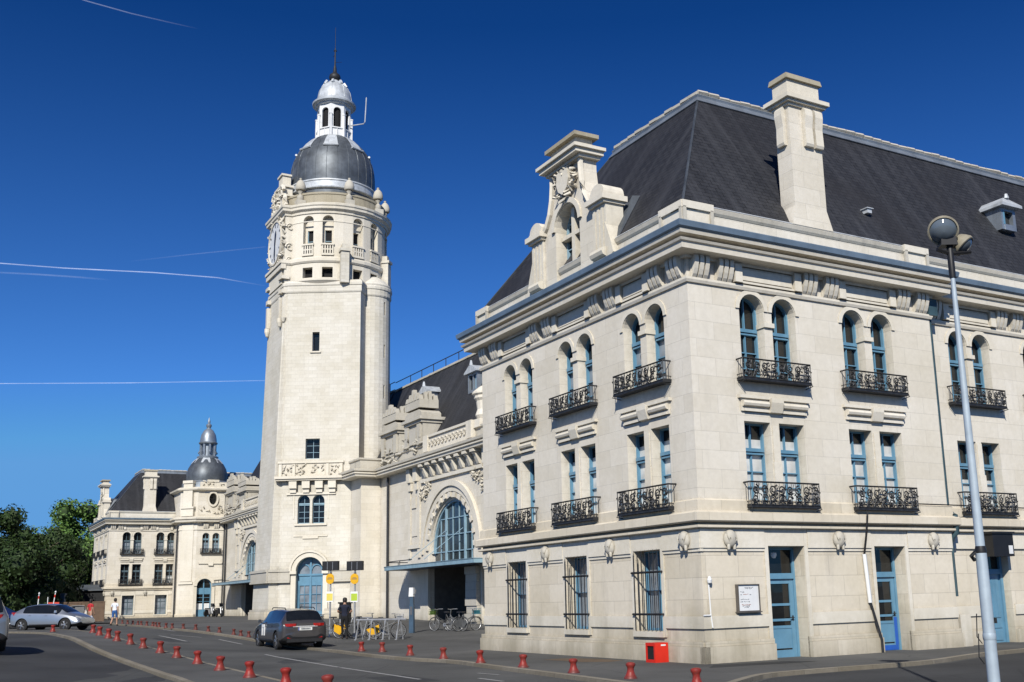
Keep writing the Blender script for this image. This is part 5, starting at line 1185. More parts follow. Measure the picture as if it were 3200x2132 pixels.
def tree(label, x, y, h, r, z0, mat, n=9000, seed=1, size=.38, lobes=26, squash=1.0, group='trees beyond the square'):
    rr = random.Random(seed); gx = gz(x, y)
    root = thing('tree', label, 'tree', (x, y, gx), 0, group)
    t = MB(); t.tube([(0, 0, -.2), (.1, .05, h*.18), (.0, .1, h*.4), (.15, 0, h*.7)], .035*h*.6+.1, 9, r1=.06)
    for k in range(9):
        a = rr.uniform(0, 6.28); zs = rr.uniform(.2, .5)*h; t.tube([(0, 0, zs), (r*.4*math.cos(a), r*.4*math.sin(a), zs+h*.14), (r*.8*math.cos(a), r*.8*math.sin(a), zs+h*.27)], .10, 6, r1=.03)
    t.build('trunk', M['bark'], root, 60, (0, 0, 0))
    c = MB(); L = []
    zc = (z0+h)/2; hz = (h-z0)/2
    for k in range(lobes):
        a = rr.uniform(0, 6.28); u = rr.uniform(-.92, .97); e = math.sqrt(max(0, 1-abs(u)**2.6)); rad_ = r*e*rr.uniform(.55, .84)
        L.append((rad_*math.cos(a), rad_*math.sin(a), zc+u*hz*.9, r*rr.uniform(.25, .36)*(1.0 if u < .7 else .7)))
    L.append((0, 0, zc, r*.6))
    tot = sum(q[3]**2 for q in L)
    for lx, ly, lz, lr in L:
        m = int(n*lr*lr/tot)
        for _ in range(m):
            d = Vector((rr.gauss(0, 1), rr.gauss(0, 1), rr.gauss(0, 1))).normalized(); p = Vector((lx, ly, lz))+d*lr*(rr.uniform(.55, 1.12)**.6)*Vector((1, 1, squash)).length/1.732
            s = size*rr.uniform(.55, 1.25); nn = (d+Vector((rr.uniform(-.8, .8), rr.uniform(-.8, .8), rr.uniform(-.5, .9)))).normalized()
            a = nn.orthogonal().normalized(); a.rotate(Matrix.Rotation(rr.uniform(0, 6.28), 3, nn)); b = nn.cross(a)
            c.add([p-a*s*.5, p+b*s*.32+nn*s*.08, p+a*s*.55, p-b*s*.32+nn*s*.08], [(0, 1, 2, 3)])
    me = c.mesh('crown', [M[mat]], None, (0, 0, 0), False); link('crown', me, root)
    core = MB()  # dark lobes added inside the crown, standing in for its inner shade
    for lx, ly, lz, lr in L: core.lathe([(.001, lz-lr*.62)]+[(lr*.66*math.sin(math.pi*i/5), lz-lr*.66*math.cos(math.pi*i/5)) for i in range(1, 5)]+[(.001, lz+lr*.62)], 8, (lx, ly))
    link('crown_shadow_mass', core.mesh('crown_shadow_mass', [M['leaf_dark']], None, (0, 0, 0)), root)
    return root
# ------------------------------------------------------------------ sky, sun, camera
wld = bpy.data.worlds.new('World'); sc.world = wld; wld.use_nodes = True
nt = wld.node_tree; bg = nt.nodes['Background']
EL, AZ = R(36), R(8.5)                                # sun height; light travels 9 degrees right of the view direction
sky = nd(nt, 'ShaderNodeTexSky', {'sky_type': 'NISHITA', 'sun_disc': False, 'sun_elevation': EL, 'sun_rotation': math.pi+AZ, 'altitude': 50, 'air_density': 1.0, 'dust_density': .25, 'ozone_density': 2.2})
gen = nd(nt, 'ShaderNodeTexCoord').outputs['Generated']; zz = nd(nt, 'ShaderNodeSeparateXYZ', None, Vector=gen).outputs[2]
tint = mixc(nt, ramp(nt, zz, .02, .50), (.48, 1.0, 1.80), (.055, .34, .86))
tint = mixc(nt, ramp(nt, zz, .5, .95), tint, (.04, .27, .72))
skc = mixc(nt, 1.0, sky.outputs[0], tint, 'MULTIPLY'); skc = mixc(nt, 1.0, skc, (1.6, 4.6, 9.6), 'DARKEN')
nt.links.new(skc, bg.inputs[0]); bg.inputs[1].default_value = .075
sl = bpy.data.lights.new('sun', 'SUN'); sl.energy = 5.0; sl.angle = R(.53); sl.color = (1.0, .955, .88)
so = bpy.data.objects.new('sun', sl); col.objects.link(so)
d = Vector((math.sin(AZ)*math.cos(EL), math.cos(AZ)*math.cos(EL), -math.sin(EL))); so.rotation_euler = d.to_track_quat('-Z', 'Y').to_euler(); so.location = (-20, -60, 60)
cam = bpy.data.cameras.new('camera'); co = bpy.data.objects.new('camera', cam); col.objects.link(co); sc.camera = co
rho, pit = .0253337, .1991413
fw = Vector((0, math.cos(pit), math.sin(pit))); u0 = Vector((0, -math.sin(pit), math.cos(pit))); r0 = Vector((1, 0, 0))
rc = math.cos(rho)*r0-math.sin(rho)*u0; uc = math.sin(rho)*r0+math.cos(rho)*u0
m = Matrix((rc, uc, -fw)).transposed().to_4x4(); m.translation = (0, 0, 1.7); co.matrix_world = m
cam.sensor_width = 36; cam.lens = 3320.17/3200*36; cam.shift_x = -143.44/3200; cam.shift_y = 130.75/3200; cam.clip_end = 40000; cam.clip_start = .1
sc.view_settings.view_transform = 'Standard'; sc.view_settings.look = 'None'; sc.view_settings.exposure = 0; sc.view_settings.gamma = 1
sc.cycles.max_bounces = 6; sc.cycles.diffuse_bounces = 2
# ------------------------------------------------------------------ street things
def ground_at(x, y, h=0.0): return (x, y, gz(x, y)+h)
ORD = ['first', 'second', 'third', 'fourth', 'fifth', 'sixth', 'seventh', 'eighth', 'ninth', 'tenth', 'eleventh', 'twelfth', 'thirteenth', 'fourteenth', 'fifteenth', 'sixteenth', 'seventeenth', 'eighteenth']
BP = [(.135, 0), (.135, .025), (.115, .05), (.088, .10), (.070, .16), (.066, .20), (.078, .235), (.094, .26), (.098, .285), (.094, .305), (.06, .322), (.001, .328)]
bl_me = {}
for k, mt in (('red', 'red'), ('dark', 'red_dark')):
    b = MB(); b.lathe(BP, 20); b.box(-.022, .022, -.075, -.066, .12, .2); bl_me[k] = b.mesh('bollard', [M[mt]], 45)
def bollards(pts, sc_, mk, h, group, fmt, rnd):
    rr = random.Random(rnd)
    for i, (x, y) in enumerate(pts):
        o = link('bollard', bl_me[mk], None, None, ground_at(x, y, h-.004), rr.uniform(-.6, .6)); o.scale = (sc_, sc_, sc_*rr.uniform(.96, 1.04)); o.rotation_euler.x = rr.uniform(-.05, .05); o.rotation_euler.y = rr.uniform(-.05, .05)
        tag(o, fmt % ORD[i], 'bollard', group)
k_ = 1.02
RB = [(2.29, 19.19), (1.27, 21.43), (.18, 23.41), (-.98, 25.66), (-2.14, 27.82), (-3.34, 30.18), (-4.60, 32.56), (-5.88, 35.26), (-6.71, 36.14)]
bollards([(x*k_, y*k_) for x, y in RB], 1.0, 'red', .08, 'red bollards along the pavement by the large pavilion', 'red bollard on the pavement by the large pavilion, %s from the lamp', 1)
LB = [(-4.2, 19.5), (-5.62, 22.1), (-7.2, 25.05), (-8.85, 28.1), (-10.4, 31.0), (-11.85, 33.4), (-13.05, 35.25), (-14.3, 37.05), (-15.4, 38.7), (-16.5, 40.2), (-17.5, 41.8), (-18.95, 44.4), (-21.0, 48.5)]
bollards(LB, 1.14, 'red', .08, 'red bollards along the traffic island', 'flared red bollard along the traffic island edge, %s counted from the nearest', 2)
bollards([(-24.9, 53.0)], 1.05, 'red', .08, None, 'single red bollard standing before the rear wheel of the silver car%.0s', 3)
FB = [(-30.4, 74.6), (-29.0, 72.0), (-27.7, 69.6), (-26.6, 67.6), (-25.6, 65.6), (-24.5, 63.6), (-23.4, 61.6), (-22.4, 59.4), (-21.5, 57.5), (-20.3, 55.2), (-19.4, 53.6), (-18.5, 52.6), (-17.6, 51.7), (-16.5, 50.2), (-15.8, 49.6), (-14.75, 48.3), (-14.25, 47.7), (-13.7, 47.0)]
bollards([(x*1.012+.1, y*1.012) for x, y in FB], 0.80, 'dark', .08, 'dark red bollards along the far pavement', 'dark red bollard on the far pavement edge, %s from the person in white', 4)
# street lamp
LX, LY = 6.1, 15.7
sl_ = thing('street_lamp', 'tall blue-grey street lamp post with two round spotlights in front of the large pavilion', 'street lamp', (LX, LY, 0))
b = MB(); b.lathe([(.13, 0), (.13, .03), (.088, .06), (.080, 2.2), (.078, 2.22)], 20); b.lathe([(.068, 2.2), (.034, 6.45)], 20); b.lathe([(.088, .95), (.093, .97), (.093, 1.02), (.088, 1.04)], 20); b.build('pole', M['pole'], sl_, 40, (0, 0, 0))
b = MB(); b.lathe([(.083, 2.18), (.086, 2.2), (.07, 2.28)], 20); b.tube([(-.1, 0, 2.08), (-.16, -.04, 2.14), (-.1, -.06, 2.2)], .03, 6); b.build('collar', M['black'], sl_, 40, (0, 0, 0))
b = MB(); b.lathe([(.045, 6.35), (.05, 6.4), (.05, 6.86), (.03, 6.9)], 14); b.tube([(-.22, -.06, 6.80), (0, 0, 6.74), (.36, .12, 6.80)], .032, 6); b.box(-.16, .10, -.10, .10, 6.86, 7.02, 0, .02); b.build('bracket', M['black'], sl_, 40, (0, 0, 0))
def lamp_head(cx, cy, cz, dirv, r, nm, lab):
    d = Vector(dirv).normalized(); q = d.to_track_quat('Z', 'Y').to_matrix()
    def xf(b): b.v = [tuple(q @ Vector(v)+Vector((cx, cy, cz))) for v in b.v]
    s = MB(); s.lathe([(.001, -r*.95), (r*.35, -r*.9), (r*.72, -r*.62), (r*.95, -r*.2), (r*1.02, .0), (r*1.08, .02), (r*1.08, .06), (r*.98, .07), (r*.9, .03), (.001, -.1)], 28); xf(s); h = s.build(nm, M['lamp_shell'], sl_, 40, (0, 0, 0), lab)
    l = MB(); l.lathe([(r*.97, .05), (r*.92, r*.25), (r*.75, r*.5), (r*.45, r*.68), (.001, r*.74)], 28); xf(l); l.build('lens', M['lens'], h, 60, (0, 0, 0))
    i_ = MB(); i_.lathe([(.001, -.05), (.07, -.04), (.08, .03), (.05, .1), (.001, .12)], 14); xf(i_); i_.build('bulb', M['zinc_light'], h, 60, (0, 0, 0))
M['lamp_shell'] = simple('weathered_beige_lamp_shell', (.30, .27, .20), .6, 0, .25, 6, streak=.4)
def clear(name, tint):
    m, nt, b = nodes(name); b.inputs['Base Color'].default_value = c4(tint); b.inputs['Transmission Weight'].default_value = .82; b.inputs['Roughness'].default_value = .06; b.inputs['IOR'].default_value = 1.12; b.inputs['Specular IOR Level'].default_value = .6
    return m
M['lens'] = glass('lamp_lens', (.13, .16, .19), .08)
lamp_head(-.09, -.03, 7.12, (-.22, -.85, -.55), .215, 'lamp_head', 'front spotlight facing the street')
lamp_head(.24, .12, 6.93, (.45, -.25, -.55), .17, 'lamp_head', 'rear spotlight turned the other way')
b = MB(); 
for z in (.62, .9): b.tube([(-.12, -.02, z), (-.2, -.06, z+.1), (-.16, -.02, z+.42)], .008, 4)
b.box(.08, .11, -.06, .0, 1.18, 1.26); b.build('cable_tie', M['black'], sl_, None, (0, 0, 0))
# red box by the corner, notice board
def wthing(name, label, cat, x, y, z, group=None): return thing(name, label, cat, W2(x, y, z), ANG, group)
rbx = wthing('litter_box', 'small bright red metal box with an open side, at the foot of the pavilion corner', 'box', -.34, 1.5, .078)
b = MB(); w, h, t = .2, .47, .02
b.box(-w, -w+t, -w, w, 0, .075); b.box(-w, -w+t, -w, w, h-.075, h); b.box(-w, -w+t, -w, -w+.055, .075, h-.075); b.box(-w, -w+t, w-.055, w, .075, h-.075)
b.box(-w+t, w, -w, -w+t, 0, h); b.box(-w+t, w, w-t, w, 0, h); b.box(w-t, w, -w+t, w-t, 0, h); b.box(-w+t, w-t, -w+t, w-t, h-t, h); b.box(-w+t, w-t, -w+t, w-t, 0, t)
b.build('body', M['box_red'], rbx, None, (0, 0, 0)); b = MB(); b.add([(-w+.03, -w+.05, .08), (-w+.03, w-.04, .08), (-w+.05, w-.06, .38), (-w+.16, -w+.06, .07)], [(0, 1, 2), (0, 2, 3)]); b.build('leaflet', M['white'], rbx, None, (0, 0, 0))
b = MB(); b.lathe([(.03, .0), (.034, .01), (.03, .02)], 10, (0, 0)); b = MB(); b.box(-.02, .12, -w-.006, -w-.002, h-.075, h-.04); b.build('handle', M['white'], rbx, None, (0, 0, 0)); b = MB(); b.box(-w+t+.005, -w+t+.01, -w+t, w-t, t, h-t); b.build('inside', M['dark'], rbx, None, (0, 0, 0))
M['trimgrey'] = simple('grey_brown_metal', (.10, .09, .08), .5)
nb = wthing('notice_board', 'glazed white notice board with dark frame on the wall left of the first blue door', 'notice board', 1.33, -.06, 1.25)
b = MB(); b.box(-.34, .34, -.05, .06, 0, .02); b.box(-.34, .34, -.05, .06, .63, .65); b.box(-.34, -.32, -.05, .06, .02, .63); b.box(.32, .34, -.05, .06, .02, .63); b.box(-.37, .37, -.07, .06, -.025, -.001); b.build('frame', M['trimgrey'], nb, None, (0, 0, 0))
b = MB(); b.box(-.32, .32, -.02, .05, .02, .63); sh = b.build('sheet', M['paper'] if 'paper' in M else M['white'], nb, None, (0, 0, 0))
M['ink'] = simple('grey_ink', (.10, .11, .13), .8); M['ink_red'] = simple('brown_red_ink', (.30, .10, .06), .8)
b = MB(); rr = random.Random(9)
for z, n, x0, x1, mi in ((.57, 12, -.12, .16, 0), (.545, 9, -.1, .12, 0), (.47, 4, -.25, -.12, 0), (.40, 3, -.26, -.2, 0), (.41, 6, -.16, .0, 1), (.40, 2, .04, .1, 0), (.29, 11, -.25, .02, 0), (.235, 8, -.26, .04, 0), (.16, 10, -.22, .06, 1), (.13, 7, -.2, .02, 0), (.10, 5, -.16, .0, 0)):
    for k in range(n):
        x = x0+(x1-x0)*k/n; b.box(x, x+(x1-x0)/n*rr.uniform(.4, .8), -.0225, -.0205, z-rr.uniform(.004, .016), z+rr.uniform(.0, .014), mi)
b.build('handwriting', [M['ink'], M['ink_red']], sh, None, (0, 0, 0))
# ------------------------------------------------------------------ cars
def paint(name, base, metal=.55, rough=.32):
    m, nt, b = nodes(name); b.inputs['Base Color'].default_value = c4(base); b.inputs['Metallic'].default_value = metal; b.inputs['Roughness'].default_value = rough; b.inputs['Coat Weight'].default_value = .7; b.inputs['Coat Roughness'].default_value = .04
    geo = nd(nt, 'ShaderNodeTexCoord').outputs['Object']; n = noise(nt, geo, 2.5, 4); nt.links.new(mixc(nt, ramp(nt, n, .35, .7, 0, .35), base, [min(1, x*.8+.03) for x in base]), b.inputs['Base Color'])
    return m
M['car_glass'] = glass('car_glass', (.012, .014, .016), .03); M['tyre'] = simple('rubber_tyre', (.018, .018, .018), .8); M['alloy'] = simple('alloy_rim', (.45, .46, .47), .35, .8, .2, 8)
M['tail'] = simple('red_tail_light', (.35, .015, .012), .18, 0, .2, 10, .6); M['clearlamp'] = simple('clear_lamp', (.62, .62, .62), .12, .2, .2, 20, .6); M['plate'] = simple('white_number_plate', (.72, .72, .68), .4); M['plate_blue'] = simple('blue_plate_band', (.02, .06, .35), .4)
M['trimblack'] = simple('black_car_trim', (.02, .02, .021), .55)
TMP = []
def eval_mesh(ob):
    dg = bpy.context.evaluated_depsgraph_get(); dg.update(); return bpy.data.meshes.new_from_object(ob.evaluated_get(dg), depsgraph=dg)
CARS = {
 'estate': dict(L=4.56, Wd=1.76, wb=2.62, rear=-1.42, st=[(-2.28, .46, .60, .78, .62, .86, .46), (-2.24, .32, .80, .90, .78, .97, .66), (-2.16, .25, .86, .98, .82, 1.06, .70), (-1.98, .22, .88, 1.00, .83, 1.32, .63), (-1.82, .20, .88, 1.00, .83, 1.42, .60), (-1.70, .2, .88, 1.0, .83, 1.44, .60), (-1.1, .2, .88, .98, .83, 1.475, .61), (-1.0, .2, .88, .98, .83, 1.48, .61), (-.18, .2, .88, .96, .83, 1.49, .61), (-.08, .2, .88, .955, .83, 1.49, .61), (.55, .2, .88, .935, .83, 1.45, .58), (1.35, .2, .88, .91, .80, 1.00, .66), (1.9, .22, .87, .82, .76, .88, .6), (2.18, .26, .82, .70, .70, .76, .52), (2.28, .36, .66, .60, .56, .66, .4)], rearglass=(2, 4), side=[(4, 10)], wind=(10, 11)),
 'hatch': dict(L=4.26, Wd=1.77, wb=2.6, rear=-1.32, st=[(-2.13, .46, .62, .80, .62, .86, .46), (-2.09, .32, .80, .92, .78, .97, .66), (-1.98, .24, .86, 1.0, .80, 1.05, .68), (-1.70, .21, .885, 1.0, .82, 1.20, .62), (-1.32, .2, .885, .98, .83, 1.36, .58), (-1.22, .2, .885, .97, .83, 1.385, .58), (-.7, .2, .885, .95, .83, 1.45, .59), (-.62, .2, .885, .95, .83, 1.455, .59), (.0, .2, .885, .93, .83, 1.46, .58), (.08, .2, .885, .93, .83, 1.455, .58), (.45, .2, .885, .92, .83, 1.40, .57), (.9, .2, .885, .90, .81, 1.20, .60), (1.25, .2, .885, .88, .79, .99, .64), (1.75, .22, .87, .78, .75, .86, .58), (2.03, .26, .80, .66, .68, .72, .5), (2.13, .36, .64, .56, .54, .61, .38)], rearglass=(2, 4), side=[(4, 11)], wind=(10, 12)),
 'mpv': dict(L=4.5, Wd=1.82, wb=2.7, rear=-1.4, st=[(-2.25, .46, .62, .86, .66, .95, .5), (-2.22, .32, .83, 1.0, .82, 1.06, .70), (-2.16, .25, .89, 1.04, .85, 1.14, .74), (-1.98, .22, .91, 1.06, .86, 1.52, .67), (-1.8, .20, .91, 1.06, .86, 1.62, .64), (-1.70, .2, .91, 1.05, .86, 1.645, .64), (-.9, .2, .91, 1.03, .86, 1.68, .65), (-.8, .2, .91, 1.03, .86, 1.68, .65), (.0, .2, .91, 1.0, .86, 1.68, .64), (.1, .2, .91, 1.0, .86, 1.67, .64), (.6, .2, .91, .98, .85, 1.60, .61), (1.5, .2, .90, .95, .80, 1.05, .66), (1.95, .24, .87, .84, .74, .9, .58), (2.2, .30, .80, .7, .66, .76, .5), (2.25, .4, .64, .62, .54, .68, .4)], rearglass=(2, 4), side=[(4, 10)], wind=(10, 11))}
def car(name, label, kind, pm, loc, heading, marks=None, group=None, scale=1.0, roofdark=False):
    K = CARS[kind]; st = K['st']; b = MB(); n = len(st)
    def ring(s):
        x, zb, w, zt, wt, zr, wr = s
        return [(x, 0, zb), (x, w*.86, zb), (x, w*.985, zb+.14), (x, w, (zb+zt)/2+.04), (x, wt+.02, zt-.05), (x, wt, zt), (x, wr, zr-.05), (x, wr*.74, zr), (x, 0, zr+.015)]
    rings = []
    for s in st:
        r = ring(s); rings.append(r+[(x, -y, z) for x, y, z in r[-2:0:-1]])
    m = len(rings[0]); vs = [q for r in rings for q in r]; fs = []; mi = []
    inr = lambda i, lst: any(a <= i < c for a, c in lst)
    for i in range(n-1):
        for k in range(m):
            fs.append((i*m+k, i*m+(k+1) % m, (i+1)*m+(k+1) % m, (i+1)*m+k)); kk = k if k < 8 else m-1-k; g = 0
            if kk == 5 and inr(i, K['side']): g = 1
            elif kk in (6, 7) and K['wind'][0] <= i < K['wind'][1]: g = 2
            elif kk in (6, 7) and K['rearglass'][0] <= i < K['rearglass'][1]: g = 3
            elif kk in (0, 1): g = 4
            mi.append(g)
    fs += [tuple(range(m)), tuple((n-1)*m+k for k in reversed(range(m)))]; mi += [0, 0]
    b.add(vs, fs); b.mi = mi; me = b.mesh('car_shell', [pm, M['car_glass'], M['car_glass'], M['car_glass'], M['trimblack']], None, (0, 0, 0))
    ob = bpy.data.objects.new('car_shell', me); col.objects.link(ob)
    # keep window borders and belt line crisp
    bm = bmesh.new(); bm.from_mesh(me); cl = bm.edges.layers.float.new('crease_edge')
    for e in bm.edges:
        ms = {f.material_index for f in e.link_faces}
        if len(ms) > 1: e[cl] = .92
    bm.to_mesh(me); bm.free()
    ss = ob.modifiers.new('s', 'SUBSURF'); ss.levels = ss.render_levels = 2
    cuts = []
    R_ = .335 if kind != 'mpv' else .35; xr = K['rear']; xf = xr+K['wb']
    for xw in (xr, xf):
        for s in (-1, 1):
            c = MB(); q = [(xw+(R_+.055)*math.cos(2*math.pi*i/28), R_+(R_+.055)*math.sin(2*math.pi*i/28)) for i in range(28)]
            c.prism(q, lambda a, z, d: (a, d, z), s*(K['Wd']/2-.27), s*(K['Wd']/2+.2)); c.mi = [4]*len(c.f)
            cm = c.mesh('cut', [pm, pm, pm, pm, M['trimblack']], None, (0, 0, 0)); cobj = bpy.data.objects.new('cut', cm); col.objects.link(cobj); cuts.append(cobj)
            bo = ob.modifiers.new('b', 'BOOLEAN'); bo.operation = 'DIFFERENCE'; bo.object = cobj; bo.solver = 'EXACT'
    res = eval_mesh(ob)
    for o in cuts+[ob]: bpy.data.objects.remove(o)
    root = thing(name, label, 'car', loc, heading-math.pi/2+math.pi/2, group); root.scale = (scale,)*3
    names = {0: 'body', 1: 'side_window', 2: 'windscreen', 3: 'rear_window', 4: 'underside'}
    for g in range(5):
        for side in ((1, -1) if g == 1 else (0,)):
            bm = bmesh.new(); bm.from_mesh(res)
            kill = [f for f in bm.faces if f.material_index != g or (side and f.calc_center_median().y*side < 0)]
            bmesh.ops.delete(bm, geom=kill, context='FACES')
            for f in bm.faces: f.smooth = True; f.material_index = 0
            if not bm.faces: bm.free(); continue
            pm_ = bpy.data.meshes.new(names[g]); bm.to_mesh(pm_); bm.free(); pm_.materials.append(pm if g == 0 else M['trimblack'] if g == 4 else M['car_glass'])
            try: pm_.set_sharp_from_angle(angle=R(38))
            except Exception: pass
            link(names[g], pm_, root)
    bpy.data.meshes.remove(res)
    kw = ('wheel', kind)
    if kw not in CACHE:
        t = MB(); t.lathe([(R_-.12, -.09), (R_-.03, -.1), (R_, -.07), (R_, .07), (R_-.03, .1), (R_-.12, .09)], 28); t.v = [(x, z, y) for x, y, z in t.v]; CACHE[kw] = t.mesh('tyre', [M['tyre']], 40, (0, 0, 0))
        t = MB(); t.lathe([(R_-.115, .02), (R_-.13, .085), (R_-.15, .08)], 28)
        for k in range(5):
            a = 2*math.pi*k/5
            for da in (-.16, .16): t.tube([(.04*math.cos(a), .04*math.sin(a), .07), ((R_-.13)*math.cos(a+da), (R_-.13)*math.sin(a+da), .075)], .024, 5)
        t.lathe([(.06, .05), (.06, .09), (.001, .095)], 12); t.lathe([(R_-.14, -.02), (.001, -.02)], 20); t.v = [(x, z, y) for x, y, z in t.v]; CACHE[('rim', kind)] = t.mesh('rim', [M['alloy']], 40, (0, 0, 0))
    for xw in (xr, xf):
        for s in (-1, 1):
            w = link('wheel', CACHE[kw], root, None, (xw, s*(K['Wd']/2-.12), R_), 0 if s > 0 else math.pi); link('rim', CACHE[('rim', kind)], w)
    W_ = K['Wd']/2; x0 = st[0][0]; xe = st[-1][0]
    def part(nm, mt, fn, lab=None): q = MB(); fn(q); return q.build(nm, mt, root, None, (0, 0, 0), lab)
    zt = st[2][3]
    for s in (-1, 1):
        def tl(q, s=s):
            pts = [(x0+.015, .34), (x0+.02, .55), (x0+.07, .70), (x0+.20, .79), (x0+.34, .83)] if kind == 'estate' else [(x0+.03, .52), (x0+.07, .66), (x0+.18, .77), (x0+.34, .83)]
            zz0 = zt-.13; hh = .10 if kind == 'estate' else .17; vs_ = []
            for i, (x, y) in enumerate(pts): vs_ += [(x-.035, s*(y+.02), zz0+.0), (x-.035, s*(y+.02), zz0+hh), (x+.05, s*(y-.06), zz0), (x+.05, s*(y-.06), zz0+hh)]
            fs_ = []
            for i in range(len(pts)-1): a = i*4; fs_ += [(a, a+4, a+5, a+1), (a+1, a+5, a+7, a+3), (a+2, a+6, a+4, a)]
            fs_ += [(0, 1, 3, 2), tuple(len(pts)*4-4+j for j in (0, 2, 3, 1))]; q.add(vs_, fs_)
        part('tail_light', M['tail'], tl)
        part('headlight', M['clearlamp'], lambda q, s=s: q.add([(xe-.10, s*.50, .64), (xe-.10, s*.50, .72), (xe-.3, s*.74, .70), (xe-.3, s*.74, .80), (xe-.22, s*.45, .66), (xe-.22, s*.45, .74)], [(0, 1, 3, 2), (0, 2, 4), (1, 5, 3), (0, 4, 5, 1), (2, 3, 5, 4)]))
        part('wing_mirror', pm if kind != 'hatch' else pm, lambda q, s=s: (q.box(.66, .80, s*.86-.10*(s < 0), s*.86+.10*(s > 0), .98, 1.10, 0, .015), q.tube([(.75, s*.80, .97), (.74, s*.9, 1.0)], .02, 5)))
        part('door_handle', M['alloy'] if kind != 'estate' else M['trimblack'], lambda q, s=s: (q.box(-.95, -.78, s*(W_-.025)-.012, s*(W_-.025)+.012, .85, .875), q.box(.02, .19, s*(W_-.025)-.012, s*(W_-.025)+.012, .83, .855)))
        part('sill_strip', M['trimblack'], lambda q, s=s: q.box(-.85, .85, s*(W_-.01)-.02, s*(W_-.01)+.012, .33, .38))
    part('number_plate', [M['plate'], M['ink'], M['plate_blue']], lambda q: (q.box(x0-.02, x0+.03, -.26, .26, .70 if kind != 'hatch' else .50, .81 if kind != 'hatch' else .61), [q.box(x0-.024, x0-.0205, -.19+k*.05, -.155+k*.05, (.725 if kind != 'hatch' else .525), (.785 if kind != 'hatch' else .585), 1) for k in range(7)], q.box(x0-.023, x0-.0203, .225, .26, (.70 if kind != 'hatch' else .50), (.81 if kind != 'hatch' else .61), 2)))
    part('rear_strip', M['clearlamp'] if kind == 'estate' else M['trimblack'], lambda q: q.box(x0-.012, x0+.05, -.46, .46, .825, .86))
    part('bumper_strip', M['trimblack'], lambda q: q.box(x0+.0, x0+.14, -.66, .66, .28, .40))
    part('tow_and_reflectors', [M['tail']], lambda q: (q.box(x0+.02, x0+.06, .5, .66, .42, .46), q.box(x0+.02, x0+.06, -.66, -.5, .42, .46)))
    part('exhaust', M['alloy'], lambda q: q.tube([(x0+.3, -.42, .25), (x0+.06, -.42, .24)], .03, 8))
    part('rear_wiper', M['black'], lambda q: q.tube([(x0+.10, 0, 1.02 if kind != 'mpv' else 1.1), (x0+.13, .3, 1.10 if kind != 'mpv' else 1.2)], .010, 4))
    part('aerial', M['black'], lambda q: q.tube([(x0+.75, 0, st[5][5]), (x0+.55, 0, st[5][5]+.18)], .008, 4))
    if kind == 'estate':
        for s in (-1, 1): part('roof_rail', M['trimblack'], lambda q, s=s: q.tube([(-1.6, s*.55, 1.45), (-1.5, s*.55, 1.52), (.2, s*.54, 1.54), (.35, s*.54, 1.48)], .018, 5))
    if marks: marks(root, part)
    return root
def taxi_mark(root, part):
    def fn(q):
        y = .893
        for x0, x1, z0, z1 in ((.42, .50, .50, .86), (.12, .20, .50, .86), (.12, .50, .86, .92), (.14, .48, .80, .86)): q.box(x0, x1, y-.03, y, z0, z1)
    part('door_sticker', M['white'], fn, 'white block letter n on the front door')
P_est = paint('dark_taupe_metallic_paint', (.10, .092, .09), .6, .32); P_sil = paint('silver_metallic_paint', (.42, .45, .48), .75, .34); P_gry = paint('grey_metallic_paint', (.30, .31, .32), .7, .32); P_navy = paint('navy_paint', (.01, .022, .10), .3, .25); P_blk = paint('black_paint', (.012, .012, .014), .3, .25); P_wht = paint('cream_white_paint', (.70, .68, .60), 0, .35)
def heading(dx, dy): return math.atan2(dy, dx)
car('parked_car', 'dark estate car seen from behind, standing on the road before the tower', 'estate', P_est, ground_at(-10.75, 42.4), heading(-.50, .866), taxi_mark, 'cars on the square')
car('parked_car', 'silver hatchback parked side-on at the left, beside the trees', 'hatch', P_sil, ground_at(-28.2, 60.0, .0), heading(.985, -.17), None, 'cars on the square')
car('parked_car', 'grey people carrier cut off by the left edge of the picture', 'mpv', P_gry, ground_at(-18.15, 33.1, .0), heading(-.55, .835), None, 'cars on the square')
car('parked_car', 'navy blue car parked behind the silver hatchback', 'estate', P_navy, ground_at(-37.0, 70.5, .02), heading(.93, .36), None, 'cars on the square')
car('parked_car', 'black off-road car half hidden under the dark trees', 'mpv', P_blk, ground_at(-43.0, 78.0, .35), heading(.3, .95), None, 'cars on the square', 1.05)
car('parked_car', 'small cream white car in front of the brown fence', 'mpv', P_wht, ground_at(-38.8, 86.5, .1), heading(-.42, .9), None, 'cars on the square', .8)
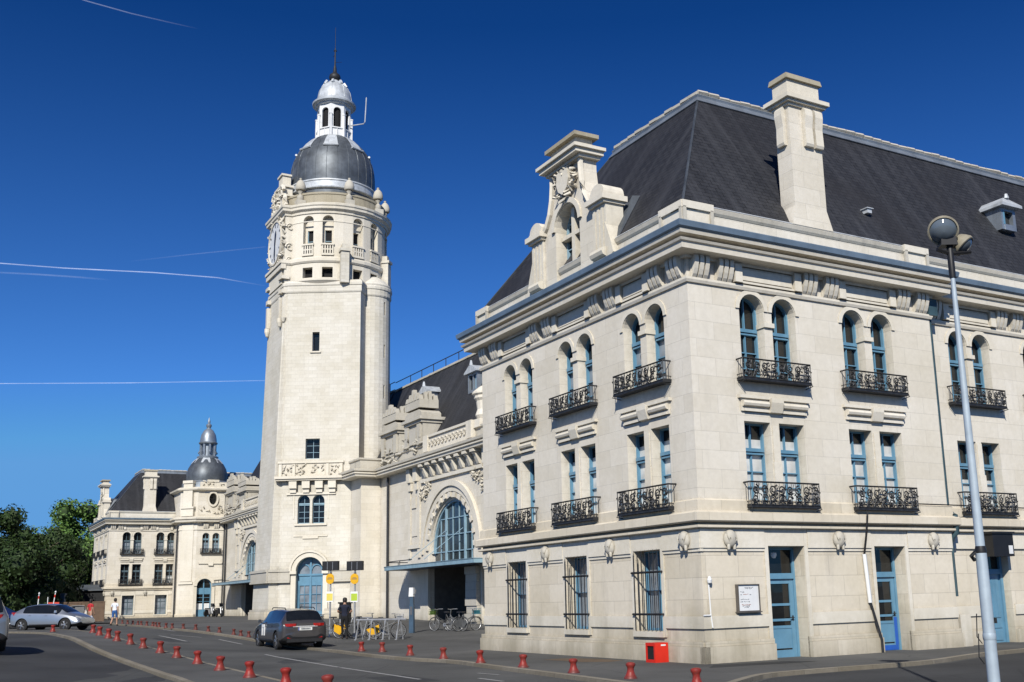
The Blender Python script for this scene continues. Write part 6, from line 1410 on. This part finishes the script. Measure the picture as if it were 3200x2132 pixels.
# ------------------------------------------------------------------ people
M['skin'] = simple('skin', (.42, .24, .16), .55, 0, .1, 8); M['hair'] = simple('dark_hair', (.015, .011, .009), .6, 0, .3, 30)
M['navycloth'] = simple('navy_cotton', (.010, .013, .028), .85, 0, .3, 8, bump=.3); M['blackcloth'] = simple('black_trousers', (.008, .008, .009), .85, 0, .3, 8, bump=.3); M['whitecloth'] = simple('white_cotton', (.72, .74, .78), .85, 0, .06, 8, bump=.3); M['bluecloth'] = simple('blue_denim', (.03, .10, .28), .85, 0, .2, 12, bump=.3); M['redcloth'] = simple('red_cotton', (.42, .025, .03), .85, 0, .15, 8, bump=.3); M['shoe'] = simple('shoe_leather', (.05, .035, .03), .6)
M['greybag'] = simple('grey_canvas_bag', (.16, .16, .155), .85, 0, .2, 8)
def person(label, loc, face, J, mats, scale=1.0, hairlen=0.0):
    """J: joint overrides; body grown from one connected skeleton (skin + subdivision) into ONE mesh"""
    D = dict(pelvis=((0, 0, .95), (.145, .105)), waist=((0, .0, 1.10), (.13, .095)), chest=((0, -.01, 1.30), (.165, .11)), collar=((0, -.005, 1.44), (.085, .07)), neck=((0, .005, 1.51), (.052, .052)), head=((0, .02, 1.60), (.075, .09)), crown=((0, .015, 1.69), (.07, .085)), top=((0, .01, 1.735), (.045, .05)))
    E = [('pelvis', 'waist'), ('waist', 'chest'), ('chest', 'collar'), ('collar', 'neck'), ('neck', 'head'), ('head', 'crown'), ('crown', 'top')]
    for s, t in ((-1, 'R'), (1, 'L')):                # x = to the figure's left when facing +y is -x; names only
        D.update({'sho'+t: ((s*.185, -.01, 1.41), (.062, .062)), 'elb'+t: ((s*.235, -.03, 1.13), (.042, .042)), 'wri'+t: ((s*.245, .08, .89), (.029, .026)), 'hip'+t: ((s*.095, 0, .90), (.098, .10)), 'kne'+t: ((s*.105, .02, .50), (.058, .06)), 'ank'+t: ((s*.105, -.03, .10), (.038, .042)), 'toe'+t: ((s*.12, .13, .045), (.042, .032)), 'heel'+t: ((s*.105, -.07, .05), (.036, .04))})
        E += [('chest', 'sho'+t), ('sho'+t, 'elb'+t), ('elb'+t, 'wri'+t), ('pelvis', 'hip'+t), ('hip'+t, 'kne'+t), ('kne'+t, 'ank'+t), ('ank'+t, 'toe'+t), ('ank'+t, 'heel'+t)]
    for k, v in J.items(): D[k] = (v, D[k][1])
    for t in 'RL':                                    # palm, four fingers and a thumb
        s = -1 if t == 'R' else 1
        e, w = Vector(D['elb'+t][0]), Vector(D['wri'+t][0]); d = (w-e).normalized(); side = d.cross(Vector((0, 0, 1))); side = Vector((0, 1, 0)) if side.length < .3 else side.normalized(); curl = d.cross(side).normalized()
        if abs(d.z) > .6: side = Vector((0, 1, 0)); curl = Vector((-s, 0, 0))
        pc = w+d*.055; D['palm'+t] = (tuple(pc), (.034, .022)); E.append(('wri'+t, 'palm'+t))
        for i in range(4):
            o = (i-1.5)*.019; ln = (.062, .074, .07, .054)[i]
            a = pc+d*.04+side*o; b_ = a+d*ln*.55+curl*.008; c = b_+d*ln*.4+curl*.03
            for j, (q, r) in enumerate(((a, .010), (b_, .009), (c, .0075))): D['f%s%d%d' % (t, i, j)] = (tuple(q), (r, r)); E.append((('palm'+t) if j == 0 else 'f%s%d%d' % (t, i, j-1), 'f%s%d%d' % (t, i, j)))
        a = pc+side*.034-d*.01; b_ = a+side*.018+d*.03+curl*.012
        for j, (q, r) in enumerate(((a, .012), (b_, .009))): D['t%s%d' % (t, j)] = (tuple(q), (r, r)); E.append((('palm'+t) if j == 0 else 't%s%d' % (t, j-1), 't%s%d' % (t, j)))
    nose = Vector(D['head'][0])+Vector((0, .10, .005)); D['nose'] = (tuple(nose), (.014, .016)); E.append(('head', 'nose'))
    for s, t in ((-1, 'R'), (1, 'L')): D['ear'+t] = (tuple(Vector(D['head'][0])+Vector((s*.085, -.005, .01))), (.012, .024)); E.append(('head', 'ear'+t))
    ks = list(D); me = bpy.data.meshes.new('figure'); me.from_pydata([D[k][0] for k in ks], [(ks.index(a), ks.index(b_)) for a, b_ in E], [])
    ob = bpy.data.objects.new('figure', me); col.objects.link(ob); ob.modifiers.new('s', 'SKIN')
    for i, k in enumerate(ks): sv = me.skin_vertices[0].data[i]; sv.radius = D[k][1]; sv.use_root = (k == 'pelvis')
    s2_ = ob.modifiers.new('u', 'SUBSURF'); s2_.levels = s2_.render_levels = 2
    res = eval_mesh(ob); bpy.data.objects.remove(ob)
    order = ['skin', 'shirt', 'legs', 'shoe']; res.materials.clear()
    for mt in (M['skin'], M[mats['shirt']], M[mats['legs']], M['shoe']): res.materials.append(mt)
    segs = []
    for a, b_ in E:
        A, B = Vector(D[a][0]), Vector(D[b_][0]); n0, n1 = a[:3], b_[:3]
        segs.append((A, B, a, b_))
    for p in res.polygons:
        c = p.center; best = (9, None)
        for A, B, a, b_ in segs:
            ab = B-A; t = max(0, min(1, (c-A).dot(ab)/max(1e-9, ab.dot(ab)))); dd = (A+ab*t-c).length
            if dd < best[0]: best = (dd, (a, b_, t))
        a, b_, t = best[1]; g = 0
        if a in ('waist', 'chest') or (a == 'pelvis' and b_ == 'waist' and t > .25) or (a == 'collar' and t < .35): g = 1
        elif a.startswith('sho'): g = 1 if t < mats.get('sleeve', .6) else 0
        elif a == 'pelvis' or a.startswith('hip'): g = 2
        elif a.startswith('kne'): g = 2 if mats.get('long', True) else 0
        elif a.startswith('ank'): g = 3
        if a.startswith('hip') and not mats.get('long', True) and t > .85: g = 0
        p.material_index = g; p.use_smooth = True
    root = thing('person', label, 'person', loc, face-math.pi/2); root.scale = (scale,)*3
    link('body', res, root)
    hm = MB(); hx, hy, hz = D['crown'][0]
    hm.lathe([(.085, -.10-hairlen), (.096, -.04), (.097, .02), (.085, .065), (.05, .095), (.001, .105)], 16, (hx, hy-.022)); hm.v = [(x, y*1.0+(z < -.03)*(-.012), z+hz-.01) for x, y, z in hm.v]
    hm.v = [(x, min(y, hy+.045+max(0, (z-hz))*.6), z) for x, y, z in hm.v]; hm.build('hair', M['hair'], root, 60, (0, 0, 0))
    ey = MB(); q = Vector(D['head'][0])
    for s in (-1, 1): ey.lathe([(.001, -.008), (.011, 0), (.001, .008)], 8, (q.x+s*.032, q.y+.082)); 
    ey.v = [(x, y, z+q.z+.022) for x, y, z in ey.v]; ey.build('eyes', M['dark'], root, None, (0, 0, 0))
    mo = MB(); mo.box(q.x-.024, q.x+.024, q.y+.080, q.y+.092, q.z-.052, q.z-.045); mo.build('mouth', M['redcloth'], root, None, (0, 0, 0))
    return root
person('person in navy top and black trousers, seen from behind beside the yellow bicycles', ground_at(-9.6, 47.6, .085), heading(-.1, 1.0), dict(elbR=(-.30, .0, 1.17), wriR=(-.16, .22, 1.13), elbL=(.30, .0, 1.17), wriL=(.17, .22, 1.12), head=(0, .05, 1.59), crown=(0, .06, 1.68), top=(0, .06, 1.725), kneR=(-.09, .02, .5), ankR=(-.08, -.02, .1), toeR=(-.09, .14, .045), heelR=(-.08, -.06, .05), ankL=(.09, -.02, .1), toeL=(.11, .14, .045), heelL=(.09, -.06, .05)), dict(shirt='navycloth', legs='blackcloth', sleeve=.75, long=True), 1.02)
person('person in white shirt and blue shorts walking away toward the far pavilion', ground_at(-28.3, 68.4, .03), heading(.1, 1.0), dict(kneR=(-.10, -.05, .50), ankR=(-.10, -.26, .16), toeR=(-.10, -.14, .05), heelR=(-.10, -.32, .10), kneL=(.10, .12, .51), ankL=(.10, .14, .10), toeL=(.11, .31, .045), heelL=(.10, .10, .05), wriR=(-.27, .12, .90), elbR=(-.25, .0, 1.13), wriL=(.26, -.06, .88), elbL=(.25, -.10, 1.13)), dict(shirt='whitecloth', legs='bluecloth', sleeve=.6, long=False), .98)
rp = person('person in red top and light trousers carrying a large grey bag near the silver car', ground_at(-30.1, 69.0, .03), heading(.4, .9), dict(kneR=(-.10, .12, .50), ankR=(-.10, .18, .10), toeR=(-.10, .34, .045), heelR=(-.10, .14, .05), kneL=(.10, -.06, .50), ankL=(.10, -.25, .14), toeL=(.10, -.12, .05), heelL=(.10, -.31, .09)), dict(shirt='redcloth', legs='skin', sleeve=.6, long=True), .98, .06)
gb = thing('travel_bag', 'large grey square bag carried by the person in red', 'bag', tuple(Vector(ground_at(-30.75, 68.9, .62))), .4)
b = MB(); b.box(-.30, .30, -.16, .16, 0, .66, 0, .03); b.build('bag_body', M['greybag'], gb, 40, (0, 0, 0)); b = MB(); b.tube([(.22, 0, .64), (.34, 0, .80), (.42, 0, .62), (.46, .0, .34)], .018, 5); b.build('strap', M['black'], gb, None, (0, 0, 0)); b = MB(); b.box(-.24, .24, -.185, -.158, .10, .40); b.build('pocket', M['greybag'], gb, None, (0, 0, 0))
# ------------------------------------------------------------------ bicycles, racks, stops, totem, motorcycles
M['yellow'] = simple('yellow_paint', (.70, .38, .012), .45, 0, .12, 4); M['steel'] = simple('galvanised_steel', (.42, .43, .44), .4, .5, .2, 6); M['lime'] = simple('lime_green_sheet', (.42, .55, .05), .5); M['yelsheet'] = simple('pale_yellow_sheet', (.72, .60, .12), .5); M['bluepanel'] = simple('blue_grey_panel', (.05, .09, .14), .45)
M['bikegrey'] = simple('dull_grey_bicycle_paint', (.12, .125, .13), .5, .3, .2, 6)
M['teal'] = simple('teal_cloth', (.03, .16, .20), .8); M['greenbasket'] = simple('green_wicker', (.07, .12, .02), .8, 0, .4, 20)
def bike(label, loc, rz, mat, guard=True, basket=None, group='bicycles'):
    root = thing('bicycle', label, 'bicycle', loc, rz, group); Rw = .33
    for x in (-.53, .53):
        w = MB(); w.tube([(x+Rw*math.cos(2*math.pi*i/24), 0, Rw+Rw*math.sin(2*math.pi*i/24)) for i in range(25)], .018, 5)
        wo = w.build('wheel', M['tyre'], root, None, (0, 0, 0)); s = MB()
        for k in range(10): a = math.pi*k/10; s.tube([(x+Rw*math.cos(a), 0, Rw+Rw*math.sin(a)), (x-Rw*math.cos(a), 0, Rw-Rw*math.sin(a))], .004, 3)
        s.tube([(x+(Rw-.025)*math.cos(2*math.pi*i/24), 0, Rw+(Rw-.025)*math.sin(2*math.pi*i/24)) for i in range(25)], .012, 4); s.build('spokes', M['steel'], wo, None, (0, 0, 0))
    f = MB()
    for p in ([(-.53, 0, Rw), (-.12, 0, .30)], [(-.53, 0, Rw), (-.22, 0, .78)], [(-.12, 0, .30), (-.24, 0, .88)], [(-.12, 0, .30), (.15, 0, .42), (.40, 0, .78)], [(-.16, 0, .46), (.38, 0, .70)], [(.53, 0, Rw), (.42, 0, .70), (.36, 0, 1.02)]): f.tube(p, .024, 6)
    f.build('frame', mat, root, None, (0, 0, 0))
    h = MB(); h.tube([(.22, -.30, 1.06), (.38, -.18, 1.06), (.37, 0, 1.04), (.38, .18, 1.06), (.22, .30, 1.06)], .014, 5); h.build('handlebar', M['steel'], root, None, (0, 0, 0))
    s = MB(); s.box(-.38, -.12, -.09, .09, .88, .94, 0, .03); s.build('saddle', M['black'], root, None, (0, 0, 0))
    if guard:
        g = MB()
        for x in (-.53, .53):
            pts = [(x+(Rw+.04)*math.cos(a), Rw+(Rw+.04)*math.sin(a)) for a in [R(20+15*i) for i in range(11)]]; n = len(pts); vs = [(a, y, z) for a, z in pts for y in (-.045, .045)]
            g.add(vs, [(2*i, 2*i+1, 2*i+3, 2*i+2) for i in range(n-1)])
        g.add([(-.86, .05, .42), (-.32, .05, .62), (-.30, .05, .30), (-.62, .05, .14), (-.86, -.05, .42), (-.32, -.05, .62), (-.30, -.05, .30), (-.62, -.05, .14)], [(0, 1, 2, 3), (7, 6, 5, 4)])
        g.build('mudguard', M['yellow'] if 'yellow' in label else mat, root, None, (0, 0, 0))
    if basket:
        q = MB(); 
        for z in (.80, .88, .96, 1.04): q.tube([(.42, -.16, z), (.74, -.18, z), (.74, .18, z), (.42, .16, z), (.42, -.16, z)], .010, 4)
        for x, y in ((.44, -.16), (.58, -.17), (.73, -.17), (.74, 0), (.73, .17), (.58, .17), (.44, .16)): q.tube([(x, y, .79), (x, y, 1.05)], .008, 4)
        q.box(.44, .72, -.15, .15, .80, .84); q.box(.46, .70, -.13, .13, .84, .98)
        q.build('basket', basket, root, None, (0, 0, 0))
    k = MB(); k.tube([(-.12, -.09, .30), (-.02, -.10, .20)], .012, 4); k.tube([(-.12, .09, .30), (-.22, .10, .40)], .012, 4); k.lathe([(.09, -.02), (.09, .02)], 14, (-.12, 0)); k.v[-28:] = [(x, z, y+.30) for x, y, z in k.v[-28:]]; k.build('crankset', M['steel'], root, None, (0, 0, 0))
    return root
bike('yellow hire bicycle standing left of the person in navy', ground_at(-10.55, 48.9, .08), 2.7, M['bikegrey'], True, M['black'], 'hire bicycles')
bike('grey bicycle leaning by the rack just right of the person in navy', ground_at(-9.1, 49.6, .08), .5, M['bikegrey'], True, None, 'hire bicycles')
bike('yellow hire bicycle locked in the grey bicycle rack', ground_at(-7.75, 47.5, .08), .15, M['bikegrey'], True, M['steel'], 'hire bicycles')
bike('dark bicycle with a green front basket under the canopy', ground_at(-6.0, 53.9, .08), 2.6, M['iron'], False, M['greenbasket'], 'bicycles under the canopy')
bike('grey bicycle in the middle under the canopy, between green basket and teal cover', ground_at(-5.3, 53.4, .08), 2.4, M['bikegrey'], True, None, 'bicycles under the canopy')
bike('grey bicycle with teal basket cover next to the pavilion corner', ground_at(-4.75, 53.3, .08), .7, M['bikegrey'], True, M['teal'], 'bicycles under the canopy')
def rack(label, p, q, legs, h=.84):
    P, Q = Vector(p), Vector(q); root = thing('bicycle_rack', label, 'bicycle rack', ground_at(P.x, P.y, .08), math.atan2(Q.y-P.y, Q.x-P.x)); ln = (Q-P).length
    b = MB(); b.tube([(-.15, 0, h), (ln+.3, 0, h)], .045, 6); b.build('top_rail', M['steel'], root, None, (0, 0, 0))
    for i in range(legs):
        x = ln*i/(legs-1); b = MB(); b.tube([(x, -.28, 0), (x, -.24, .2), (x-.02, -.05, h-.06), (x, .0, h)], .035, 6); b.tube([(x, .28, 0), (x, .24, .2), (x+.02, .05, h-.06), (x, 0, h)], .035, 6); b.tube([(x, -.24, .2), (x, .24, .2)], .02, 5); b.box(x-.05, x+.05, -.34, -.20, 0, .04); b.build('leg', M['steel'], root, None, (0, 0, 0))
rack('long grey steel bicycle rack with slanted legs holding a yellow bicycle', (-8.85, 47.1), (-7.0, 46.4), 4)
rack('short grey steel bicycle rack beside the person in navy', (-9.75, 50.3), (-8.9, 49.5), 2)
def stop(label, x, y, sheet_m):
    root = thing('stop_sign', label, 'stop sign', ground_at(x, y, .08), -.2, 'signposts by the bicycle rack')
    b = MB(); b.lathe([(.045, 0), (.04, 3.0)], 10); b.build('post', M['steel'], root, 40, (0, 0, 0))
    b = MB(); b.box(-.38, .38, -.10, .10, 3.0, 3.42); 
    for k in (-.13, .13): b.box(k-.008, k+.008, -.104, -.1, 3.03, 3.39, 1)
    b.build('display_box', [M['black'], M['steel']], root, None, (0, 0, 0))
    b = MB(); q = [(.215*math.cos(2*math.pi*i/20)*(1.0), 2.62+.235*math.sin(2*math.pi*i/20)) for i in range(20)]; q = [(max(-.19, min(.19, a)), z) for a, z in q]; b.prism(q, lambda a, z, d: (a, d, z), -.08, -.05); b.box(-.13, .13, -.084, -.0802, 2.60, 2.63, 1); b.box(-.09, .09, -.084, -.0802, 2.66, 2.68, 1); b.lathe([(.05, 2.84), (.07, 2.88), (.001, 3.0)], 8, (0, 0), 1)
    b.build('route_disc', [M['yellow'], M['ink']], root, None, (0, 0, 0))
    b = MB(); b.box(-.18, .18, -.08, -.05, 1.58, 2.05); b.box(-.15, .15, -.084, -.0802, 1.64, 1.96, 1); b.build('timetable', [M['white'], M[sheet_m]], root, None, (0, 0, 0))
stop('signpost with yellow disc and yellow timetable, the one before the blue tower door', -10.65, 49.5, 'yelsheet')
stop('signpost with yellow disc and lime green timetable, right of the person in navy', -9.5, 49.35, 'lime')
tk = thing('ticket_machine', 'dark cabinet behind the person in navy between the two signposts', 'machine', ground_at(-10.1, 50.2, .08), -.2)
b = MB(); b.box(-.24, .24, -.2, .2, .0, 1.50, 0, .02); b.box(-.27, .27, -.23, .23, 1.50, 1.57); b.build('cabinet', M['black'], tk, None, (0, 0, 0)); b = MB(); b.box(-.16, .16, -.215, -.19, 1.05, 1.4); b.build('screen', M['car_glass'], tk, None, (0, 0, 0)); b = MB(); b.box(-.18, .05, -.22, -.19, .55, .8); b.build('panel', M['steel'], tk, None, (0, 0, 0))
to = thing('bicycle_terminal', 'slim blue-grey pillar with white head in front of the station entrance', 'terminal', ground_at(-7.35, 52.6, .08), -.3)
b = MB(); b.box(-.12, .12, -.09, .09, 0, 1.35, 0, .01); b.box(-.09, .09, -.07, .07, 1.35, 1.72); b.build('pillar', M['bluepanel'], to, None, (0, 0, 0)); b = MB(); b.box(-.13, .11, -.11, .10, 1.72, 2.15, 0, .02); b.build('head', M['white'], to, None, (0, 0, 0)); b = MB(); b.box(-.06, .06, -.096, -.09, .85, 1.25); b.build('label_panel', M['ink'], to, None, (0, 0, 0)); b = MB(); b.box(.09, .16, -.08, .08, 1.85, 2.08); b.build('reader', M['steel'], to, None, (0, 0, 0))
def moto(label, loc, rz, mat):
    root = thing('motorcycle', label, 'motorcycle', loc, rz, 'motorcycles under the far canopy')
    for x in (-.65, .65):
        w = MB(); w.lathe([(.2, -.05), (.29, -.06), (.32, 0), (.29, .06), (.2, .05)], 20); w.v = [(xx+x, z, y+.32) for xx, y, z in w.v]; wo = w.build('wheel', M['tyre'], root, 40, (0, 0, 0)); s = MB(); s.lathe([(.2, -.02), (.2, .02)], 14); s.v = [(xx+x, z, y+.32) for xx, y, z in s.v]; s.build('rim', M['alloy'], wo, None, (0, 0, 0))
    b = MB(); b.prism([(-.75, .72), (-.2, .70), (.15, .82), (.42, .78), (.5, .55), (.2, .28), (-.3, .26), (-.55, .5)], lambda a, z, d: (a, d, z), -.14, .14); b.build('body', mat, root, None, (0, 0, 0))
    b = MB(); b.box(-.72, .0, -.13, .13, .74, .84, 0, .03); b.build('saddle', M['black'], root, None, (0, 0, 0))
    b = MB(); b.tube([(.65, .08, .32), (.45, .08, .95)], .03, 6); b.tube([(.65, -.08, .32), (.45, -.08, .95)], .03, 6); b.tube([(.3, -.36, 1.02), (.44, -.1, .98), (.44, .1, .98), (.3, .36, 1.02)], .018, 5); b.build('fork', M['steel'], root, None, (0, 0, 0))
    b = MB(); b.lathe([(.001, .0), (.09, .02), (.11, .1), (.001, .1)], 12, (.5, 0)); b.v = [(x, y, z+.82) for x, y, z in b.v]; b.build('headlight', M['clearlamp'], root, 40, (0, 0, 0)); b = MB(); b.prism([(.42, .95), (.5, .95), (.38, 1.28), (.34, 1.28)], lambda a, z, d: (a, d, z), -.16, .16); b.build('screen', M['car_glass'], root, None, (0, 0, 0))
p = W2(8.4, 90.0); moto('black motorcycle leftmost under the far canopy', ground_at(p.x, p.y, .1), 1.2, M['black'])
p = W2(8.0, 87.8); moto('motorcycle with grey body in the middle under the far canopy', ground_at(p.x, p.y, .1), -1.0, M['steel'])
p = W2(8.3, 85.8); moto('black motorcycle rightmost under the far canopy, beside the tower base', ground_at(p.x, p.y, .1), -.9, M['black'])
# ------------------------------------------------------------------ far background on the left
M['brownfence'] = simple('brown_fence_boards', (.13, .085, .055), .85, 0, .2, 3, streak=.3); M['shed'] = simple('dark_shed_boards', (.020, .021, .022), .9, 0, .3, 3); M['orange'] = simple('orange_red_panel', (.60, .06, .03), .5)
fc_ = thing('fence', 'long low brown board fence beside the far pavilion', 'fence', ground_at(-40.6, 91.0), .12); b = MB(); b.box(-1.9, 1.9, -.03, .03, .1, 1.65); b.build('boards', M['brownfence'], fc_, None, (0, 0, 0)); b = MB(); b.box(-2.0, 2.0, -.06, .06, 1.65, 1.75); b.build('top_rail', M['brownfence'], fc_, None, (0, 0, 0))
for k in range(5): b = MB(); b.box(-1.95+k*.96, -1.83+k*.96, -.08, .0, 0, 1.65); b.build('post', M['brownfence'], fc_, None, (0, 0, 0))
sh_ = thing('shed', 'low dark shed in the shade under the trees', 'shed', ground_at(-53.0, 114.0), .1); b = MB(); b.box(-5, 5, -1.5, 1.5, 0, 3.0); b.build('wall', M['shed'], sh_, None, (0, 0, 0)); b = MB(); b.add([(-5.3, -1.8, 3.0), (5.3, -1.8, 3.0), (5.3, 1.8, 3.6), (-5.3, 1.8, 3.6), (-5.3, -1.8, 3.1), (5.3, -1.8, 3.1), (5.3, 1.8, 3.7), (-5.3, 1.8, 3.7)], [(0, 1, 2, 3), (4, 5, 6, 7), (0, 1, 5, 4), (1, 2, 6, 5), (2, 3, 7, 6), (3, 0, 4, 7)]); b.build('roof', M['zinc_dark'], sh_, None, (0, 0, 0)); b = MB(); b.box(-1, 1, -1.56, -1.5, 0, 2.2); b.build('door', M['trimblack'], sh_, None, (0, 0, 0))
def mark_pole(label, x, y, h, lean):
    root = thing('marker_pole', label, 'pole', ground_at(x, y), 0, 'red and white poles'); root.rotation_euler = (0, lean, 0); n = 7
    b = MB(); b.lathe([(.035, 0), (.035, h)], 10); b.build('pole', M['white'], root, 40, (0, 0, 0)); b = MB()
    for k in range(0, n, 2): b.lathe([(.038, h*k/n), (.038, h*(k+.6)/n)], 10)
    b.build('red_band', M['box_red'], root, 40, (0, 0, 0)); b = MB(); b.lathe([(.001, h), (.08, h+.05), (.001, h+.16)], 10); b.build('cap', M['white'], root, 40, (0, 0, 0))
mark_pole('thin red and white pole behind the silver car, left of two', -38.9, 80, 2.3, .05); mark_pole('thin white banded pole behind the silver car, right of two', -38.1, 80.5, 2.4, .12)
op = thing('barrier_panel', 'small orange red panel on a thin post behind the silver car', 'barrier', ground_at(-38.6, 82), .1); b = MB(); b.box(-.4, .4, -.03, .03, .9, 1.7); b.build('panel', M['orange'], op, None, (0, 0, 0)); b = MB(); b.tube([(-.45, 0, 0), (-.45, 0, 2.1)], .03, 6); b.tube([(.3, 0, 0), (.3, 0, 1.0)], .03, 6); b.build('post', M['white'], op, None, (0, 0, 0))
gp_ = thing('gate_post', 'plain dark grey gate post by the brown fence', 'post', ground_at(-43.0, 93)); b = MB(); b.box(-.17, .17, -.17, .17, 0, 2.4); b.build('shaft', M['bluepanel'], gp_, None, (0, 0, 0)); b = MB(); b.box(-.22, .22, -.22, .22, 2.4, 2.5); b.build('cap', M['bluepanel'], gp_, None, (0, 0, 0))
tree('broad dark tree at the left edge, nearest of the trees', -46.6, 90, 9.3, 5.2, .7, 'leaf_dark', 17000, 3, .32, 34)
tree('dark round tree between the left-edge tree and the tall bright one', -48.6, 99, 8.6, 4.4, .7, 'leaf_dark', 11000, 5, .32, 28)
tree('tall bright green tree directly behind the far pavilion', -59.6, 132, 14.0, 6.3, .8, 'leaf_light', 17000, 8, .40, 38, 1.3)
tree('small dark tree low behind the silver car, under its taller neighbours', -52.0, 108, 6.6, 3.6, .6, 'leaf_dark', 8000, 11, .32, 22)
tree('dark tree standing outside the left edge behind the black off-road car', -57.5, 92, 10.0, 5.5, .8, 'leaf_dark', 9000, 13, .36, 28)
tree('green tree behind the shed between the dark trees and the pavilion', -59.5, 126, 8.5, 4.6, .6, 'leaf', 9000, 17, .36, 26)
tree('bright tree far behind the left-edge trees', -72, 140, 10, 6.0, 1.0, 'leaf', 8000, 19, .42, 26)
# ------------------------------------------------------------------ vapour trails high in the sky
m, nt, bb = nodes('thin_vapour'); nt.nodes.remove(bb); out = nt.nodes['Material Output']
geo = nd(nt, 'ShaderNodeNewGeometry').outputs['Position']; nz = noise(nt, geo, .004, 5, .6)
uvn = nd(nt, 'ShaderNodeUVMap').outputs[0]; at = nd(nt, 'ShaderNodeAttribute', {'attribute_name': 'fade'}).outputs['Fac']
lw = nd(nt, 'ShaderNodeLayerWeight', None, Blend=.5).outputs['Facing']; edge = ramp(nt, lw, .25, .95, 1, 0)
f1 = nd(nt, 'ShaderNodeMath', {'operation': 'MULTIPLY'}, _0=at, _1=edge).outputs[0]; f2 = nd(nt, 'ShaderNodeMath', {'operation': 'MULTIPLY'}, _0=f1, _1=ramp(nt, nz, .25, .7, .35, 1)).outputs[0]
df = nd(nt, 'ShaderNodeBsdfDiffuse', None, Color=(.9, .93, 1, 1)); tl_ = nd(nt, 'ShaderNodeBsdfTranslucent', None, Color=(.9, .93, 1, 1)); ad = nd(nt, 'ShaderNodeAddShader', None, _0=df.outputs[0], _1=tl_.outputs[0]); tp_ = nd(nt, 'ShaderNodeBsdfTransparent')
nt.links.new(nd(nt, 'ShaderNodeMixShader', None, _0=f2, _1=tp_.outputs[0], _2=ad.outputs[0]).outputs[0], out.inputs[0]); M['vapour'] = m
def trail(label, pts, r, fade):
    b = MB(); b.tube(pts, r, 10); me = b.mesh('vapour_trail', [m], 180, (0, 0, 0)); at_ = me.attributes.new('fade', 'FLOAT', 'POINT'); n = len(pts)
    for i in range(len(me.vertices)): k = min(i//10, n-1); at_.data[i].value = fade[k] if isinstance(fade, (list, tuple)) else fade
    return tag(link('vapour_trail', me), label, 'vapour trail', 'vapour trails')
trail('brightest long white vapour trail, crossing the sky toward the tower shaft', [(-2908.0, 4620.0, 1600.0), (-2598.0, 4754.0, 1600.0), (-2342.0, 4850.0, 1600.0), (-1954.0, 4954.0, 1600.0), (-1677.0, 5062.0, 1600.0), (-1481.0, 5218.0, 1600.0)], 2.9, [0.29, 0.31, 0.33, 0.31, 0.21, 0.02])
trail('thin straight vapour trail low in the sky, above the far pavilion', [(-4558.0, 7385.0, 1600.0), (-3992.0, 7434.0, 1600.0), (-3111.0, 7524.0, 1600.0), (-2194.0, 7559.0, 1600.0), (-1736.0, 7594.0, 1600.0)], 3.4, [0.21, 0.22, 0.21, 0.13, 0.02])
trail('faint slanting vapour trail at the top left corner of the sky', [(-1280.0, 2546.0, 1600.0), (-1238.0, 2583.0, 1600.0), (-1144.0, 2650.0, 1600.0), (-1065.0, 2696.0, 1600.0), (-989.0, 2737.0, 1600.0)], 1.5, [0.13, 0.17, 0.13, 0.08, 0.00])
trail('faint smudged vapour trail just beneath the brightest one', [(-2754.0, 4876.0, 1600.0), (-2670.0, 4893.0, 1600.0), (-2507.0, 4938.0, 1600.0), (-2346.0, 4994.0, 1600.0), (-2199.0, 5055.0, 1600.0)], 4.5, [0.04, 0.05, 0.07, 0.07, 0.00])
trail('barely visible vapour trail rising toward the tower clock', [(-1990.0, 4770.0, 1600.0), (-1678.0, 4695.0, 1600.0), (-1316.0, 4618.0, 1600.0)], 2.9, [0.01, 0.05, 0.04])
